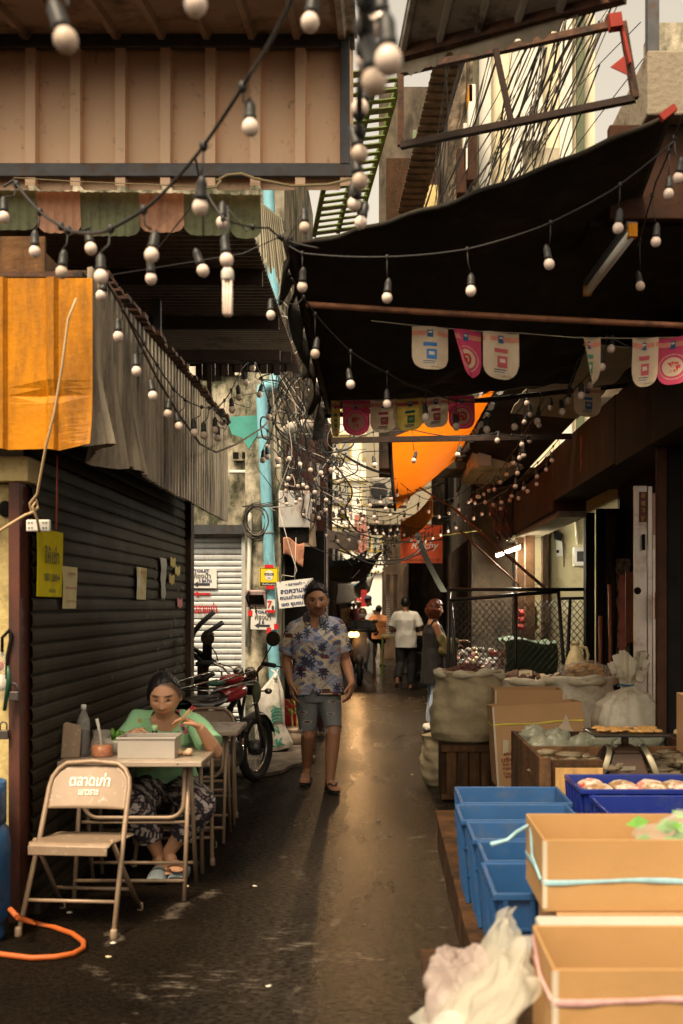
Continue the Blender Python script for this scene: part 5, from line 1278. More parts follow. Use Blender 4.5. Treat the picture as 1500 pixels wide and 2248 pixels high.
for s_ in (-1, 1):
    b = MB(); b.tube([V(s_ * .23, .275, 1.045), V(s_ * .37, .215, 1.03)], .019, 10); b.build('grip', m_rubber, hd, smooth=True)
    b = MB(); b.tube([V(s_ * .2, .34, 1.035), V(s_ * .36, .30, 1.02), V(s_ * .41, .27, 1.015)], .006, 6); b.build('lever', m_blk, hd, smooth=True)
    b = MB(); b.tube([V(s_ * .21, .31, 1.05), V(s_ * .24, .33, 1.12), V(s_ * .30, .31, 1.20)], .006, 6); ms = b.build('mirror', m_blk, mo, smooth=True)
    b = MB(); b.lathe([(.02, .03), (.055, .022), (.064, .0), (.064, -.006)], (s_ * .31, .31, 1.25), 22, Matrix.Rotation(rad(-90), 3, 'X')); b.build('mirror_shell', m_blk, ms, smooth=True)
    b = MB(); b.lathe([(.001, .002), (.057, 0)], (s_ * .31, .303, 1.25), 22, Matrix.Rotation(rad(90), 3, 'X')); b.build('mirror_glass', _mats['mirror_glass'], ms)
    b = MB(); b.tube([V(s_ * .08, .42, .80), V(s_ * .17, .44, .80)], .008, 6); b.ell(V(s_ * .20, .44, .80), .035, .03, .026); b.build('indicator', m_chrome, mo, smooth=True)
b = MB(); b.lathe([(.03, -.08), (.075, -.03), (.085, .02), (.08, .05)], (0, .46, .84), 20, Matrix.Rotation(rad(-90), 3, 'X')); b.build('headlight', m_blk, mo, smooth=True)
for x in (-.055, .055):
    b = MB(); b.lathe([(.04, -.04), (.045, .02), (.04, .03)], (x, .39, .96), 18, Matrix.Rotation(rad(35), 3, 'X')); b.build('gauge', m_chrome, mo, smooth=True)
# chrome carrier over the tank with rags
b = MB()
for s_ in (-1, 1):
    b.tube([V(s_ * .17, -.55, .86), V(s_ * .17, .22, .90), V(s_ * .17, .30, .88), V(s_ * .17, .31, .72), V(s_ * .16, .12, .68)], .009, 8)
    b.tube([V(s_ * .17, .25, .98), V(s_ * .17, .30, .96), V(s_ * .17, .31, .80)], .008, 8); b.tube([V(s_ * .17, -.4, .93), V(s_ * .17, .25, .985)], .008, 8)
for y in (-.5, -.25, 0, .22): b.tube([V(-.17, y, .87), V(.17, y, .87)], .007, 6)
b.build('carrier', m_chrome, mo, smooth=True)
for (c, rx, ry, rz_, cm) in ((V(.06, .05, .925), .08, .16, .04, m_tank), (V(.08, -.25, .91), .06, .12, .025, mat('green_rag', (.05, .14, .08), .8, var=.3)), (V(.16, .30, .80), .035, .05, .09, mat('camo_rag', (.11, .12, .06), .8, var=.5, scale=16))):
    b = MB(); b.ell(c, rx, ry, rz_, 16, 10); b.build('bundle', cm, mo, smooth=True)
b = MB(); b.tube([V(.03, .46, .9), V(.15, .40, .99), V(.25, .32, 1.04)], .005, 5); b.tube([V(-.03, .46, .9), V(-.15, .42, 1.0), V(-.25, .32, 1.04)], .005, 5); b.tube([V(.05, .3, .85), V(.12, .38, .97), V(.2, .34, 1.03)], .005, 5); b.build('control_cables', m_cable, mo, smooth=True)
mo.location = (-1.31, 8.95, 0); mo.rotation_euler = (0, 0, rad(-20))
# cart frame behind it
cf = thing('cart_frame', 'black tubular cart with bent push handles behind the motorcycle', 'cart', P(450, 1690, 10.1) * 1)
cf.location = V(-1.58, 10.1, 0)
for pts in ([(417, 1455), (418, 1410), (426, 1388), (440, 1370), (470, 1343)], [(450, 1445), (451, 1405), (457, 1388), (490, 1366)], [(460, 1448), (460, 1402), (466, 1388)]):
    b = MB(); b.tube([P(x, y, 10.05) for x, y in pts], .024, 10); hn = b.build('push_handle', m_blk, cf, smooth=True)
for a, c in (((416, 1418), (474, 1456)), ((414, 1430), (460, 1462)), ((412, 1512), (470, 1478)), ((412, 1500), (440, 1488))):
    b = MB(); b.tube([P(*a, 10.1), P(*c, 10.05)], .022, 10); b.build('frame_tube', m_blk, cf, smooth=True)
b = MB(); q = P(446, 1430, 10.12); b.box(q.x - .05, q.x + .05, 10.1, 10.15, .1, q.z); b.build('upright', m_darkwood, cf)
b = MB(); b.box(-1.9, -1.35, 9.95, 10.5, .30, .34); b.build('deck', m_darkwood, cf)
for s_ in (-1, 1):
    b = MB(); n = 24; b.tube([V(-1.63 + s_ * .2, 10.2 + .17 * math.cos(a), .205 + .17 * math.sin(a)) for a in [k * 2 * math.pi / n for k in range(n)]], .03, 8, closed=True); b.build('wheel', m_rubber, cf, smooth=True)
# ================================================================ RIGHT SIDE: the stall
def mat_card(n_, c): return mat(n_, c, .8, var=.10, scale=2.5, dirt=((c[0] * .78, c[1] * .74, c[2] * .68), .14, 3), bump=.06, bscale=60, streak=.8)
m_card = mat_card('cardboard', (.40, .225, .085)); m_card2 = mat_card('brown_cardboard', (.42, .235, .105))
m_cut = mat('cardboard_edge', (.52, .44, .33), .8, var=.1)
def carton(name, label, x0, x1, y0, y1, z0, z1, m, strap=None, group=None, tilt=0., flap=0.):
    t = thing(name, label, 'box', ((x0 + x1) / 2, (y0 + y1) / 2, z0), group); e = .006
    b = MB()
    def wob(p): return p
    b.box(x0, x1, y0, y0 + e, z0, z1); b.box(x0, x1, y1 - e, y1, z0, z1 + .004); b.box(x0, x0 + e, y0 + e, y1 - e, z0, z1 + .002); b.box(x1 - e, x1, y0 + e, y1 - e, z0, z1); b.box(x0 + e, x1 - e, y0 + e, y1 - e, z0, z0 + e)
    b.build('body', m, t, bev=.002)
    b = MB(); b.box(x0 - .0015, x0 + .012, y0 - .0016, y0 - .0004, z0 + .01, z1 - .004); b.build('corner_tape', m_cut, t)
    if strap:
        zc, hh, mm = strap
        b = MB()
        def fst(u, v):
            # runs round the box
            per = [(x0 - .003, y1), (x0 - .003, y0 - .003), (x1 + .003, y0 - .003), (x1 + .003, y1)]
            Ls = [abs(y1 - y0), abs(x1 - x0), abs(y1 - y0)]; s_ = u * sum(Ls); k = 0
            while k < 2 and s_ > Ls[k]: s_ -= Ls[k]; k += 1
            a, c = per[k], per[k + 1]; q = min(1, s_ / Ls[k])
            x, y = a[0] + (c[0] - a[0]) * q, a[1] + (c[1] - a[1]) * q
            return V(x, y - .001 * math.sin(u * 90), zc + hh * (v - .5) * (1 + .25 * math.sin(u * 37)) + .004 * math.sin(u * 23))
        b.sheet(fst, 120, 3, th=.001); b.build('strap', mm, t, smooth=True)
    return t
m_bstrap = mat('pale_blue_strap', (.30, .50, .56), .45, var=.25, scale=25); m_pstrap = mat('pink_strap', (.62, .36, .34), .45, var=.25, scale=25); m_ystrap = mat('yellow_strap_tape', (.62, .50, .05), .4)
# near work table, hidden under the boxes
wt = thing('stall_table', 'dark wooden stall table under the nearest cardboard boxes', 'table', (.9, 2.7, 0))
b = MB(); b.box(.12, 1.7, 1.7, 3.46, .40, .44); b.build('top', m_darkwood, wt, bev=.005)
for x in (.2, 1.6):
    for y in (1.8, 3.36):
        b = MB(); b.box(x - .03, x + .03, y - .03, y + .03, 0, .40); b.build('leg', m_darkwood, wt)
cA = carton('cardboard_box', 'open cardboard box with a pale blue strap and leafy greens inside', .462, 1.62, 3.145, 3.52, .645, .852, m_card, (.732, .013, m_bstrap), 'near cardboard boxes')
cB = carton('cardboard_box', 'open cardboard box with a pink strap, nearest to the viewer', .362, 1.4, 2.325, 2.635, .445, .752, m_card, (.684, .013, m_pstrap), 'near cardboard boxes')
b = MB(); p0 = V(.459, 3.145, .745)
b.tube([V(.463, 3.42, .83), V(.452, 3.3, .77), V(.456, 3.15, .737)], .004, 6); b.tube([V(.46, 3.46, .83), V(.43, 3.5, .80), V(.40, 3.5, .775), V(.345, 3.48, .765)], [.005, .007, .006, .008], 6)
b.build('strap_end', m_bstrap, cA, smooth=True)
b = MB(); b.tube([V(.358, 2.6, .74), V(.352, 2.45, .70), V(.36, 2.33, .685)], .004, 6); b.build('strap_end', m_pstrap, cB, smooth=True)
fb_ = thing('foam_box', 'white polystyrene box between the two nearest cardboard boxes', 'box', (1, 3.2, .44))
b = MB(); b.box(.435, 1.6, 2.96, 3.12, .445, .642); b.build('body', mat('polystyrene', (.44, .41, .35), .85, var=.06, bump=.2, bscale=120), fb_, bev=.008)
b = MB(); b.box(.50, 1.6, 3.13, 3.5, .443, .643); tag(b.build('support_box', m_card2, origin=(1, 3.3, .443), bev=.003), 'brown box under the blue strapped cardboard box', 'box')
gb = thing('greens_bag', 'clear bag of leafy green vegetables in the strapped cardboard box', 'bag', (1.05, 3.33, .7))
rg_ = random.Random(8); b = MB()
for i in range(46):
    c = V(rg_.uniform(.80, 1.22), rg_.uniform(3.20, 3.45), rg_.uniform(.76, .875)); a = rg_.uniform(0, 6.28); L_ = rg_.uniform(.04, .09)
    d = V(math.cos(a), .4 * math.sin(a), rg_.uniform(-.3, .5)).normalized(); s_ = d.cross(V(.3, -1, .4)).normalized(); 
    b.add([c, c + d * L_ * .4 + s_ * L_ * .3, c + d * L_, c + d * L_ * .4 - s_ * L_ * .3], [(0, 1, 2, 3)])
b.build('leaves', mat('leafy_green', (.13, .33, .04), .45, var=.5, scale=14), gb)
def fblob(c, rx, ry, rz, s, amp, rough=9.0):
    def f(u, v):
        a = 2 * math.pi * u; p = math.pi * v
        d = V(math.sin(p) * math.cos(a), math.sin(p) * math.sin(a), -math.cos(p))
        k = 1 + amp * (abs(nz(d, 1.6, s)) * 1.3 + .5 * nz(d, 4.1, s + 3) - .2) + amp * .35 * nz(d, rough, s + 9)
        return Vector(c) + V(d.x * rx * k, d.y * ry * k, d.z * rz * k)
    return f
b = MB(); b.sheet(fblob((1.03, 3.33, .80), .26, .15, .085, 2, .35), 40, 24); b.build('film', film('clear_film', (.8, .8, .76), .22, .12), gb, smooth=True)
def fbag2(c, rx, ry, rz, s):
    def f(u, v):
        a = 2 * math.pi * u; p = math.pi * v
        d = V(math.sin(p) * math.cos(a), math.sin(p) * math.sin(a), -math.cos(p))
        q = d + V(nz(d, 1.1, s), nz(d, 1.1, s + 9), nz(d, 1.1, s + 4)) * .5; q.z *= .45
        r1 = 1 - abs(nz(q, 1.7, s)) * 2; r2 = 1 - abs(nz(q, 3.6, s + 2)) * 2; r3 = 1 - abs(nz(q, 7.5, s + 5)) * 2
        k = .86 + .75 * nz(d, 1.1, s + 1) + .15 * (r1 - .5) + .08 * (r2 - .5) + .022 * (r3 - .5)
        return Vector(c) + V(d.x * rx * k, d.y * ry * k, d.z * rz * k)
    return f
m_bagfilm = film('milky_film', (.62, .57, .50), .62, .30)
for (nm, lb, c, rx, ry, rz, s, mm) in (('plastic_bag', 'crumpled milky plastic bag slumped against the nearest cardboard boxes', (.285, 2.74, .585), .085, .18, .17, 5, film('milky_film2', (.80, .76, .64), .5, .16)),
                                   ('plastic_bag', 'pinkish clear plastic bag left of the milky one', (.205, 2.86, .52), .10, .12, .12, 11, film('pinkish_film', (.70, .58, .54), .42, .16)),
                                   ('plastic_bag', 'white plastic bag spread lowest, at the bottom edge of the stall', (.25, 2.58, .45), .145, .17, .085, 17, film('white_film', (.86, .80, .74), .68, .2))):
    b = MB()
    if s == 5:
        for o_ in (0, .018):
            def fdr(u, v, o_=o_):
                y = 2.40 + .56 * u; fold = math.sin(u * 17 + 3 * nz((u * 2, v * 2, o_ * 50), 1, 3)) ; r1 = 1 - 2 * abs(nz((u * 3 + v * .6, v * 1.5, o_ * 30), 1.6, 8)); r2 = 1 - 2 * abs(nz((u * 7 + v * 2, v * 3, 1), 1.5, 4))
                bul = math.sin(math.pi * min(1, .15 + v * .75)) * (.35 + .65 * math.sin(math.pi * u))
                x = .352 - .05 * v - .16 * v * v - .035 * bul - .020 * fold * v - .045 * r1 * (.3 + v) * .6 - .018 * r2 + o_
                z = .725 - .30 * v ** 1.15 + .05 * nz((u * 4, v * 2, 0), 1, 6) - .06 * abs(u - .55) * (1 - v)
                return V(x, y + .03 * r1 * v, z)
            b.sheet(fdr, 70, 60)
    else: b.sheet(fbag2(c, rx, ry, rz, s), 110, 80)
    tag(b.build(nm, mm, origin=c, smooth=True), lb, 'bag', 'plastic bags at the near boxes')
# low platform and blue crates
pl = thing('platform', 'low dark wooden platform under the blue crates', 'platform', (1, 5, 0))
b = MB()
for i in range(8): b.box(.33 + .002 * (i % 2), 1.8, 3.5 + i * .42, 3.5 + i * .42 + .41, .215, .245)
b.build('deck', m_darkwood, pl, bev=.004)
b = MB(); b.box(.345, .375, 3.52, 6.84, 0, .213); b.box(.375, 1.7, 3.52, 3.55, 0, .213); b.build('skirt', m_darkwood, pl)
def crate(name, label, x0, y0, wd, dp, z0, h, m, group):
    t = thing(name, label, 'crate', (x0 + wd / 2, y0 + dp / 2, z0), group)
    x1, y1, z1 = x0 + wd, y0 + dp, z0 + h; e = .005; tp_ = .028
    def wall(b, A, Bp, C, D_, n):          # outer quad with thickness
        n = Vector(n); b.add([A, Bp, C, D_, A + n * e, Bp + n * e, C + n * e, D_ + n * e], [(3, 2, 1, 0), (4, 5, 6, 7), (0, 1, 5, 4), (1, 2, 6, 5), (2, 3, 7, 6), (3, 0, 4, 7)])
    b = MB()
    a0, a1, c0, c1 = x0 + tp_, x1 - tp_, y0 + tp_, y1 - tp_
    wall(b, V(a0, c0, z0), V(a1, c0, z0), V(x1, y0, z1), V(x0, y0, z1), YA)
    wall(b, V(a1, c1, z0), V(a0, c1, z0), V(x0, y1, z1), V(x1, y1, z1), -YA)
    wall(b, V(a0, c1, z0), V(a0, c0, z0), V(x0, y0, z1), V(x0, y1, z1), XA)
    wall(b, V(a1, c0, z0), V(a1, c1, z0), V(x1, y1, z1), V(x1, y0, z1), -XA)
    b.box(a0, a1, c0, c1, z0, z0 + e); b.build('tub', m, t)
    b = MB(); r = .011
    b.box(x0 - r, x1 + r, y0 - r, y0 + .003, z1 - .02, z1 + .004); b.box(x0 - r, x1 + r, y1 - .003, y1 + r, z1 - .02, z1 + .004); b.box(x0 - r, x0 + .003, y0 + .003, y1 - .003, z1 - .02, z1 + .004); b.box(x1 - .003, x1 + r, y0 + .003, y1 - .003, z1 - .02, z1 + .004)
    b.build('rim', m, t, bev=.004)
    b = MB()
    for k in range(6):
        q = k / 5
        for (P0, P1, n) in ((V(x0, y0, z1 - .02), V(x1, y0, z1 - .02), -YA), (V(x0, y1, z1 - .02), V(x0, y0, z1 - .02), -XA)):
            tpnt = P0.lerp(P1, .06 + .88 * q); cen = V((x0 + x1) / 2, (y0 + y1) / 2, 0); low = V(tpnt.x + (cen.x - tpnt.x) * (2 * tp_ / wd if n.y else 0) + (tp_ if n.x else 0), tpnt.y + (tp_ if n.y else 0), z0)
            b.bar(low + n * .006, tpnt + n * .006, .010, .016)
    for zz in (.33, .66):
        i_ = tp_ * (1 - zz)
        b.bar(V(x0 + i_, y0 + i_ - .004, z0 + h * zz), V(x1 - i_, y0 + i_ - .004, z0 + h * zz), .006, .008); b.bar(V(x0 + i_ - .004, y1 - i_, z0 + h * zz), V(x0 + i_ - .004, y0 + i_, z0 + h * zz), .006, .008)
    b.build('ribs', m, t)
    return t
m_bcr = mat('blue_plastic', (.018, .072, .195), .42, var=.15, scale=4, dirt=((.06, .085, .14), .26, 9), rvar=.1)
m_dcr = mat('royal_blue_plastic', (.009, .022, .18), .35, var=.15, scale=4, dirt=((.04, .05, .12), .2, 7))
gl = 'light blue crates in the row along the lane'
lbs = ('light blue plastic crate at the far end of the row along the lane', 'second light blue plastic crate from the far end of the row', 'middle light blue plastic crate of the row, a clear bag inside', 'light blue plastic crate with a clear film scrap, second from the near end', 'light blue plastic crate with ribbed front at the near end of the row')
ys = (5.52, 5.06, 4.67, 4.31, 3.96, 3.52)
for i in range(5):
    dx = (.372, .345, .366, .380, .366)[i]
    crate('plastic_crate', lbs[i], dx, ys[i + 1] + .012, .50, ys[i] - ys[i + 1] - .03, .248, .362 - .004 * i, m_bcr, gl)
gd = 'dark blue crates of packets'
crate('plastic_crate', 'dark blue plastic crate full of red and white packets', .93, 5.08, .80, .44, .25, .42, m_dcr, gd)
crate('plastic_crate', 'dark blue plastic crate in front of the packet filled one', .96, 4.55, .80, .47, .25, .40, m_dcr, gd)
crate('plastic_crate', 'dark blue plastic crate behind the near boxes, a knotted bag on it', 1.0, 4.02, .72, .47, .25, .37, m_dcr, gd)
m_pk = mat('printed_packet', (.62, .52, .42), .35, var=.2, scale=18, dirt=((.45, .05, .03), .5, 22)); m_pk2 = mat('brown_packet', (.30, .17, .08), .4, var=.5, scale=25, dirt=((.65, .58, .48), .42, 16))
rk = random.Random(21)
for i in range(10):
    c = V(1.04 + .135 * (i % 5) + rk.uniform(-.015, .015), 5.22 + .16 * (i // 5), .635 + rk.uniform(0, .02)); b = MB()
    b.sheet(fblob(c, .066, .085, .03, i * 3.1, .12), 24, 14)
    tag(b.build('packet', m_pk if i % 2 else m_pk2, origin=c, smooth=True), ('red and white printed packet in the dark blue crate' if i % 2 else 'brown printed packet in the dark blue crate'), 'packet', 'red and white packets' if i % 2 else 'brown packets')
b = MB(); c = V(.55, 4.50, .50); b.sheet(fblob((.52, 4.48, .50), .12, .10, .05, 4, .5), 40, 24)
tag(b.build('film_scrap', film('clear_film_b', (.75, .75, .74), .45, .15), origin=c, smooth=True), 'crumpled clear bag lying in the middle light blue crate', 'bag')
b = MB(); c = V(1.12, 4.2, .62); b.sheet(fblob(c, .09, .08, .05, 14, .4), 36, 22); b.tube([c + V(0, 0, .03), c + V(-.01, 0, .07), c + V(.01, 0, .10)], [.03, .012, .02], 10)
b.box(1.03, 1.21, 4.1, 4.3, .565, .575)
tag(b.build('knotted_bag', film('clear_film_c', (.7, .66, .6), .5, .15), origin=c, smooth=True), 'small knotted clear bag on the dark blue crate', 'bag')

# --- wooden tray of dried goods
wb = thing('wooden_tray', 'long dark wooden tray of bagged dried goods behind the blue crates', 'tray', (1.25, 6.2, .3))
for nm, a in (('side_board', (.80, .825, 5.60, 6.80, .34, .75)), ('side_board', (1.70, 1.725, 5.60, 6.80, .34, .75)), ('end_board', (.827, 1.13, 5.60, 5.63, .36, .735)), ('end_board', (.827, 1.698, 6.77, 6.80, .36, .745)), ('bottom_board', (.827, 1.698, 5.633, 6.768, .38, .58)), ('divider', (.827, 1.698, 6.18, 6.20, .58, .73))):
    b = MB(); b.box(*a); b.build(nm, m_darkwood if nm != 'divider' else m_wood, wb, bev=.004)
for xb_ in (.80,):
    b = MB(); b.box(xb_, xb_ + .06, 5.57, 5.6, .25, .75); b.build('corner_batten', m_wood, wb, bev=.003)
b = MB(); b.box(.88, 1.12, 5.555, 5.568, .30, .70); b.build('plywood_patch', mat('plywood', (.50, .29, .10), .6, var=.2, scale=4, dirt=((.22, .11, .04), .3, 4), streak=.3), wb)
for i in range(9):
    c = V(.93 + .11 * (i % 7) + rk.uniform(-.02, .02), 6.46 + .12 * (i // 5) + rk.uniform(-.03, .03), .68 + rk.uniform(0, .05)); b = MB()
    b.sheet(fblob(c, .085, .06, .075, i * 2.3, .35), 26, 16)
    tag(b.build('goods_bag', film('greenish_film', (.36, .36, .27), .75, .25), origin=c, smooth=True), 'bag of pale green dried goods in the back of the wooden tray', 'bag', 'bags of dried goods')
b = MB()
for i in range(120):
    c = V(rk.uniform(.86, 1.66), rk.uniform(5.68, 6.14), rk.uniform(.62, .715)); b.sheet(fblob(c, rk.uniform(.03, .08), rk.uniform(.02, .06), .018, i, .7), 10, 7)
tag(b.build('dried_goods', film('wrapped_goods', (.34, .27, .18), .7, .12), origin=(1.25, 5.9, .6), smooth=True), 'film wrapped dried goods lying in the front of the wooden tray', 'dried goods', kind='stuff')
# scale
scl = thing('weighing_scale', 'brown counter scale with round dials on both sides, seen from behind', 'scale', (1.28, 5.76, .588))
m_scale = mat('brown_enamel', (.075, .038, .020), .45, .1, var=.3, scale=8, dirt=((.03, .02, .014), .35, 8)); S0 = V(P(1372, 0, 5.76).x, 5.76, .588)
b = MB()
for (x0, x1, d0, z0, x2, x3, d1, z1) in ((-.125, .125, .11, 0, -.075, .075, .07, .17), (-.075, .075, .07, .17, -.045, .045, .045, .205)):
    b.add([S0 + V(*q) for q in ((x0, -d0, z0), (x1, -d0, z0), (x1, d0, z0), (x0, d0, z0), (x2, -d1, z1), (x3, -d1, z1), (x3, d1, z1), (x2, d1, z1))], [(3, 2, 1, 0), (4, 5, 6, 7), (0, 1, 5, 4), (1, 2, 6, 5), (2, 3, 7, 6), (3, 0, 4, 7)])
b.build('housing', m_scale, scl, bev=.01)
for s_ in (-1, 1):
    Mr = Matrix.Rotation(rad(s_ * 68), 3, 'Y')
    b = MB(); b.lathe([(.112, 0), (.116, .015), (.112, .028)], S0 + V(s_ * .115, .0, .095), 30, Mr); dl = b.build('dial', mat('dial_rim', (.42, .36, .24), .4, .3), scl, smooth='auto')
    b = MB(); b.lathe([(.001, .030), (.104, .029)], S0 + V(s_ * .115, .0, .095), 30, Mr); b.build('dial_face', m_scale if s_ > 0 else m_darkwood, dl)
b = MB(); b.tube([S0 + V(0, 0, .2), S0 + V(0, 0, .262)], .02, 10); b.build('neck', m_scale, scl, smooth=True)
b = MB(); b.box(S0.x - .19, S0.x + .20, 5.60, 5.92, S0.z + .262, S0.z + .276); b.build('pan', mat('black_pan', (.02, .017, .014), .3, .4), scl, bev=.004)
b = MB(); b.box(S0.x - .035, S0.x + .035, 5.665, 5.67, S0.z + .085, S0.z + .105); b.build('name_plate', mat('dull_plate', (.35, .30, .22), .4, .5), scl)
b = MB()
for i in range(60): b.sheet(fblob(V(S0.x + rk.uniform(-.15, .18), rk.uniform(5.66, 5.88), S0.z + .285), .022, .018, .008, i, .5), 7, 5)
tag(b.build('dried_shrimp', mat('amber_scraps', (.32, .17, .05), .4, var=.5, scale=30), origin=S0 + V(0, 0, .28), smooth=True), 'handful of amber dried goods on the scale pan', 'dried goods', kind='stuff')
b = MB(); b.box(S0.x - .2, S0.x + .22, 5.62, 5.92, .575, .587); tag(b.build('wooden_board', m_wood, origin=(S0.x, 5.76, .575)), 'wooden board under the brown counter scale', 'board')
# crates and boxes by the right edge
wc = thing('wooden_crate', 'dark wooden crate with pale dried goods on it, right of the scale', 'crate', (1.9, 6.7, .25))
b = MB(); b.box(1.74, 2.4, 6.3, 6.9, .25, .72); b.build('body', m_darkwood, wc, bev=.006)
b = MB()
for z in (.36, .48, .60): b.box(1.73, 2.4, 6.285, 6.298, z, z + .09)
b.build('slats', m_wood, wc)
b = MB()
for i in range(40): b.sheet(fblob(V(rk.uniform(1.78, 2.2), rk.uniform(6.34, 6.8), .735 + .02 * rk.random()), .04, .03, .018, i, .5), 8, 6)
b.build('goods', mat('pale_dried', (.42, .32, .18), .7, var=.3, scale=30), wc, smooth=True)['kind'] = 'stuff'
carton('cardboard_box', 'brown cardboard box leaning at the right edge of the stall', 1.60, 2.0, 5.62, 5.95, .74, 1.05, m_card2)
# --- cartons in the middle of the stall
c1 = carton('cardboard_box', 'open brown cardboard box with a yellow strap and a torn patch', .80, 1.43, 7.60, 8.02, .27, .83, m_card2, (.70, .012, m_ystrap), 'brown cardboard boxes')
c1.rotation_euler = (rad(-3), rad(-3.5), 0)
b = MB(); b.prism([(-.06, -.10), (.07, -.10), (.075, -.05), (.045, .0), (.02, .09), (-.01, .03), (-.04, 0)], V(1.29, 7.594, .66), XA, ZA, .002)
b.prism([(0, 0), (.04, .01), (.05, .09), (.01, .1)], V(.85, 7.594, .50), XA, ZA, .002); b.build('torn_patch', mat('torn_card', (.50, .40, .27), .9, var=.2), c1)
b = MB()
for body, z, wd, hh in (('ผลิตโดย', .50, .08, .025), ('บริษัท', .46, .12, .035), ('59/1 ถ.', .425, .11, .02), ('กรุงเทพ', .395, .11, .02), ('โทร. 02', .365, .11, .02), ('www.', .34, .09, .018)): write(b, body, V(.90, 7.597, z), XA, ZA, wd, hh, .02)
b.build('red_print', mat('carton_red', (.22, .05, .03), .8), c1)
c2 = carton('cardboard_box', 'brown cardboard box behind the yellow strapped one', .83, 1.33, 8.06, 8.34, .30, .905, m_card2, None, 'brown cardboard boxes')
ct = thing('box_stand', 'dark crate under the brown cardboard boxes', 'crate', (1.1, 7.9, 0)); b = MB(); b.box(.82, 1.45, 7.62, 8.4, 0, .265); b.build('body', m_darkwood, ct, bev=.006)
# --- sacks
m_hess = mat('khaki_woven', (.44, .35, .21), .75, var=.15, scale=5, dirt=((.29, .225, .13), .3, 4), bump=.6, bscale=16); m_wsack = mat('white_sack', (.70, .62, .48), .7, var=.14, scale=5, dirt=((.36, .29, .19), .3, 4), bump=.55, bscale=16)
m_rim = mat('pale_sack_rim', (.56, .48, .33), .8, var=.2, scale=8, bump=.5, bscale=20)
def sack(label, c, r, h, m, fill=None, rim=True, name='sack', group='sacks of dried goods', lean=(0, 0), seed=1):
    t = thing(name, label, 'sack', c, group); c = Vector(c)
    prof = [(0, .80), (.03, .93), (.15, 1.03), (.4, 1.04), (.65, .98), (.85, .93), (.93, .97), (1.0, 1.02), (1.02, .95), (.97, .88), (.90, .86)]
    def f(u, v):
        k = v * (len(prof) - 1); i = min(int(k), len(prof) - 2); q = k - i
        z = prof[i][0] * (1 - q) + prof[i + 1][0] * q; rr = prof[i][1] * (1 - q) + prof[i + 1][1] * q
        a = 2 * math.pi * u
        fold = 1 + .03 * math.sin(a * 7 + z * 9 + seed) * (.4 + z) + .045 * (1 - 2 * abs(nz((a * .9, z * 4 + a * .5, 0), 1.2, seed + 2))) + .10 * max(0, math.sin(z * 3.1)) * (1 if math.cos(a) > 0 else .4) * abs(math.cos(a)) + .05 * nz((math.cos(a) * 2, math.sin(a) * 2, z * 3), 1, seed) + .02 * math.sin(z * 30 + 3 * math.sin(a * 2 + seed))
        return c + V(r * rr * fold * math.cos(a) + lean[0] * z, r * .92 * rr * fold * math.sin(a) + lean[1] * z, h * z * (1 + .05 * nz((math.cos(a), math.sin(a), 0), 1.4, seed + 5)) - .05 * r * math.sin(a) * z)
    b = MB(); b.sheet(f, 56, 60); b.build('cloth', m, t, smooth=True)
    if rim and fill:
        b = MB(); ring = []
        for k in range(40):
            a = 2 * math.pi * k / 40; q = r * (1.0 + .05 * math.sin(a * 5 + seed) + .06 * nz((math.cos(a), math.sin(a), 0), 2, seed)); ring.append(c + V(q * math.cos(a) + lean[0], .92 * q * math.sin(a) + lean[1], h * (.98 + .07 * nz((math.cos(a), math.sin(a), 0), 1.6, seed + 4))))
        b.tube(ring, [.026 + .012 * math.sin(k * 1.3 + seed) for k in range(40)], 10, closed=True); b.build('rolled_rim', m_rim, t, smooth=True)
    if fill:
        b = MB(); rs_ = random.Random(seed)
        b.ell(c + V(lean[0] * .92, lean[1] * .92, h * .90), r * .84, r * .78, h * .06, 20, 8)
        for i in range(150):
            a = rs_.uniform(0, 6.28); q = r * .78 * math.sqrt(rs_.random()); e = .020 + .012 * rs_.random()
            b.ell(c + V(lean[0] + q * math.cos(a), lean[1] + .9 * q * math.sin(a), h * (.95 + .14 * (1 - q / r) + .02 * rs_.random())), e, e * .8, e * .65, 7, 5, Matrix.Rotation(rs_.uniform(0, 3), 3, V(1, rs_.random(), 0).normalized()))
        b.build('contents', fill, t, smooth=True)['kind'] = 'stuff'
    return t
cs = thing('wooden_crate', 'old wooden crate under the khaki sack of dried red chillies', 'crate', (.65, 8.75, 0))
b = MB(); b.box(.46, .86, 8.52, 9.0, .005, .445); b.build('body', m_darkwood, cs, bev=.006)
b = MB(); 
for i in range(4): b.box(.50 + i * .09, .575 + i * .09, 8.505, 8.518, .05, .41)
b.box(.455, .865, 8.49, 8.504, .02, .06); b.box(.455, .865, 8.49, 8.504, .39, .44); b.build('slats', m_wood, cs, bev=.003)
m_chil = mat('dried_chilli', (.085, .022, .014), .45, var=.6, scale=30)
sack('khaki woven sack brimming with dried red chillies, on the wooden crate', (.66, 8.75, .447), .262, .55, m_hess, m_chil, lean=(.03, .0), seed=3)
sack('white sack of dark dried goods behind the brown cardboard boxes', (1.17, 9.2, .30), .30, .62, m_wsack, mat('brown_dried', (.11, .055, .035), .6, var=.6, scale=30), seed=9)
sack('white sack under the clear bag of amber snacks', (1.62, 9.1, .25), .30, .68, m_wsack, mat('brown_dried2', (.13, .08, .04), .6, var=.5, scale=30), seed=15)
sack('tall pale sack with dark Thai printing beside the shop column', (2.14, 8.7, .2), .24, .80, m_wsack, mat('tan_dried', (.32, .20, .10), .6, var=.5, scale=30), seed=22)
sack('low khaki sack on the ground behind the wooden crate', (.56, 9.35, 0), .22, .42, m_hess, None, seed=31)
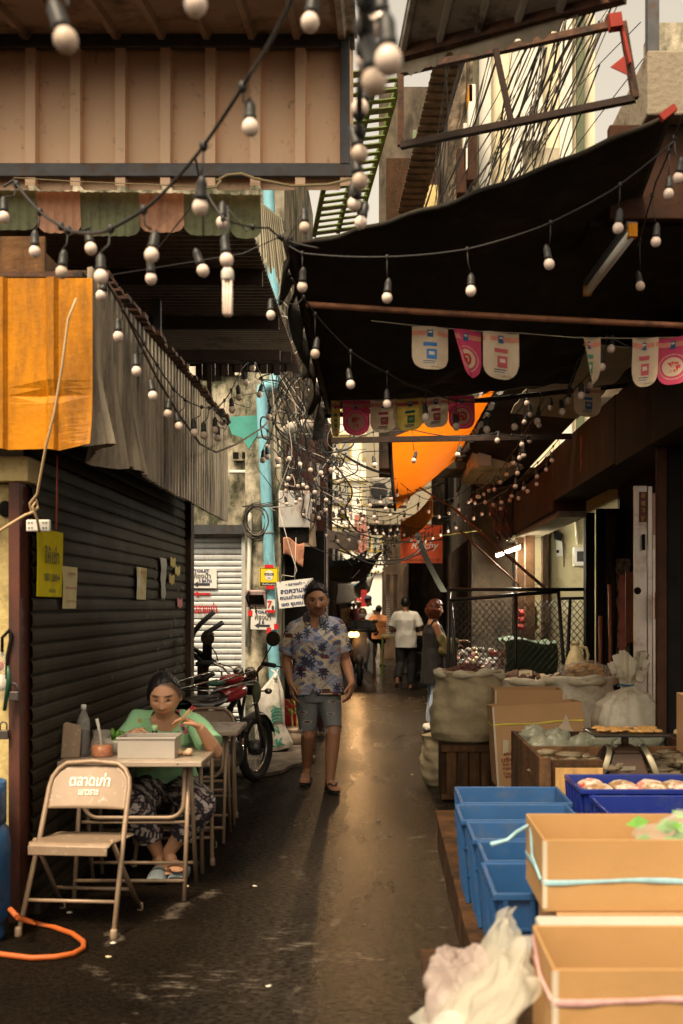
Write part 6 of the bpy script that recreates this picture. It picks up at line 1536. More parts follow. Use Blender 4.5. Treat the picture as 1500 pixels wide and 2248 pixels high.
st = thing('sack_stand', 'dark platform under the white sacks', 'platform', (1.6, 9.0, 0)); b = MB(); b.box(.92, 2.4, 8.45, 9.5, 0, .20); b.build('deck', m_darkwood, st); b = MB(); b.box(.95, 1.45, 8.9, 9.48, .203, .297); b.box(1.48, 2.4, 8.5, 9.45, .203, .245); b.build('planks', m_wood, st)
# big knotted white bag
kb_ = thing('knotted_sack', 'full white sack tied shut with a blue string, beside the brown cardboard boxes', 'sack', (1.75, 7.95, .25), 'sacks of dried goods')
K0 = V(1.77, 7.9, .36)
def fkn(u, v):
    prof = ((0, .70), (.05, .92), (.2, 1.04), (.42, 1.03), (.57, .88), (.67, .58), (.735, .20), (.76, .13), (.79, .17), (.85, .34), (.92, .42), (1.0, .46))
    for (z0, r0), (z1, r1) in zip(prof, prof[1:]):
        if v <= z1: k = (v - z0) / (z1 - z0); rr = r0 + (r1 - r0) * (k * k * (3 - 2 * k)); break
    a = 2 * math.pi * u; am = .02 + .16 * max(0, v - .35) ** 1.3 + (.22 if v > .8 else 0) * (v - .8) * 4
    k = 1 + am * math.sin(a * 13 + 2 * math.sin(a * 3)) + .05 * nz((math.cos(a) * 2, math.sin(a) * 2, v * 4), 1, 4)
    zz = .78 * v + (.03 * math.sin(a * 3 + 1) + .05 * math.sin(a * 2) if v > .88 else 0)
    return K0 + V(.262 * rr * k * math.cos(a) + .01, .24 * rr * k * math.sin(a), zz)
b = MB(); b.sheet(fkn, 110, 70); b.build('cloth', m_wsack, kb_, smooth=True)
b = MB(); b.tube([K0 + V(.042 * math.cos(a), .042 * math.sin(a), .592) for a in [k * math.pi / 8 for k in range(16)]], .007, 6, closed=True); b.tube([K0 + V(.0, -.045, .592), K0 + V(-.06, -.06, .60), K0 + V(-.085, -.06, .585)], .006, 6); b.build('string', mat('blue_string', (.04, .16, .30), .6), kb_, smooth=True)
bs_ = thing('bag_stand', 'dark crate under the knotted white sack', 'crate', (1.75, 7.9, 0)); b = MB(); b.box(1.5, 2.05, 7.62, 8.2, 0, .358); b.build('body', m_darkwood, bs_, bev=.005)
# snack bag, jug, price card
sn = thing('snack_bag', 'clear bag of amber crisps on the white sack', 'bag', (1.65, 8.95, .93)); c = V(1.66, 8.95, .985)
b = MB()
for i in range(40): b.sheet(fblob(c + V(rk.uniform(-.12, .13), rk.uniform(-.07, .07), rk.uniform(-.045, .05)), .035, .03, .02, i, .5), 8, 6)
b.build('crisps', mat('amber_crisps', (.52, .26, .045), .4, var=.35, scale=20), sn, smooth=True)['kind'] = 'stuff'
b = MB(); b.sheet(fblob(c, .19, .11, .085, 3, .35), 40, 24); b.build('film', film('clear_film_d', (.8, .76, .7), .28, .1), sn, smooth=True)
jg = thing('plastic_jug', 'cream plastic jug with a side handle standing behind the bag of crisps', 'jug', (1.69, 9.45, .88)); J0 = V(1.66, 9.4, .93)
b = MB(); b.lathe([(.085, 0), (.092, .02), (.09, .10), (.055, .20), (.03, .235), (.03, .26)], J0, 22); b.build('body', mat('cream_plastic', (.56, .45, .24), .45, var=.15, dirt=((.30, .22, .1), .3, 6)), jg, smooth=True)
b = MB(); b.lathe([(.034, .258), (.034, .285), (.03, .29)], J0, 16); b.build('cap', mat('cream_cap', (.50, .40, .22), .4), jg, smooth=True)
b = MB(); b.tube([J0 + V(.025, -.02, .25), J0 + V(.085, -.02, .235), J0 + V(.105, -.02, .17), J0 + V(.09, -.02, .09)], .014, 10); b.build('handle', _mats['cream_plastic'], jg, smooth=True)
t, at, U, W, wd, hh = board('price_card', 'hand written cream price card stuck in the middle sack', 'price card', 1140, 1472, 1169, 1504, 9.05, mat('cream_card', (.66, .58, .38), .8, var=.08), tilt=rad(4))
b = MB(); write(b, 'พริกแห้ง', at(.5, .78), U, W, wd * .7, hh * .16); write(b, 'ขีดละ', at(.5, .5), U, W, wd * .6, hh * .18); write(b, '40.-', at(.55, .2), U, W, wd * .45, hh * .2); b.build('lettering', m_redink, t)

# ---------------------------------------------------------------- mesh gate and goods behind it
gt = thing('mesh_gate', 'black diamond mesh gate on a pipe frame, standing across the shop front', 'gate', (1.55, 12.5, 0)); YF = 12.5
for a, c, r in (((981, 1294), (1288, 1294), .020), ((985, 1318), (1228, 1298), .022), ((986, 1290), (984, 1640), .022), ((990, 1322), (1012, 1640), .022), ((1133, 1300), (1131, 1640), .022), ((1226, 1298), (1249, 1640), .022), ((1252, 1312), (1240, 1640), .020), ((1287, 1290), (1285, 1640), .024), ((1228, 1314), (1286, 1313), .018)):
    b = MB(); b.tube([P(*a, YF), P(c[0], min(c[1], 1614), YF)], r, 8); b.build('frame_tube', m_blk, gt, smooth=True)
b = MB(); xl, xr, zt, zb = P(992, 0, YF).x, P(1284, 0, YF).x, P(0, 1318, YF).z, .06; pitch = .074; H_ = zt - zb
k = -int(H_ / pitch) - 2
def clip(x0, s_):
    # diagonal through (x0, zb) with slope s_
    a = (x0, zb); c = (x0 + s_ * H_, zt); pts = []
    x_lo, x_hi = min(a[0], c[0]), max(a[0], c[0])
    if x_hi < xl or x_lo > xr: return None
    def atx(x): return zb + (x - x0) / s_
    p = a if xl <= a[0] <= xr else ((xl, atx(xl)) if a[0] < xl else (xr, atx(xr)))
    q = c if xl <= c[0] <= xr else ((xl, atx(xl)) if c[0] < xl else (xr, atx(xr)))
    return p, q
x = xl - H_
while x < xr + H_:
    for s_ in (.85, -.85):
        r_ = clip(x, s_)
        if r_ and (Vector(r_[0]) - Vector(r_[1])).length > .02: b.bar(V(r_[0][0], YF + .008 * s_, r_[0][1]), V(r_[1][0], YF + .008 * s_, r_[1][1]), .017, .008)
    x += pitch
b.build('mesh_panel', m_blk, gt)
pt_ = thing('goods_table', 'shop counter behind the mesh gate, covered by a green sheet at its right end', 'counter', (1.6, 13.6, 0))
b = MB(); b.box(.92, 2.2, 13.05, 14.1, 0, .62); b.build('counter', m_darkwood, pt_)
b = MB(); b.sheet(lambda u, v: V(1.45 + .62 * u + .02 * math.sin(v * 9), 12.98 + .02 * math.sin(u * 14) * v, 1.10 - 1.0 * v + .03 * math.sin(u * 6) * (1 - v)), 24, 20, th=.004); b.sheet(lambda u, v: V(1.45 + .62 * u, 12.98 + .8 * v, 1.10 + .03 * math.sin(u * 6) + .02 * math.sin(v * 8)), 14, 12); b.build('green_sheet', mat('green_sheet', (.05, .095, .035), .7, var=.35, scale=4), pt_, smooth=True)
pcs = [mat('pk_white', (.58, .52, .44), .4), mat('pk_red', (.30, .03, .025), .4), mat('pk_cream', (.62, .48, .30), .4), mat('pk_pink', (.60, .28, .26), .4), mat('pk_green', (.12, .34, .12), .4), mat('pk_grey', (.34, .32, .30), .3)]
pn = ['white', 'red', 'cream', 'pink', 'green', 'grey']
for i in range(84):
    row = i // 14; c = V(.93 + .04 * (i % 14) + rk.uniform(-.02, .02), 13.12 + .10 * row + rk.uniform(-.03, .03), .66 + .055 * row + rk.uniform(0, .05)); k = rk.choice((0, 0, 5, 1, 2, 2, 3, 5, 5, 5))
    if row > 3: c.x = .95 + (c.x - .93) * 2.0
    b = MB(); b.sheet(fblob(c, .048, .035, .038, i * 1.7, .35), 12, 8)
    tag(b.build('snack_packet', pcs[k], origin=c, smooth=True), pn[k] + ' packet heaped on the counter behind the mesh gate', 'packet', pn[k] + ' packets behind the mesh gate')
for i in range(9):
    c = V(P(1150 + 6 * (i % 3), 0, 14.2).x + .04 * (i % 3), 14.35, 1.25 + .09 * (i // 3)); b = MB(); b.sheet(fblob(c, .06, .04, .05, i * 5.1, .3), 14, 9)
    k = (1, 3, 2, 1, 0, 4, 1, 0, 3)[i]
    tag(b.build('hanging_packet', pcs[k], origin=c, smooth=True), pn[k] + ' packet hanging in the lit shop doorway', 'packet', pn[k] + ' packets hanging in the doorway')
# lit tubes
m_lamp = emit('lit_tube', (1.0, .93, .72), 230.0)
def tube_lamp(label, a, c, lit=True, r=.014, fix=.03):
    t = thing('tube_lamp', label, 'lamp', a, None)
    a, c = Vector(a), Vector(c)
    b = MB(); b.tube([a, c], r, 10); b.build('tube', m_lamp if lit else m_white, t, smooth=True)
    b = MB(); b.bar(a + V(0, 0, fix), c + V(0, 0, fix), .05, .03); b.build('fixture', m_white if lit else m_steel, t, bev=.004)
    for q in (a, c):
        b = MB(); b.box(q.x - .02, q.x + .02, q.y - .02, q.y + .02, q.z - .02, q.z + fix); b.build('end_cap', m_white if lit else m_yellow, t)
    return t
tube_lamp('lit tube lamp inside the shop behind the mesh gate', P(1092, 1220, 15.4), P(1146, 1200, 13.4))
tube_lamp('lit tube lamp slanting under the awning behind the upper bunting', P(1187, 815, 9.4), P(1240, 752, 7.6))
tube_lamp('lit tube lamp in the far shop beneath the string lights', P(1066, 1046, 17.0), P(1086, 1028, 15.7))
tube_lamp('large unlit tube lamp with a yellow end under the near eave', P(1290, 640, 5.7), P(1388, 512, 4.95), False, .022, .04)
b = MB(); b.sheet(lambda u, v: V(1.15 + .6 * u, 7.2 + 2.6 * v, 3.27 - .05 * u + .01 * math.sin(v * 30)), 4, 30, th=.01)
tag(b.build('white_ceiling_panel', mat('cream_panel', (.56, .49, .33), .6, var=.15), origin=(1.4, 8.5, 3.25)), 'cream ceiling panel lit by the tube lamp under the awning', 'ceiling panel')
# fittings on the cream partition
pf = thing('wall_socket', 'white wall socket with a black plug and trailing lead on the cream partition', 'socket', P(1227, 1210, 14.85))
b = MB(); q = P(1228, 1203, 14.88); b.box(q.x - .05, q.x + .05, 14.86, 14.9, q.z - .12, q.z + .10); b.build('plate', m_white, pf, bev=.01)
b = MB(); q = P(1222, 1180, 14.85); b.prism([(-.04, .10), (.08, .03), (.06, -.05), (-.03, -.02)], q, XA, ZA, .03); b.tube([q, q + V(.08, -.01, -.05), q + V(.1, -.01, -.25), q + V(.1, -.01, -.4)], .008, 6); b.box(q.x, q.x + .03, 14.83, 14.86, q.z - .21, q.z - .17); b.build('plug', m_black, pf)
mb_ = thing('meter', 'white electricity meter box at the right of the cream partition', 'meter', P(1268, 1222, 14.8))
b = MB(); q = P(1267, 1222, 14.8); b.box(q.x - .05, q.x + .10, 14.75, 14.88, q.z - .13, q.z + .13); b.build('case', m_white, mb_, bev=.012)
b = MB(); b.box(q.x - .01, q.x + .08, 14.742, 14.748, q.z - .07, q.z + .07); b.build('window', m_steel, mb_)
b = MB(); b.tube([P(1262, 1130, 14.85), P(1268, 1195, 14.85)], .02, 8); b.build('pipe', m_cream, mb_, smooth=True)
for i in range(2):
    rl = thing('red_lantern', ('upper string of shiny red ornaments hanging from the shop awning', 'lower string of shiny red ornaments by the awning pole')[i], 'ornament', P(1085 + 10 * i, 1120 + 35 * i, 13))
    b = MB()
    for k in range(8): q = P(1076 + 5 * k + 8 * i, 1105 + 40 * i + (k % 3) * 6, 13.0); b.tube([q, q + V(.02, 0, -.16)], .012, 6)
    b.build('ornaments', mat('red_glass', (.10, .02, .012), .15), rl, smooth=True)
# doorway things
al = thing('steel_door', 'scratched bright steel door post with a red Chinese plaque', 'door', P(1415, 1450, 8.3)); YD = 8.3
m_alu = mat('brushed_steel', (.74, .64, .56), .38, .35, var=.12, scale=6, dirt=((.36, .20, .16), .3, 3), rvar=.12)
xa, xb = P(1393, 0, YD).x, P(1421, 0, YD).x
b = MB(); b.box(xa, xb, YD, YD + .04, .8, P(0, 1066, YD).z); b.build('leaf', m_alu, al, bev=.004)
b = MB(); b.box(xb + .003, xb + .035, YD - .02, YD + .04, .8, P(0, 1068, YD).z); b.box(xb + .04, xb + .07, YD - .01, YD + .04, .8, P(0, 1175, YD).z); b.build('frame', m_alu, al, bev=.004)
b = MB(); q = P(1412, 1113, YD - .004); b.box(q.x - .03, q.x + .03, YD - .004, YD - .001, q.z - .115, q.z + .115); pq = b.build('plaque', mat('plaque_red', (.17, .025, .015), .5), al)
b = MB()
for k, chx in enumerate('恭禧發財'): write(b, chx, V(q.x, YD - .004, q.z + .085 - .057 * k), XA, ZA, .036, .042, .02)
b.build('characters', mat('plaque_gold', (.50, .30, .08), .4), pq)
b = MB(); q = P(1413, 1190, YD - .03); b.box(q.x - .008, q.x + .012, YD - .04, YD - .001, q.z - .06, q.z + .06); b.build('handle', m_black, al, bev=.004)
b = MB(); b.lathe([(.001, .001), (.028, 0)], P(1400, 1297, YD - .002), 18, Matrix.Rotation(rad(90), 3, 'X')); b.build('lock_hole', m_black, al)
b = MB(); b.box(2.1, 3.4, 8.5, 8.54, .5, 2.4); tag(b.build('door_panel', mat('pinkish_panel', (.40, .22, .19), .4, .3, var=.2), origin=(2.4, 8.5, .5)), 'pinkish panel behind the bright steel door post', 'panel')
b = MB(); q = P(1441, 1330, 8.2); b.box(q.x - .02, q.x + .03, 8.15, 8.17, q.z - .1, q.z + .1); tag(b.build('orange_paper', mat('orange_paper', (.62, .10, .02), .6), origin=q), 'orange paper hanging beside the steel door post', 'paper')
for i, (x0, y0, x1) in enumerate(((1318, 1352, 1319), (1339, 1283, 1342))):
    b = MB(); b.tube([P(x0, y0, 11.9), P(x1, 1600, 11.8)], .022, 8); tag(b.build('broom_handle', mat('orange_wood', (.26, .095, .035), .6, var=.3), origin=P(x1, 1600, 11.8), smooth=True), ('shorter orange pole leaning by the dark folding doors', 'taller orange pole leaning by the peeled plaster')[i], 'pole')
b = MB(); q = P(1366, 1450, 11); b.sheet(lambda u, v: q + V(-.03 + .07 * u + .004 * math.sin(v * 40), .004 * math.sin(v * 25), .86 * v), 3, 40, th=.002)
tag(b.build('paper_strip', mat('checked_paper', (.34, .10, .07), .7, var=.3), origin=q), 'vertical strip of faded red papers left of the steel door post', 'paper')
b = MB(); q0, q1 = P(1374, 1410, 10.8), P(1392, 1255, 10.8); b.box(q0.x, q1.x, 10.8, 10.82, q0.z, q1.z); tag(b.build('red_banner', mat('dull_red_banner', (.17, .05, .02), .6, var=.3), origin=q0), 'dull red banner hanging in the dark doorway', 'banner')
# orange shop sign
t, at, U, W, wd, hh = board('shop_sign', 'bright orange shop sign with script lettering over the far right shop', 'sign', 880, 1153, 972, 1236, 17.6, mat('sign_orange', (.80, .095, .012), .45, var=.08), .06)
Ws = V(.30, 0, 1)
b = MB(); write(b, 'Donna', at(.40, .78), U, Ws, wd * .62, hh * .22, .01); write(b, 'WHOLESALE BAG OF', at(.5, .08), U, W, wd * .86, hh * .07, .01); b.build('black_lettering', m_ink, t)
b = MB(); write(b, 'Ricchy', at(.58, .44), U, Ws, wd * .62, hh * .26, .004); b.build('white_lettering', m_paper, t)
# stalls of the far lane
fs_ = thing('food_rack', 'black steel rack with trays in front of the white shirted man', 'rack', (.62, 20.3, 0))
for x in (.35, .62, .9):
    for y in (20.2, 20.7):
        b = MB(); b.bar(V(x, y, 0), V(x, y, 1.0), .03); b.build('leg', m_blk, fs_)
for z in (.25, .62, .95):
    b = MB(); b.box(.33, .92, 20.18, 20.72, z, z + .03); b.build('shelf', m_blk, fs_)
b = MB(); 
for i in range(10): b.box(.36 + .055 * i, .40 + .055 * i, 20.2, 20.5, .98, 1.02 + .05 * rk.random())
b.build('goods', pcs[2], fs_)
gt2 = thing('side_table', 'small green legged market table by the orange shirted person', 'table', (.13, 23.5, 0))
b = MB(); b.box(-.02, .34, 23.4, 24.2, .86, .9); b.build('top', mat('pale_yellow_top', (.50, .46, .20), .6), gt2)
for x in (0, .31):
    for y in (23.42, 24.16): b = MB(); b.bar(V(x, y, 0), V(x, y, .86), .035); b.build('leg', m_green, gt2)
for i in range(7):
    z = .03 + .15 * (i % 4); c = V(P(756 - 2 * (i // 4) * 8, 0, 33).x, 33 + .5 * (i // 4), 0); b = MB(); b.box(c.x - .2, c.x + .2, c.y, c.y + .4, .45 + z * 1.6, .45 + z * 1.6 + .22)
    tag(b.build('far_carton', m_card, origin=c, bev=.008), 'tan carton stacked at the far left of the lane', 'box', 'far cartons')
b = MB(); b.box(P(735, 0, 33).x, P(775, 0, 33).x, 32.9, 34.5, 0, .46); tag(b.build('far_stall', m_darkwood, origin=(-1.2, 33, 0)), 'dark stall table under the far cartons', 'table')
for i, (x0, y0, x1, y1, Y, mm, lb) in enumerate(((793, 1295, 806, 1345, 31, mat('red_banner', (.42, .02, .02), .6), 'red vertical banner over the far crowd'), (742, 1118, 762, 1143, 24, mat('yellow_plate', (.62, .42, .02), .5), 'small yellow sign hung high in the far lane'), (790, 1248, 812, 1266, 27, mat('mint_sign', (.30, .55, .40), .5), 'pale green sign over the far awnings'), (778, 1130, 806, 1215, 26, mat('pink_red_rail', (.55, .22, .16), .6), 'pink lattice panel on the far house'))):
    b = MB(); q0, q1 = P(x0, y1, Y), P(x1, y0, Y); b.box(q0.x, q1.x, Y, Y + .05, q0.z, q1.z); tag(b.build('hanging_sign', mm, origin=q0), lb, 'sign')
ac = thing('air_conditioner', 'white air conditioner unit fixed over the far part of the lane', 'air conditioner', P(838, 1075, 19)); q0, q1 = P(813, 1108, 19), P(862, 1048, 19)
b = MB(); b.box(q0.x, q1.x, 19, 19.4, q0.z, q1.z); b.build('case', mat('ac_white', (.60, .56, .47), .5, var=.1, dirt=((.3, .25, .18), .3, 5)), ac, bev=.02)
b = MB(); b.lathe([(.001, .001), (.15, 0)], V((q0.x + q1.x) / 2 - .04, 18.995, (q0.z + q1.z) / 2), 24, Matrix.Rotation(rad(90), 3, 'X')); b.build('fan_grille', m_steel, ac)
b = MB(); b.bar(V(q1.x + .25, 19.2, q0.z - .02), V(q0.x, 19.2, q0.z - .02), .05); b.build('bracket', m_rust, ac)
hb = house('overhanging_storey', 'beige upper storey jutting over the lane behind the air conditioner', -.30, .9, 20.0, 22.9, 3.0, m_plaster); 
for ch_ in list(hb.children): ch_.location.z += 3.0
# litter on the ground
for i, (x, y, c) in enumerate(((665, 1685, 0), (930, 1530, 0), (945, 1536, 4), (152, 2003, 0), (248, 2070, 0), (590, 2165, 0), (1110 - 700, 1945, 2), (238, 2100, 2), (700, 1695, 0), (560, 1945, 0), (905, 1700, 2), (830, 1800, 0))):
    q = onground(x, y, .006); b = MB(); b.sheet(fblob(q, .013, .010, .004, i * 3, .7), 8, 6)
    tag(b.build('litter', pcs[c], origin=q, smooth=True), 'scrap of pale litter lying on the lane', 'litter', 'litter on the lane')
# ================================================================ PEOPLE
def remesh(mb, vox, smooth=3, fac=.5):
    me = mb.mesh('tmp', [], True)
    o = bpy.data.objects.new('tmp', me); COL.objects.link(o)
    m = o.modifiers.new('r', 'REMESH'); m.mode = 'VOXEL'; m.voxel_size = vox; m.use_smooth_shade = True
    if smooth:
        k = o.modifiers.new('s', 'SMOOTH'); k.factor = fac; k.iterations = smooth
    dg = bpy.context.evaluated_depsgraph_get(); dg.update()
    out = bpy.data.meshes.new_from_object(o.evaluated_get(dg))
    bpy.data.objects.remove(o); bpy.data.meshes.remove(me)
    return out

def put(me, name, m, root, parent=None):
    """link a world-space mesh as a part of root"""
    me.name = name; me.materials.clear(); me.materials.append(m)
    me.transform(Matrix.Translation(-root.location))
    me.polygons.foreach_set('use_smooth', [True] * len(me.polygons))
    o = bpy.data.objects.new(name, me); COL.objects.link(o); o.parent = parent or root
    return o

def folds(me, amp, s, seed=0, dirs=(1, 1, .5)):
    me.update(); n = len(me.vertices)
    co = np.empty(n * 3); no = np.empty(n * 3); me.vertices.foreach_get('co', co); me.vertices.foreach_get('normal', no)
    co = co.reshape(-1, 3); no = no.reshape(-1, 3); d = np.empty(n)
    for i in range(n):
        x, y, z = co[i]; d[i] = 1 - abs(mnoise.noise((x * s * dirs[0] + seed, y * s * dirs[1], z * s * dirs[2]))) * 2.2 + .4 * mnoise.noise((x * s * 2.3, y * s * 2.3 + seed, z * s * 1.1))
    co += no * (d - .4)[:, None] * amp
    me.vertices.foreach_set('co', co.ravel()); me.update()

def loft(mb, secs, R, Fw, n=20):
    vs = []; fs = []
    for c, rx, ry in secs:
        for k in range(n):
            a = 2 * math.pi * k / n
            ca, sa = math.cos(a), math.sin(a)
            ca = math.copysign(abs(ca) ** .85, ca); sa = math.copysign(abs(sa) ** .85, sa)
            vs.append(Vector(c) + R * rx * ca + Fw * ry * sa)
    for i in range(len(secs) - 1):
        for k in range(n): fs.append((i * n + k, i * n + (k + 1) % n, (i + 1) * n + (k + 1) % n, (i + 1) * n + k))
    fs.append(tuple(range(n))[::-1]); fs.append(tuple((len(secs) - 1) * n + k for k in range(n)))
    # outward winding does not matter for the voxel union
    mb.add(vs, fs)

def limb(mb, pts, rr, n=14):
    mb.tube(pts, rr, n)
    for p, r in ((pts[0], rr[0]), (pts[-1], rr[-1])): mb.ell(p, r, r, r, n, 8)

def head_point(d, hair=None):
    x, y, z = d
    a, b_, c = .083, .096, .116
    p = Vector((x * a, y * b_, z * c))
    if z < 0:
        k = (-z) ** 1.6; p.x *= 1 - .30 * k; 
        if y < 0: p.y *= 1 - .42 * k
    if y > 0: p.x *= 1 + .05 * y
    if hair is None and y > 0:
        X, Z = p.x, p.z
        g = lambda x0, z0, sx, sz: math.exp(-((abs(X) - x0) / sx) ** 2 - ((Z - z0) / sz) ** 2)
        p.y += .024 * g(0, -.030, .012, .013) + .013 * g(0, -.008, .009, .022) + .006 * g(.014, -.034, .008, .008)
        p.y -= .009 * g(.031, .006, .015, .010)
        p.y += .005 * g(.028, .028, .022, .007) + .007 * g(0, -.064, .020, .007) + .006 * g(0, -.075, .016, .006) - .004 * g(0, -.0695, .02, .002)
        p.y += .007 * g(0, -.102, .020, .013) + .004 * g(.045, -.025, .016, .018)
    return p

def sphere_dirs(nu=48, nv=36):
    out = []
    for j in range(nv + 1):
        p = math.pi * j / nv
        for i in range(nu):
            a = 2 * math.pi * i / nu
            out.append(Vector((math.sin(p) * math.cos(a), math.sin(p) * math.sin(a), -math.cos(p))))
    fs = [(j * nu + i, j * nu + (i + 1) % nu, (j + 1) * nu + (i + 1) % nu, (j + 1) * nu + i) for j in range(nv) for i in range(nu)]
    return out, fs

def hand(mb, w_, d, nrm, thumb, s=1., curl=.5, spread=1.0):
    """palm, four bent fingers of different lengths and a thumb; d points to the fingers, nrm out of the palm, thumb to the thumb side"""
    w_, d, nrm, thumb = Vector(w_), Vector(d).normalized(), Vector(nrm), Vector(thumb)
    nrm = (nrm - d * nrm.dot(d)).normalized(); thumb = (thumb - d * thumb.dot(d) - nrm * thumb.dot(nrm)).normalized()
    loft(mb, [(w_ - d * .01 * s, .026 * s, .019 * s), (w_ + d * .03 * s, .036 * s, .017 * s), (w_ + d * .065 * s, .042 * s, .015 * s), (w_ + d * .092 * s, .040 * s, .012 * s)], thumb, nrm, 14)
    for k, (o, L, r) in enumerate(((.031, .074, .0090), (.0105, .084, .0094), (-.0105, .078, .0090), (-.030, .060, .0080))):
        p = w_ + d * .088 * s + thumb * o * s * 1.05; dd = (d + thumb * (o * 2.4 * spread)).normalized(); pts = [p - dd * .012 * s, p]; c = curl * (1 + .12 * k)
        for fr, ben in ((.46, .55), (.31, .8), (.23, .6)):
            ang = c * ben; ax = dd.cross(nrm)
            dd = (dd * math.cos(ang) + nrm * math.sin(ang)).normalized(); p = p + dd * L * fr * s; pts.append(p)
        limb(mb, pts, [r * s, r * s, r * .95 * s, r * .88 * s, r * .72 * s], 8)
    p = w_ + d * .022 * s + thumb * .030 * s; dd = (d * .75 + thumb * .62 + nrm * .25).normalized(); pts = [p - dd * .012 * s, p]
    for fr in (.036, .028, .02):
        p = p + dd * fr * s; pts.append(p); dd = (dd + d * .30 + nrm * .22 * curl - thumb * .12).normalized()
    limb(mb, pts, [.013 * s, .0125 * s, .0112 * s, .0098 * s, .0078 * s], 8)

def foot(mb, ank, toe, s=1.):
    ank, toe = Vector(ank), Vector(toe); d = (toe - ank); dz = Vector((d.x, d.y, 0)).normalized(); sd = Vector((-dz.y, dz.x, 0))
    heel = ank - dz * .045 * s; heel.z = max(toe.z, ank.z - .06 * s)
    up = V(0, 0, 1)
    n_ = (toe - heel).normalized(); u2 = sd.cross(n_) * -1
    if u2.z < 0: u2 = -u2
    for t_, rx, rz in ((.0, .026, .024), (.12, .033, .034), (.35, .036, .036), (.60, .042, .026), (.80, .045, .018), (.95, .040, .013)):
        mb.ell(heel.lerp(toe, t_) + u2 * (rz - .010) * s, rx * s, rx * s, rz * s, 12, 8)
    for k, o in enumerate((.034, .016, 0, -.016, -.031)):
        q = toe - n_ * (.012 + .006 * k) * s + sd * o * s
        limb(mb, [q - n_ * .03 * s + u2 * .008 * s, q + u2 * .004 * s], [.011 * s, (.0105 if k == 0 else .008) * s], 8)
    limb(mb, [ank + V(0, 0, .01), ank - V(0, 0, .03) * s - dz * .008], [.034 * s, .034 * s], 12)

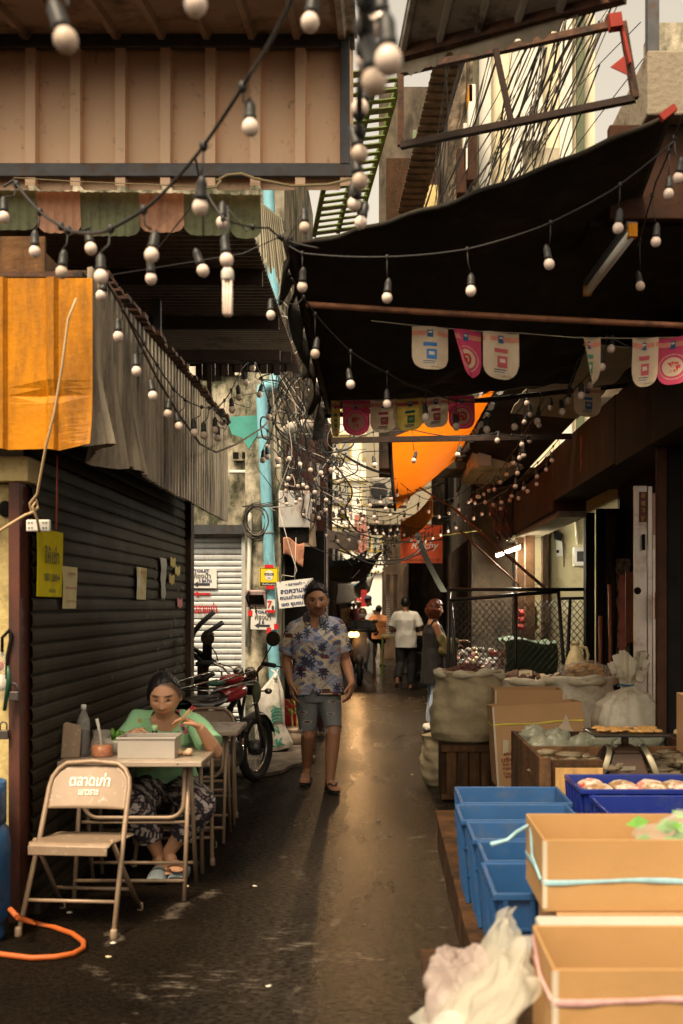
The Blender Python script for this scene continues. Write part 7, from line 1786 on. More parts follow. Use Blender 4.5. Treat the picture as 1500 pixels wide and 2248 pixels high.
def person(label, root_loc, J, R, Fw, hM, skin=(.20, .095, .05), s=1., vox=.007, hs=1., hair='short', hairc=(.014, .011, .010), top=None, bottom=None, brow=True, moustache=False, mask=None, closed=False, bare=True, wide=1., group=None, fr=1.):
    t = thing('person', label, 'person', root_loc, group)
    R, Fw = Vector(R).normalized(), Vector(Fw).normalized(); U = Vector((0, 0, 1))
    J = {k: Vector(v) for k, v in J.items()}
    mb = MB()
    # torso
    tors = [(J['pelvis'] - U * .06, .13 * s * wide, .10 * s * wide), (J['pelvis'] + U * .03, .165 * s * wide, .115 * s * wide), (J['waist'], .145 * s * wide, .105 * s * wide), (J['chest'], .168 * s * wide, .118 * s * wide), ((J['shL'] + J['shR']) / 2 + U * .0 - Fw * .0, .165 * s, .085 * s), (J['neck'], .062 * s, .06 * s)]
    loft(mb, tors, R, Fw)
    hd = J['head']; limb(mb, [J['neck'] - U * .02, J['neck'].lerp(hd, .45)], [.060 * s, .054 * s])
    for k in 'LR':
        limb(mb, [J['sh' + k], J['el' + k]], [.050 * s, .041 * s]); limb(mb, [J['el' + k], J['el' + k].lerp(J['wr' + k], .3), J['wr' + k]], [.040 * s, .042 * s, .027 * s])
        limb(mb, [J['hip' + k], J['kn' + k]], [.082 * s, .056 * s]); limb(mb, [J['kn' + k], J['kn' + k].lerp(J['an' + k], .30) - Fw * .012, J['an' + k]], [.056 * s, .058 * s, .036 * s])
        hand(mb, J['wr' + k], J['hd' + k], J['hn' + k], J['ht' + k], s * 1.0, J['curl'].x if 'curl' in J else .5)
        foot(mb, J['an' + k], J['to' + k], s)
    dirs, fs = sphere_dirs()
    hM = hM.to_3x3()
    mb.add([hd + hM @ (head_point(d) * hs) for d in dirs], fs)
    for e in (-1, 1): mb.ell(hd + hM @ (V(e * .081, -.005, -.008) * hs), .010 * hs, .018 * hs, .030 * hs, 10, 8, hM)
    me = remesh(mb, vox, 2, .45)
    inv = np.array(hM.inverted()); h0 = np.array(hd)
    rs_ = np.random.RandomState(3)
    ph = rs_.rand(6, 4) * 6.28
    def paint(co):
        c = np.tile(np.array(skin), (len(co), 1))
        v = sum(np.sin(co[:, 0] * (9 + 7 * i) + ph[i, 0]) * np.sin(co[:, 1] * (8 + 6 * i) + ph[i, 1]) * np.sin(co[:, 2] * (7 + 8 * i) + ph[i, 2]) for i in range(4)) * .06
        c *= (1 + v)[:, None]
        q = (co - h0) @ inv.T / hs; X, Y_, Z = q[:, 0], q[:, 1], q[:, 2]; fr_ = (Y_ > .045) & (np.abs(X) < .08) & (np.abs(Z) < .13); ax = np.abs(X)
        g = lambda x0, z0, sx, sz: np.exp(-((ax - x0) / sx) ** 2 - ((Z - z0) / sz) ** 2) * fr_
        c *= (1 + .16 * g(.045, -.028, .02, .016) + .10 * g(0, -.03, .014, .014))[:, None] * np.array([1, .97, .95]) 
        def over(col, a): 
            nonlocal c; c = c * (1 - a[:, None]) + np.array(col) * a[:, None]
        over((skin[0] * .95, skin[1] * .50, skin[2] * .55), np.clip(g(0, -.066, .024, .0075) * 1.2, 0, 1))
        over((.05, .02, .015), np.clip(g(0, -.0695, .022, .0022) * .9, 0, 1))
        if hair in ('quiff', 'short', 'pulled'):
            dd = q / np.array([.083, .096, .116]); dd /= np.linalg.norm(dd, axis=1)[:, None] + 1e-9
            e_ = np.sqrt((dd[:, 0] / .93) ** 2 + ((dd[:, 2] + .15) / (.84 if hair == 'pulled' else .83)) ** 2); st = np.clip((e_ - .93) / .12, 0, 1) * np.clip((dd[:, 2] + .18) / .2, 0, 1) * (np.linalg.norm(q, axis=1) < .135)
            over((hairc[0] * 1.6, hairc[1] * 1.4, hairc[2] * 1.2), st * .85)
        if brow: over((.018, .012, .010), np.clip(g(.031, .029 , .021, .0052) * 1.3, 0, .95))
        if closed: over((.03, .017, .012), np.clip(g(.032, .002, .017, .0036) * 1.3, 0, .95))
        else:
            over((.50, .44, .38), np.clip(g(.032, .006, .013, .0052) * 1.0, 0, .85)); over((.012, .009, .008), np.clip(g(.032, .006, .0068, .0065) * 1.5, 0, 1)); over((.02, .012, .010), np.clip(g(.032, .0125, .017, .0026) * 1.2, 0, 1))
        over((.03, .016, .012), np.clip(g(.0085, -.041, .005, .003), 0, .8))
        if moustache: over((.020, .013, .011), np.clip(g(.014, -.053, .018, .0055) * 1.1, 0, .85))
        return c
    setcol(me, paint)
    put(me, 'body', vmat('skin', .48, .06, 90, .45), t)
    # hair
    def sm(x): x = min(1, max(0, x)); return x * x * (3 - 2 * x)
    def hmask(d, ax, cz, az, sb):
        e = math.sqrt(((d.x + (.16 if hair == 'pulled' else 0)) / ax) ** 2 + ((d.z - cz) / az) ** 2) + .05 * nz(d, 8, 3); front = sm((e - 1) / .12 + .5); back = sm((.22 - d.y) / .2)
        zl = sb + (-.62 - sb) * sm((.15 - d.y) / .6); return max(front, back) * sm((d.z - zl) / .14 + .5)
    if hair:
        hb_ = MB(); vs = []
        for d in dirs:
            p = head_point(d, True); y, z = d.y, d.z
            if hair == 'bob':
                th = .45 if y > .55 else -1.1; th = .45 + (th - .45) * sm((.70 - y) / .25); m_ = sm((z - th) / .14 + .5)
                k = .88 + (1.20 - .88) * m_ + (.05 * nz(d, 5, 2) if m_ > .5 else 0); q = p * k
                if z < 0 and m_ > .5: q.z *= 1.22; q.x *= 1.25; q.y = min(q.y * 1.15, .05)
            elif hair == 'pulled':
                m_ = hmask(d, .90, -.14, .90, -.30); k = .94 + (1.03 - .94) * m_; q = p * k
                if m_ > .5: q *= 1 + .012 * math.sin(d.x * 40)
            else:
                m_ = hmask(d, .96, -.16, .86, .04); k = .94 + (1.035 - .94) * m_; q = p * k
                if m_ > .5:
                    q *= 1 + .03 * nz(d, 9, 1); 
                    if hair == 'quiff' and z > .45: q.z += .030 * (z - .4) * (1 + .7 * nz(d, 6, 4)); q.y += .012 * max(0, y)
            vs.append(hd + hM @ (q * hs))
        hb_.add(vs, fs); hme = remesh(hb_, max(.004, vox * .8), 1, .3); folds(hme, .0025, 34, 2, (1, 1, .35))
        
        hair_o = put(hme, 'hair', mat('hair_%.3f' % hairc[0], hairc, .38, var=.3, scale=40, bump=.25, bscale=90, spec=.35), t)
    if hair in ('quiff', 'pulled', 'short', 'bob') and vox < .012:
        b = MB(); rh = random.Random(9)
        for i in range({'quiff': 800, 'bob': 260}.get(hair, 150)):
            d = Vector((rh.gauss(0, 1), rh.gauss(0, 1), abs(rh.gauss(0, 1)) if hair != 'bob' else rh.gauss(0, 1))).normalized()
            mk = hmask(d, .95, -.16, .82, 0) if hair != 'bob' else (1 if d.y < .3 else 0)
            if mk < .9: continue
            p = head_point(d, True) * (1.02 if hair != 'bob' else 1.18); L_ = {'quiff': .018 + .042 * max(0, d.z) ** 2, 'pulled': .014, 'short': .016, 'bob': .04}[hair] * rh.uniform(.5, 1.3)
            if hair == 'quiff': g_ = (d * .7 + Vector((0, .35, .6 + .5 * d.z)) * max(.1, d.z) + Vector((rh.gauss(0, .2), rh.gauss(0, .2), 0)) - Vector((0, 0, .8)) * max(0, .3 - d.z)).normalized()
            elif hair == 'bob': g_ = (d * .3 + Vector((rh.gauss(0, .15), rh.gauss(0, .15), -1))).normalized()
            else: g_ = (d * .35 + Vector((rh.gauss(0, .2), -1, rh.gauss(0, .2)))).normalized()
            sd = g_.cross(d); sd = sd.normalized() * (.0022 if sd.length > 1e-4 else 0)
            b.add([hd + hM @ ((p + sd) * hs), hd + hM @ ((p - sd) * hs), hd + hM @ ((p + g_ * L_) * hs)], [(0, 1, 2)])
        b.build('loose_hair', hair_o.data.materials[0], t)['kind'] = 'stuff'
    if mask:
        b = MB()
        b.sheet(lambda u, v: hd + hM @ ((head_point(Vector((math.sin((u - .5) * 2.0) * .92, math.cos((u - .5) * 2.0), -.10 - .72 * v)).normalized()) * 1.07) * hs), 18, 10, th=.003)
        b.build('face_mask', mask, t, smooth=True)
    # clothes
    if top:
        mb = MB(); e = top.get('ease', .022); hem = top['hem']
        lo = J['pelvis'] + (J['waist'] - J['pelvis']).normalized() * hem
        sec = [(lo, (.17 + e) * s * wide * top.get('flare', 1), (.12 + e) * s * wide * top.get('flare', 1)), (J['pelvis'].lerp(J['waist'], .5) if hem < .1 else lo + U * .02, (.165 + e) * s * wide, (.115 + e) * s * wide), (J['waist'], (.15 + e) * s * wide, (.108 + e) * s * wide), (J['chest'], (.170 + e) * s * wide, (.120 + e * .7) * s * wide), ((J['shL'] + J['shR']) / 2 + U * .012, (.148 + e * .4) * s, (.086 + e * .5) * s), (J['neck'] - U * top.get('drop', .015), (.082) * s, .080 * s)]
        loft(mb, sec, R, Fw)
        for k in 'LR':
            f_ = top.get('sleeve', .55); f_ = f_[k] if isinstance(f_, dict) else f_
            if f_ > 0:
                q = J['sh' + k].lerp(J['el' + k], min(1, f_)); pts = [J['sh' + k], J['sh' + k].lerp(q, .5), q]; r1 = top.get('cuff', .070)
                mb.tube(pts, [(.052 + e * .25) * s, (.059 + e * .4) * s, r1 * s], 16); mb.ell(pts[0], .056 * s, .056 * s, .056 * s); limb(mb, [J['neck'] - U * .035 * s, J['sh' + k]], [.060 * s, .056 * s])
                if f_ > 1: limb(mb, [J['el' + k], J['el' + k].lerp(J['wr' + k], f_ - 1)], [.056 * s, .046 * s])
        cm = remesh(mb, max(vox, .005), 3, .5); folds(cm, top.get('fold', .008), top.get('fs', 7), 3)
        if 'cut' in top:
            import bmesh
            bm = bmesh.new(); bm.from_mesh(cm); bmesh.ops.delete(bm, geom=[v for v in bm.verts if top['cut'](v.co)], context='VERTS'); bm.to_mesh(cm); bm.free()
        if 'paint' in top: setcol(cm, top['paint'])
        put(cm, top.get('name', 'shirt'), top['mat'], t)
    if bottom:
        mb = MB(); e = bottom.get('ease', .014); f_ = bottom['len']      # 1 = knee, 2 = ankle
        loft(mb, [(J['pelvis'] - U * .10 * s, (.150 + e) * s * wide, (.105 + e) * s * wide), (J['pelvis'] - U * .02, (.165 + e) * s * wide, (.118 + e) * s * wide), (J['pelvis'].lerp(J['waist'], .55), (.152 + e) * s * wide, (.108 + e) * s * wide)], R, Fw)
        for k in 'LR':
            q = J['hip' + k].lerp(J['kn' + k], min(1, f_)); r1 = (.085 + (.060 - .085) * min(1, f_) + e * bottom.get('loose', 1.2)) * s
            mb.tube([J['hip' + k] + U * .02, J['hip' + k], q], [(.086 + e) * s, (.088 + e) * s, r1], 18); mb.ell(J['hip' + k] + U * .02, (.086 + e) * s, (.086 + e) * s, (.09) * s)
            if f_ > 1:
                z_ = J['kn' + k].lerp(J['an' + k], f_ - 1); mb.ell(J['kn' + k], r1, r1, r1, 14, 8)
                mb.tube([J['kn' + k], J['kn' + k].lerp(z_, .4) - Fw * .01, z_], [r1, (.062 + e * bottom.get('loose', 1)) * s, (.044 + e * bottom.get('loose', 1)) * s], 16)
        cm = remesh(mb, max(vox, .005), 3, .5); folds(cm, bottom.get('fold', .006), 9, 8)
        if 'paint' in bottom: setcol(cm, bottom['paint'])
        put(cm, bottom.get('name', 'trousers'), bottom['mat'], t)
    return t, J

def rotm(yaw=0, pitch=0, roll=0, facing=(0, -1, 0)):
    """head axes: columns right, forward, up; facing is the forward direction, pitch > 0 looks down"""
    f = Vector(facing).normalized(); u = V(0, 0, 1); r = f.cross(u).normalized()
    Mx = Matrix((r, f, u)).transposed()
    return (Matrix.Rotation(rad(yaw), 3, 'Z') @ Mx @ Matrix.Rotation(rad(-pitch), 3, 'X') @ Matrix.Rotation(rad(roll), 3, 'Y'))

# ---------------- the walking man in the island shirt
ym = 9.15
def mp(px, py, dy=0): return P(px, py, ym + dy)
rsm = np.random.RandomState(12)
def island(co):
    x, y, z = co[:, 0], co[:, 1], co[:, 2]
    a = np.where(y < ym, 0, 3.3); X = x + a; 
    w1 = np.sin(X * 31 + 3 * np.sin(z * 17) + 1) * np.sin(z * 47 + 2.5 * np.sin(X * 21)); w2 = np.sin(X * 57 + z * 23 + 2 * np.sin(z * 40)); w3 = np.sin(z * 27 + 2.2 * np.sin(X * 13) + .6)
    c = np.empty((len(co), 3)); c[:] = (.46, .42, .34)
    def over(m, col): c[m] = np.array(col)
    over(w3 > -.05, (.24, .25, .34)); over((w3 > .15) & (np.sin(z * 150 + 6 * np.sin(X * 22)) > .72), (.38, .37, .40)); over((w3 < -.35) & (w1 > .0), (.45, .33, .20)); over((w1 > .55), (.11, .12, .24)); over((w1 < -.78), (.38, .20, .16)); over((w2 > .93) & (w3 < 0), (.52, .46, .36))
    zs = (z.min(), z.max()); xs = (x.min(), x.max())
    for i in range(58):
        cx, cz = rsm.uniform(*xs), rsm.uniform(*zs); side = i % 3 != 0; yy = (y < ym) == side
        dx, dz = x - cx, z - cz; r = np.hypot(dx, dz); th = np.arctan2(dz, dx)
        if i % 4 == 3:
            m = (np.abs(dx + .35 * dz) < .034) & (np.abs(dz) < .017) & yy; over(m, (.17, .03, .03)); over(m & ((np.sin(dx * 520) > .5) | (np.sin(dz * 520) > .6)), (.05, .02, .025)); over((np.abs(dx) < .05) & (np.abs(dz + .024) < .006) & yy, (.50, .40, .26))
        else:
            R_ = .034 + .012 * rsm.rand()
            over((r < R_ * (.30 + .70 * np.abs(np.cos(3.5 * th + i)) ** 1.3)) & (dz > -.03) & yy, (.022, .026, .055)); over((np.abs(dx + .15 * dz) < .005) & (dz < 0) & (dz > -.055) & yy, (.06, .045, .045))
    return c * (1.12 + .08 * w2[:, None])
def denim(co):
    x, z = co[:, 0], co[:, 2]; c = np.empty((len(co), 3)); c[:] = (.185, .185, .18)
    f = .5 + .5 * np.sin(x * 19 + 2) * np.sin(z * 15); c *= (.82 + .36 * f)[:, None]
    front = co[:, 1] < ym + .03
    for (px, py, wx, wz) in ((666, 1562, 7, 2.2), (676, 1583, 7, 2.6), (734, 1538, 9, 1.6), (728, 1563, 6, 1.4)):
        q = mp(px, py); e = ((x - q.x) / (wx * .0038)) ** 2 + ((z - q.z) / (wz * .0038)) ** 2
        c[(e < 2.2) & front] = (.42, .38, .33); c[(e < 1) & front] = (.11, .05, .035)
    c[z < z.min() + .014] = (.38, .37, .35)
    return c
J = dict(head=mp(695, 1317, -.06), neck=mp(693, 1352, .03), chest=mp(693, 1405, 0), waist=mp(695, 1462, 0), pelvis=mp(699, 1512, .02), shL=mp(646, 1378, -.01), shR=mp(741, 1373, .05), elL=mp(630, 1447, .07), elR=mp(758, 1447, .08), wrL=mp(640, 1501, -.04), wrR=mp(772, 1500, -.10),
         hdL=(.10, -.12, -1), hdR=(-.12, -.30, -1), hnL=(.85, .3, .1), hnR=(-.9, .25, 0), htL=(.3, -1, 0), htR=(-.3, -1, 0), hipL=mp(675, 1530, .02), hipR=mp(722, 1530, .02), knL=mp(677, 1612, .02), knR=mp(732, 1609, -.12), anL=mp(674, 1697, .22), anR=mp(724, 1700, -.14), toL=P(667, 1725, 9.24), toR=P(738, 1738, 8.86), curl=(.55, 0, 0))
J['toL'].z = .03; J['toR'].z = .03; J['anL'].z = .155; J['anR'].z = .095
def mcut(p):
    n0 = mp(693, 1352); v_ = n0.z - .105; h_ = mp(693, 1508).z
    if p.y > ym - .02: return p.z > n0.z - .012 and abs(p.x - n0.x) < .085
    return (p.z > v_ and abs(p.x - n0.x) < .012 + .058 * (p.z - v_) / .105) or (p.z < h_ and abs(p.x - n0.x + .01) < .10 * (h_ - p.z) / .1 * .45)
man, J = person('man in a tropical island print shirt and ripped denim shorts walking towards the viewer', V(-.56, 9.15, 0), J, XA, -YA, rotm(6, 9, 4), skin=(.40, .19, .10), s=1.07, vox=.0042, hs=1.17, hair='quiff', moustache=True,
    top=dict(mat=vmat('printed_rayon', .6, .1, 50), paint=island, hem=-.045, sleeve=.78, cuff=.082, ease=.030, fold=.009, fs=6, drop=.018, flare=1.03, cut=mcut), bottom=dict(mat=vmat('washed_denim', .85, .25, 160), paint=denim, len=.88, ease=.006, loose=1.5, name='shorts'))
# collar and buttons
b = MB()
def fcol(u, v):
    a = rad(-68 + 316 * u); fr_ = max(0, -math.sin(a)) ** 2; n0 = J['neck']
    r_ = .080 + .032 * v + .01 * fr_
    return n0 + V(r_ * math.cos(a), r_ * math.sin(a) * .95 - .012 - .03 * fr_, .030 - .045 * v - (.045 + .035 * v) * fr_)
b.sheet(fcol, 50, 6, th=.003)
cme = b.mesh('collar', []); setcol(cme, island); put(cme, 'collar', vmat('printed_rayon'), man)
b = MB()
for y in (1426, 1455, 1484): q = mp(695, y, -.175); b.ell(q, .006, .003, .006, 8, 5)
b.build('button', m_white, man, smooth=True)
for k, (an, to) in enumerate((('anL', 'toL'), ('anR', 'toR'))):
    a, t_ = J[an].copy(), J[to].copy(); d = V(t_.x - a.x, t_.y - a.y, 0).normalized(); sd = V(-d.y, d.x, 0); b = MB()
    def sole(u, v, a=a, t_=t_, d=d, sd=sd):
        L0 = V(a.x, a.y, 0) - d * .075; L1 = V(t_.x, t_.y, 0) + d * .02; q = L0.lerp(L1, u); wd_ = .050 * math.sin(math.pi * min(1, max(0, .06 + .88 * u))) ** .45 * (.85 + .25 * u)
        return q + sd * wd_ * (2 * v - 1) + V(0, 0, .022)
    b.sheet(sole, 20, 6, th=.016); fl = b.build('flip_flop', m_rubber, man, smooth=False)
    b = MB(); tip = V(t_.x, t_.y, .055) - d * .03
    for e in (-1, 1): b.tube([tip, tip - d * .04 + sd * e * .028 + V(0, 0, .022), tip - d * .095 + sd * e * .047 + V(0, 0, -.02)], .007, 6)
    b.build('thong', m_blk, fl, smooth=True)
b = MB(); 
for i in range(44):
    u = rsm.rand(); k = i % 2; q = (J['hipL'].lerp(J['knL'], .86) if k else J['hipR'].lerp(J['knR'], .86)); a = rsm.rand() * 6.28
    p = q + V(.085 * math.cos(a), .085 * math.sin(a), .01); b.tube([p, p + V(.006 * rsm.randn(), .006 * rsm.randn(), -.03 - .03 * rsm.rand())], .0014, 4)
b.build('frayed_threads', mat('thread', (.45, .44, .42), .9), man)

# ---------------- seated woman in the green shirt
def wp(px, py, Y): return P(px, py, Y)
def greenshirt(co):
    x, y, z = co[:, 0], co[:, 1], co[:, 2]; c = np.empty((len(co), 3)); c[:] = (.33, .62, .335); front = y < 6.42
    r_ = np.random.RandomState(5)
    for i in range(26):
        cx, cz, cy = r_.uniform(x.min(), x.max()), r_.uniform(z.min(), z.max()), r_.uniform(y.min(), y.max()); e = ((x - cx) / .011) ** 2 + ((z - cz) / .013) ** 2
        c[(e < 1) & (np.abs(y - cy) < .14)] = (.50, .34, .09)
    q = wp(392, 1603, 6.15)
    for i in range(26):
        cx, cz = q.x + r_.normal(0, .022), q.z + r_.normal(0, .038); col = ((.62, .14, .22), (.05, .07, .06), (.60, .58, .50), (.15, .40, .10))[i % 4]
        c[(((x - cx) ** 2 + (z - cz) ** 2) < (.008 if i % 4 else .012) ** 2) & front] = col
    return c
def ethnic(co):
    x, y, z = co[:, 0], co[:, 1], co[:, 2]; q = x * 1.0 + y * .8
    f = np.sin(q * 62 + 3.2 * np.sin(z * 38 + 1)) + np.sin(z * 58 + 3 * np.sin(q * 30)); g = np.sin(q * 130 + 4 * np.sin(z * 60)) * np.sin(z * 110)
    c = np.empty((len(co), 3)); c[:] = (.026, .022, .030); c[f > .35] = (.50, .42, .38); c[(f > .35) & (g > .5)] = (.05, .04, .05); c[(f < -.9) & (g > .1)] = (.24, .14, .13)
    bnd = np.abs(np.sin(z * 9 + 2 * q)) < .14; c[bnd] = (.45, .38, .34); c[bnd & (np.sin(q * 210) > 0)] = (.03, .025, .03)
    return c
J = dict(head=wp(361, 1525, 6.09), neck=wp(362, 1566, 6.25), chest=wp(361, 1628, 6.33), waist=wp(364, 1678, 6.45), pelvis=wp(366, 1722, 6.55), shL=wp(303, 1578, 6.27), shR=wp(424, 1582, 6.27), elL=wp(272, 1632, 6.18), elR=wp(474, 1650, 6.12), wrL=wp(277, 1617, 6.06), wrR=wp(440, 1598, 5.99),
         hdL=(.5, -.55, .25), hdR=(-.80, -.12, .52), hnL=(.5, .3, -.8), hnR=(-.25, -.2, -.95), htL=(.7, .5, .5), htR=(-.1, -.9, .3), hipL=wp(335, 1728, 6.52), hipR=wp(398, 1728, 6.52), knL=wp(297, 1768, 6.03), knR=wp(440, 1766, 6.02), anL=wp(349, 1880, 6.18), anR=wp(372, 1868, 6.12), toL=wp(366, 1921, 6.04), toR=wp(392, 1912, 6.00), curl=(.85, 0, 0))
J['anL'].z = .12; J['anR'].z = .15; J['toL'].z = .045; J['toR'].z = .07
wo, J = person('woman in a mint green shirt and patterned trousers eating at the near table', V(-1.24, 6.4, 0), J, XA, V(0, -1, .0), rotm(4, 19), skin=(.56, .30, .175), s=.98, vox=.0036, hs=1.10, hair='pulled', closed=True,
    top=dict(mat=vmat('mint_cotton', .75, .1, 60), paint=greenshirt, hem=-.02, sleeve=.80, cuff=.078, ease=.026, fold=.009, fs=7, drop=.03, cut=lambda p: (p - wp(362, 1572, 6.17)).length < .088), bottom=dict(mat=vmat('printed_cotton', .8, .1, 60), paint=ethnic, len=1.66, ease=.026, loose=1.1, fold=.010))
b = MB(); q = J['head'] + rotm(4, 19) @ V(0, -.115, -.02); b.ell(q, .045, .04, .045, 14, 10); b.build('hair_bun', _mats['hair_0.014'], wo, smooth=True)
b = MB(); b.ell(J['head'] + rotm(4, 19) @ V(.088, -.005, -.035), .006, .005, .008, 8, 6); b.build('earring', mat('gold', (.60, .38, .10), .3, .9), wo, smooth=True)
cs_ = thing('chopsticks', 'pair of wooden chopsticks with red ends in the seated woman’s hand', 'chopsticks', wp(420, 1560, 5.93))
cs_['label'] = 'pair of wooden chopsticks with red ends held by the seated woman'
for k, (dx, dz) in enumerate(((0, 0), (.012, -.006))):
    b = MB(); A1, A2 = wp(418, 1556, 5.92) + V(dx, 0, dz), wp(372, 1607, 5.95) + V(dx * .2, 0, dz * .2); b.tube([A1, A2], [.0042, .0028], 8); c_ = b.build('chopstick', mat('bamboo', (.52, .30, .12), .5), cs_, smooth=True)
    b = MB(); b.tube([A1 - (A2 - A1) * .12, A1 - (A2 - A1) * .0], [.0046, .0046], 8); b.build('painted_end', _mats['red_plastic'], c_, smooth=True)
for k, (x, y) in enumerate(((349, 1926), (396, 1922))):
    q = onground(x, y, .02); b = MB()
    b.sheet(lambda u, v: q + V((.05 * math.sin(math.pi * (.08 + .84 * u)) ** .5) * (2 * v - 1), -.11 + .24 * u, .006), 16, 6, th=.02)
    b.sheet(lambda u, v: q + V(.054 * math.cos(math.pi * v), -.115 + .125 * u, .002 + .062 * math.sin(math.pi * v) * math.sin(.35 + 1.2 * u)), 12, 14, th=.006)
    tag(b.build('slipper', mat('grey_blue_rubber', (.22, .26, .27), .7, var=.15), origin=q, smooth=True), ('grey blue slipper on the ground, under the middle of the near table', 'grey blue slipper on the ground, nearest the table leg')[k], 'slipper', 'pair of slippers')

# ---------------- generic standing figures
def stand(label, base, face, h, skin, top, bottom, hair='short', hairc=(.014, .011, .010), pose=None, pitch=0, headyaw=0, vox=.010, wide=1., group=None, shoes=None, **kw):
    k = h / 1.70; f = Vector(face).normalized(); r = f.cross(ZA).normalized(); B0 = Vector(base)
    def L(x, y, z): return B0 + (r * x + f * y + ZA * z) * k
    D = dict(head=(0, .02, 1.575), neck=(0, -.01, 1.43), chest=(0, 0, 1.27), waist=(0, 0, 1.08), pelvis=(0, 0, .93), shL=(-.178, 0, 1.362), shR=(.178, 0, 1.362), elL=(-.235, -.03, 1.11), elR=(.235, -.03, 1.11), wrL=(-.235, .06, .88), wrR=(.235, .06, .88), hipL=(-.09, 0, .88), hipR=(.09, 0, .88), knL=(-.10, .02, .48), knR=(.10, .02, .48), anL=(-.10, -.03, .09), anR=(.10, -.03, .09), toL=(-.12, .14, .03), toR=(.12, .14, .03))
    hv = dict(hdL=(0, .15, -1), hdR=(0, .15, -1), hnL=(.9, -.2, 0), hnR=(-.9, -.2, 0), htL=(.2, 1, 0), htR=(-.2, 1, 0))
    for q, v in (pose or {}).items(): (hv if q in hv else D)[q] = v
    J = {q: L(*v) for q, v in D.items()}; J.update({q: r * v[0] + f * v[1] + ZA * v[2] for q, v in hv.items()}); J['curl'] = V(.5, 0, 0)
    t, J = person(label, B0, J, r, f, rotm(headyaw, pitch, 0, f), skin=skin, s=k, vox=vox, hs=k, hair=hair, hairc=hairc, top=top, bottom=bottom, wide=wide, group=group, **kw)
    if shoes:
        for q in 'LR':
            a, to = J['an' + q], J['to' + q]; d = V(to.x - a.x, to.y - a.y, 0).normalized(); b = MB()
            for t_, rx, rz in ((-.35, .040, .045), (0, .046, .055), (.4, .048, .045), (.8, .046, .034), (1.05, .036, .026)): b.ell(V(a.x, a.y, 0).lerp(V(to.x, to.y, 0), t_) + ZA * (rz + .004 + max(0, min(a.z, to.z) - .05)), rx * k, rx * 1.3 * k, rz * k, 12, 8)
            me = remesh(b, .008, 2); put(me, 'shoe', shoes, t)
    return t, J
def cloth(n_, c, r=.8): return mat(n_, c, r, var=.14, scale=10, bump=.12, bscale=60)
m_wht = cloth('white_linen', (.76, .72, .65)); m_blkc = cloth('black_cotton', (.020, .018, .018)); m_orange = cloth('rust_orange_cotton', (.62, .235, .08)); m_jeans = cloth('pale_jeans', (.34, .40, .50)); m_drk = cloth('charcoal_cotton', (.014, .0125, .012)); m_olive = cloth('olive_cotton', (.16, .13, .045)); m_maroon = cloth('maroon_cotton', (.14, .03, .03)); m_navyc = cloth('navy_cotton', (.03, .04, .08))
stand('man in a loose white shirt and black trousers seen from behind at a rack', V(.42, 19.8, 0), (.06, 1, 0), 1.70, (.24, .115, .06), dict(mat=m_wht, hem=-.16, sleeve=.80, cuff=.075, ease=.030, fold=.010, fs=6, flare=1.03), dict(mat=m_drk, len=1.9, ease=.02), pose=dict(elL=(-.27, .0, 1.10), elR=(.27, .0, 1.10), wrL=(-.18, .22, 1.06), wrR=(.18, .22, 1.06), hdL=(.3, 1, 0), hdR=(-.3, 1, 0), hnL=(.3, 0, -1), hnR=(-.3, 0, -1), htL=(1, 0, 0), htR=(-1, 0, 0), knL=(-.09, -.02, .48), anL=(-.14, -.32, .20), toL=(-.15, -.22, .05), anR=(.09, -.03, .09)), vox=.008, pitch=10, shoes=None)
stand('person in a rust orange shirt and black shorts seen from behind', V(-.10, 27.0, 0), (.35, 1, 0), 1.55, (.33, .17, .10), dict(mat=m_orange, hem=-.14, sleeve=.8, cuff=.085, ease=.045, fold=.012, fs=5, flare=1.05), dict(mat=m_blkc, len=.55, ease=.03), pose=dict(elL=(-.25, .02, 1.1), wrL=(-.2, .25, 1.08), elR=(.26, .05, 1.1), wrR=(.2, .28, 1.08), anL=(-.12, -.12, .09), toL=(-.13, .05, .03)), pitch=14, wide=1.22, shoes=m_blk)
cpt, Jc = stand('man in a cap and white sleeveless shirt standing beside the orange shirted person', V(-.36, 28.6, 0), (-.5, -.6, 0), 1.80, (.09, .045, .028), dict(mat=m_wht, hem=.02, sleeve=.15, ease=.025), dict(mat=m_blkc, len=.95, ease=.04), hair=None, pitch=6, shoes=m_blk)
b = MB(); q = Jc['head']; b.ell(q + V(0, 0, .06), .098, .108, .075, 18, 10); b.ell(q + V(-.05, -.07, .05), .085, .085, .012, 14, 6); b.build('cap', m_navyc, cpt, smooth=True)
bk_, _ = None, None
b = MB(); q = P(806, 1382, 28.2); b.ell(q, .16, .12, .22, 16, 10); tag(b.build('shoulder_bag', m_blkc, origin=q, smooth=True), 'black bag hanging at the hip of the man in the cap', 'bag')
# woman with auburn hair, side view, facing right
stw = V(.62, 13.3, 0)
rw, Jw = stand('woman with auburn bob, long black sleeveless top and pale jeans by the mesh gate', stw, (1, .12, 0), 1.60, (.36, .18, .10), dict(mat=m_drk, hem=-.29, sleeve=0, ease=.030, fold=.008, drop=.045, flare=1.10, name='long_top'), dict(mat=m_jeans, len=1.93, ease=.010, fold=.010), hair='bob', hairc=(.115, .030, .012), pose=dict(elL=(-.22, .06, 1.11), wrL=(-.16, .27, 1.10), elR=(.20, .10, 1.11), wrR=(.14, .30, 1.16), hdL=(.1, 1, .1), hdR=(0, 1, .2), hnL=(0, 0, -1), hnR=(0, 0, -1), htL=(1, 0, 0), htR=(-1, 0, 0)), vox=.007, pitch=4, shoes=m_white)
b = MB()
for e in ('R',):
    limb(b, [Jw['sh' + e].lerp(Jw['el' + e], .62), Jw['el' + e], Jw['el' + e].lerp(Jw['wr' + e], .75)], [.062, .085, .06])
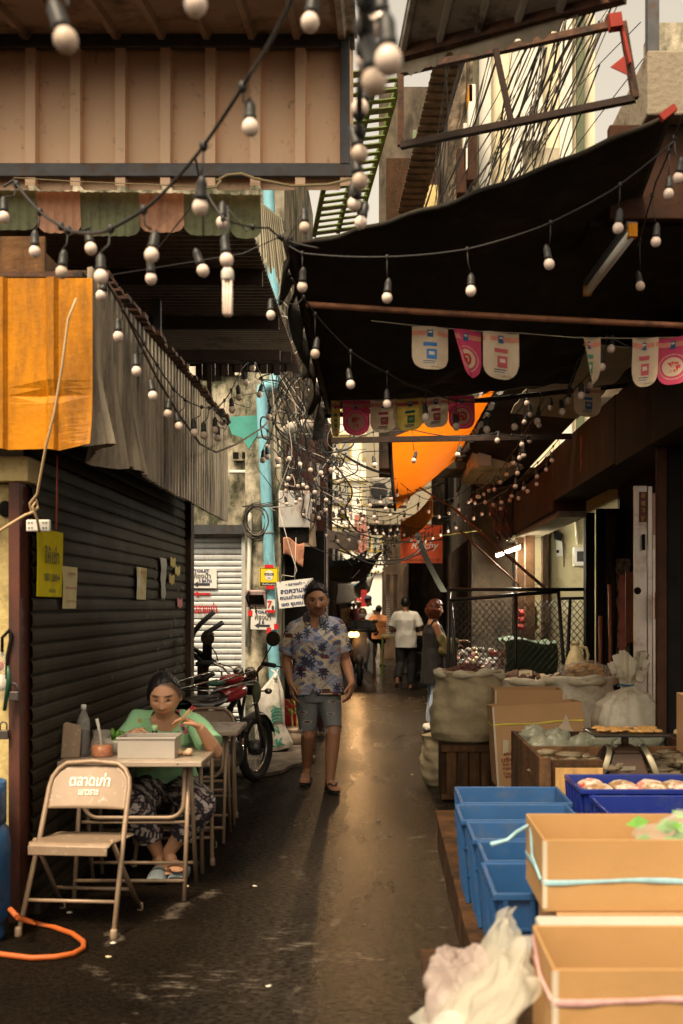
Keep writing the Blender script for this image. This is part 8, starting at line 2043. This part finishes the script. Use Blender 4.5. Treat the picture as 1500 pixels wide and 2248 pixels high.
b.ell(Jw['elR'] + V(.05, 0, -.05), .12, .07, .09)
om = remesh(b, .008, 3); folds(om, .014, 12, 5); put(om, 'slipped_jacket', m_olive, rw)
b = MB(); q = Jw['shR'].lerp(Jw['neck'], .45)
b.tube([Jw['neck'].lerp(Jw['shR'], .5) + V(-.07, -.05, -.06), Jw['neck'].lerp(Jw['shR'], .55) + V(0, -.01, .05), Jw['neck'].lerp(Jw['shR'], .5) + V(.09, -.05, -.08)], .016, 8); b.build('strap', m_drk, rw, smooth=True)

# scooter and its rider
sc_ = thing('scooter', 'white scooter with its headlights on, ridden towards the viewer', 'scooter', V(-.44, 21.2, 0)); S = V(-.44, 21.2, 0); YS = 21.0
def sp(px, py, Y=YS): return P(px, py, Y)
b = MB(); n = 24
b.tube([S + V(0, -.45 + .20 * math.cos(a), .25 + .20 * math.sin(a)) for a in [k * 2 * math.pi / n for k in range(n)]], .05, 10, closed=True); fw = b.build('front_wheel', m_rubber, sc_, smooth=True)
b = MB(); b.tube([S + V(0, .75 + .20 * math.cos(a), .25 + .20 * math.sin(a)) for a in [k * 2 * math.pi / n for k in range(n)]], .05, 10, closed=True); b.build('rear_wheel', m_rubber, sc_, smooth=True)
m_scw = mat('scooter_white', (.66, .62, .56), .3, var=.06)
b = MB(); loft(b, [(S + V(.02, -.28, .30), .06, .04), (S + V(.02, -.30, .45), .14, .05), (S + V(.02, -.24, .70), .19, .06), (S + V(.02, -.16, .88), .16, .07), (S + V(.02, -.12, 1.02), .12, .07)], XA, YA); me = remesh(b, .012, 3); put(me, 'front_fairing', mat('scooter_grey', (.14, .11, .09), .4), sc_)
b = MB(); b.ell(S + V(0, -.42, .50), .075, .20, .10); b.build('front_fender', _mats['scooter_grey'], sc_, smooth=True)
b = MB(); loft(b, [(S + V(.02, .10, .28), .13, .30), (S + V(.02, .35, .50), .17, .42), (S + V(.02, .45, .75), .15, .45)], XA, YA); me = remesh(b, .02, 3); put(me, 'rear_body', m_scw, sc_)
b = MB(); b.sheet(lambda u, v: S + V(.16 + .10 * u, -.24 + .12 * u, .28 + .62 * v - .1 * u), 6, 12, th=.02); b.build('leg_shield', m_scw, sc_, smooth=True)
b = MB(); b.tube([S + V(-.34, .0, 1.02), S + V(-.1, -.06, 1.06), S + V(.1, -.06, 1.06), S + V(.36, .0, 1.02)], .016, 8); b.build('handlebar', m_blk, sc_, smooth=True)
for s_ in (-1, 1):
    b = MB(); b.tube([S + V(s_ * .07, -.45, .25), S + V(s_ * .06, -.32, .55)], .02, 8); b.build('fork', m_chrome, sc_, smooth=True)
    b = MB(); b.tube([S + V(s_ * .22, -.03, 1.05), S + V(s_ * .27, -.02, 1.18)], .007, 6); b.ell(S + V(s_ * .29, -.02, 1.22), .06, .015, .04); b.build('mirror', m_blk, sc_, smooth=True)
    b = MB(); q = sp(777 + s_ * 5, 1393, 20.82); b.ell(q, .058, .04, .055, 16, 10); b.build('headlight', emit('headlight_glow', (1.0, .46, .11), 6.0), sc_, smooth=True)
hl = bpy.data.lights.new('headlight_beam', 'SPOT'); hl.energy = 42; hl.color = (1.0, .54, .21); hl.spot_size = rad(60); hl.spot_blend = .8; hl.shadow_soft_size = .07
hlo = bpy.data.objects.new('headlight_beam', hl); COL.objects.link(hlo); hlo.parent = sc_; hlo.location = sp(778, 1395, 20.70) - sc_.location; hlo.rotation_euler = V(-.03, 1, .10).to_track_quat('Z', 'Y').to_euler()
rd, Jr = stand('scooter rider in a black shirt and pale face mask', S + V(.05, .35, .0), (-.05, -1, 0), 1.62, (.22, .105, .055), dict(mat=m_blkc, hem=-.02, sleeve=.75, cuff=.075, ease=.03), dict(mat=m_drk, len=.95, ease=.03, name='shorts'), mask=cloth('pale_mask', (.50, .54, .60)), pose=dict(head=(0, .03, 1.44), neck=(0, 0, 1.30), chest=(0, 0, 1.14), waist=(0, -.02, .95), pelvis=(0, -.05, .80), shL=(-.18, 0, 1.245), shR=(.18, 0, 1.245), elL=(-.27, .12, 1.02), elR=(.27, .12, 1.02), wrL=(-.33, .34, 1.06), wrR=(.33, .34, 1.06), hdL=(.2, 1, 0), hdR=(-.2, 1, 0), hnL=(0, .2, -1), hnR=(0, .2, -1), hipL=(-.11, 0, .78), hipR=(.11, 0, .78), knL=(-.22, .34, .58), knR=(.20, .34, .60), anL=(-.26, .30, .12), anR=(.12, .28, .34), toL=(-.30, .46, .03), toR=(.12, .44, .30)), vox=.009)
# far crowd
for i, (px, Y, h, tp_, lb, fc) in enumerate(((787, 33, 1.72, m_maroon, 'far person in a red cap and maroon shirt among the crowd', (0, -1, 0)), (803, 35, 1.62, m_maroon, 'far person in maroon under the red banner', (.3, -1, 0)), (750, 36, 1.7, m_drk, 'far person in dark clothes behind the rider, to his left', (.2, 1, 0)), (792, 39, 1.70, m_navyc, 'far person in navy seen between the rider and the cap wearer', (0, 1, 0)), (768, 38, 1.68, m_blkc, 'far person in black right behind the rider', (0, 1, 0)), (777, 44, 1.66, m_wht, 'far person in white deep in the crowd', (0, -1, 0)), (797, 46, 1.7, m_orange, 'far person in orange deep in the crowd', (.2, 1, 0)), (757, 47, 1.72, m_navyc, 'far person in navy farthest to the left in the crowd', (0, -1, 0)), (812, 41, 1.68, m_olive, 'far person in olive near the right shop fronts', (0, 1, 0)))):
    ft, Jf = stand(lb, V(P(px, 0, Y).x, Y, 0), fc, h, (.2, .1, .055), dict(mat=tp_, hem=-.05, sleeve=.6, ease=.03), dict(mat=m_drk, len=1.9, ease=.02), vox=.018, group='people in the far crowd')
    if i == 0:
        b = MB(); b.ell(Jf['head'] + V(0, 0, .07), .11, .12, .10, 14, 8); b.ell(Jf['head'] + V(.09, 0, .05), .07, .06, .05); b.build('red_cap', _mats['red_plastic'], ft, smooth=True)
        b = MB(); b.tube([Jf['head'] + V(.11 * math.cos(a), .12 * math.sin(a), .05) for a in [k * math.pi / 8 for k in range(16)]], .025, 8, closed=True); b.build('white_trim', m_white, ft, smooth=True)
# ================================================================ STRINGS OF BULBS
m_bulb = mat('frosted_bulb', (.78, .62, .52), .14, var=.05, scale=3, spec=.5)
m_sock = mat('black_socket', (.020, .018, .016), .5, var=.3)
m_festoon = mat('black_festoon', (.016, .014, .013), .55, var=.3)
_b = MB(); _b.lathe([(.004, -.0235), (.012, -.0205), (.0195, -.012), (.0225, 0), (.0205, .010), (.0145, .019), (.0125, .026)], (0, 0, 0), 20)
BULB = _b.mesh('bulb', m_bulb, True); BULB_DUSTY = _b.mesh('bulb', mat('dusty_bulb', (.58, .44, .34), .45, var=.2, scale=40), True)
_b = MB(); _b.lathe([(.0135, .020), (.0165, .022), (.0170, .034), (.0150, .036), (.0150, .062), (.0100, .074), (.004, .082)], (0, 0, 0), 16)
SOCK = _b.mesh('socket', m_sock, True)
rb = random.Random(33)
def festoon(label, knots, bulbs, r=.0055, sc_=1.):
    """knots: cable path (px, py, Y); bulbs: (px, py, Y or None, drop px) hung from the cable"""
    root = Vector(P(*knots[0])); t = thing('string_lights', label, 'string lights', root, 'strings of bulbs over the lane')
    pts = [P(*k) for k in knots]; path = []
    for a, c in zip(pts, pts[1:]):
        path += catenary(a, c, .03 * (c - a).length * (.6 if len(pts) > 3 else 1), 8)[:-1]
    path.append(pts[-1])
    b = MB(); b.tube(path, r, 6)
    for (x, y, Y, dpx) in bulbs:
        q = P(x, y, Y); top = P(x + rb.uniform(-2, 2), y - dpx, Y)
        near = min(path, key=lambda p: (p - top).length)
        b.ell(near, r * 2.3, r * 2.3, r * 3.0, 8, 6); b.tube([near, near.lerp(q, .2) + V(0, 0, -.02), q + V(0, 0, .078 * sc_)], r * .62, 5)
    b.build('cable', m_festoon, t, smooth=True)
    for (x, y, Y, dpx) in bulbs:
        q = P(x, y, Y); o = bpy.data.objects.new('bulb', BULB if rb.random() > .22 else BULB_DUSTY); COL.objects.link(o); o.parent = t; o.location = q - root
        o.rotation_euler = (rb.gauss(0, .16), rb.gauss(0, .16), rb.uniform(0, 6)); o.scale = (sc_,) * 3
        s_ = bpy.data.objects.new('socket', SOCK); COL.objects.link(s_); s_.parent = o
    return t
def auto(a, c, n, sag, drop=.13):
    """bulb places along a plain sagging string between two points"""
    A1, C1 = P(*a), P(*c); out = []
    for i in range(n):
        u = (i + .5) / n; p = A1.lerp(C1, u) - V(0, 0, sag * 4 * u * (1 - u)); Y = p.y; d = drop * rb.uniform(.75, 1.25); d_ = d * F / Y
        x = CX + p.x * F / Y; y = CY - (p.z - EYE) * F / Y
        out.append((x, y + d_, Y, d_))
    return out
def plain(label, a, c, n, sag, drop=.13, r=.0045):
    A1, C1 = P(*a), P(*c); k = []
    for i in range(7):
        u = i / 6; p = A1.lerp(C1, u) - V(0, 0, sag * 4 * u * (1 - u)); k.append((CX + p.x * F / p.y, CY - (p.z - EYE) * F / p.y, p.y))
    return festoon(label, k, auto(a, c, n, sag, drop), r)
festoon('string of bulbs running diagonally down from the top across the beige canopy', [(650, -20, 2.3), (548, 165, 2.8), (434, 338, 3.05), (328, 452, 3.35), (232, 508, 3.5), (150, 505, 3.9), (88, 465, 4.1), (30, 395, 4.3), (8, 410, 4.3)],
        [(550, 280, 2.84, 118), (440, 455, 3.02, 112), (333, 560, 3.38, 106), (222, 608, 3.45, 98), (200, 546, 4.0, 42), (136, 598, 3.9, 92), (77, 553, 4.1, 88), (9, 477, 4.25, 66)], .0055)
festoon('two bulbs hung nearest the viewer, high on the left', [(-30, -60, 2.0), (150, -30, 2.0), (430, -60, 2.1), (700, -50, 2.6)], [(145, 88, 2.0, 115), (430, 10, 2.12, 75), (681, 49, 2.65, 96)], .0042)
festoon('string of bulbs dangling in a bunch from the corner of the beige canopy', [(805, -40, 1.7), (800, 30, 1.8), (800, 110, 2.2), (790, 190, 2.6), (788, 290, 2.9), (785, 350, 3.0), (780, 400, 3.3), (785, 450, 3.8)],
        [(853, 133, 1.75, 120), (822, 180, 1.9, 80), (806, 133, 2.2, 60), (805, 60, 2.2, 50), (838, 55, 2.1, 50), (790, 238, 2.75, 60), (790, 338, 2.9, 60), (791, 398, 3.0, 55), (778, 448, 3.5, 50), (792, 489, 3.9, 42)], .008)
festoon('string of bulbs along the lower canopy beam above the green and pink strips', [(430, 350, 3.6), (440, 400, 3.8), (490, 480, 3.7), (590, 500, 4.2), (635, 530, 4.6), (700, 545, 4.6)],
        [(488, 489, 4.0, 60), (498, 571, 3.5, 66), (446, 594, 3.9, 110), (332, 612, 4.1, 66), (222, 649, 4.5, 46), (669, 500, 4.4, 40)], .0042)
festoon('string of bulbs along the top of the ribbed grey fascia', [(225, 600, 4.5), (265, 672, 4.6), (305, 735, 4.8), (345, 800, 5.1), (372, 840, 5.4), (395, 868, 5.7), (425, 887, 6.0), (470, 895, 6.5), (500, 930, 7.0)],
        [(260, 739, 4.65, 66), (300, 815, 4.9, 64), (336, 869, 5.1, 58), (369, 909, 5.5, 56), (393, 936, 5.8, 52), (427, 950, 6.2, 52), (448, 956, 6.4, 52), (472, 944, 6.9, 34), (478, 962, 7.2, 50)], .0042)
festoon('string of bulbs rising from the fascia end to the lean-to roof edge', [(470, 900, 6.6), (500, 870, 7.0), (530, 810, 7.4), (555, 780, 7.6), (575, 830, 7.7), (590, 880, 7.9), (600, 930, 8.2)],
        [(490, 925, 6.9, 36), (510, 900, 7.1, 42), (525, 872, 7.3, 44), (541, 840, 7.5, 40), (555, 808, 7.6, 30), (570, 866, 7.7, 34), (590, 915, 7.9, 40), (577, 1010, 8.2, 60), (588, 1003, 8.4, 66)], .0042)
festoon('string of bulbs across the underside of the black tarpaulin', [(635, 540, 4.7), (664, 556, 4.65), (850, 564, 4.6), (1026, 547, 4.6), (1190, 497, 4.55), (1345, 417, 4.5), (1480, 310, 4.4)],
        [(664, 630, 4.65, 74), (850, 654, 4.6, 90), (1034, 639, 4.6, 92), (1206, 580, 4.55, 84), (1357, 501, 4.5, 84)], .0036)
festoon('short string of bulbs hanging at the right edge below the concrete beam', [(1500, 250, 4.4), (1470, 330, 4.6), (1440, 400, 4.8), (1420, 470, 5.0), (1400, 540, 5.4)], [(1489, 391, 4.5, 66), (1468, 426, 4.6, 96), (1440, 531, 4.85, 80), (1406, 628, 5.3, 90)], .004)
festoon('string of bulbs descending under the tarpaulin to the second bunting', [(640, 610, 5.0), (692, 690, 5.2), (770, 772, 5.4), (850, 818, 5.7), (935, 856, 6.2), (1002, 880, 6.5), (1100, 880, 6.9), (1200, 860, 7.2)],
        [(595, 692, 5.2, 60), (692, 777, 5.2, 84), (770, 844, 5.4, 72), (850, 887, 5.7, 66), (935, 916, 6.2, 60), (1002, 937, 6.5, 58), (1069, 943, 6.9, 60), (1130, 937, 7.1, 60), (1180, 925, 7.2, 60)], .0042)
festoon('string of bulbs looped round the upper bunting at the right', [(1250, 850, 6.4), (1270, 790, 6.2), (1310, 745, 6.0), (1340, 740, 5.9), (1400, 770, 5.9), (1440, 800, 5.9)], [(1321, 806, 5.9, 58), (1342, 766, 6.0, 30), (1276, 869, 6.4, 46), (1297, 846, 6.8, 40), (1235, 904, 7.0, 40), (1248, 880, 7.2, 40)], .005)
festoon('string of bulbs along the steel bar before the orange tarpaulin', [(735, 975, 8.9), (820, 948, 8.9), (905, 943, 8.9), (1000, 960, 8.9), (1090, 950, 8.9), (1180, 960, 9.0)], [(823, 1021, 8.9, 70), (909, 1011, 8.9, 66), (1005, 998, 8.9, 40), (1092, 967, 8.9, 24), (1150, 1000, 9.0, 40), (1210, 895, 8.4, 30), (1165, 910, 8.6, 30)], .0042)
plain('string of bulbs crossing from the drainpipe to the tarpaulin edge', (575, 935, 9.6), (760, 985, 10.2), 8, .12, .16)
plain('string of bulbs from the mossy house to the orange tarpaulin frame', (600, 965, 10.6), (870, 1050, 11.6), 11, .25, .16)
plain('second string of bulbs from the mossy house, slightly lower', (615, 1010, 11.0), (860, 1080, 12.0), 9, .22, .18)
plain('string of bulbs above the white metal box', (612, 1062, 11.3), (900, 1095, 13.0), 9, .15, .18)
plain('string of bulbs hung steeply past the white metal box', (640, 1080, 11.5), (800, 1150, 14.0), 6, .12, .2)
plain('string of bulbs along the right awning, near part', (1195, 870, 9.0), (1030, 1080, 15.0), 12, .18, .14)
plain('string of bulbs along the right awning, lower part', (1230, 960, 10.0), (1000, 1110, 16.0), 10, .2, .16)
plain('string of bulbs dangling steeply before the dark awning', (1160, 835, 8.6), (1130, 1060, 10.5), 6, .05, .08)
plain('string of bulbs in front of the red brown beam', (1210, 990, 11.5), (1040, 1060, 13.0), 9, .2, .16)
plain('string of bulbs under the far end of the orange tarpaulin', (860, 1040, 13.5), (1060, 1040, 14.5), 9, .35, .18)
plain('string of bulbs before the rusty wall, upper', (600, 985, 10.2), (735, 1000, 12.5), 7, .18, .15)
plain('string of bulbs before the rusty wall, lower', (618, 1035, 10.9), (745, 1060, 13.5), 7, .22, .15)
plain('steep string of bulbs dropping beside the rusty wall', (735, 960, 11.5), (752, 1110, 13.5), 6, .05, .1)
plain('string of bulbs between the white building and the orange frame', (745, 1085, 14.5), (880, 1130, 16.0), 8, .2, .16)
plain('string of bulbs below the orange shop sign', (880, 1150, 16.5), (1010, 1120, 15.0), 8, .15, .16)
fars = ['highest', 'second highest', 'third from the top', 'fourth from the top', 'fifth from the top', 'sixth from the top', 'seventh from the top', 'lowest']
for i in range(8):
    plain('far string of tiny bulbs over the lane, ' + fars[i] + ' of eight', (742 + 4 * i, 1120 + 14 * i, 16.5 + 1.3 * i), (895 - 6 * i, 1118 + 15 * i, 17.5 + 1.2 * i), 10, .22 + .04 * (i % 3), .18, .0042)
# compact fluorescent lamp
cfl = thing('energy_saving_lamp', 'unlit energy saving lamp of folded tubes hanging under the canopy', 'lamp', P(500, 610, 3.6)); c = P(500, 612, 3.6)
b = MB()
for dx in (-.011, .0, .011):
    for dy in (-.008, .008): b.tube([c + V(dx, dy, -.006), c + V(dx, dy, -.115), c + V(dx * .6, dy * .4, -.122)], .0052, 8)
b.build('tubes', m_bulb, cfl, smooth=True)
b = MB(); b.lathe([(.018, -.008), (.021, 0), (.021, .022), (.014, .034)], c, 18); b.build('ballast', m_white, cfl, smooth=True)
b = MB(); b.lathe([(.014, .034), (.015, .07), (.006, .082)], c, 14); b.tube([c + V(0, 0, .08), c + V(.004, 0, .16), c + V(0, 0, .24)], .004, 6); b.build('socket', m_sock, cfl, smooth=True)
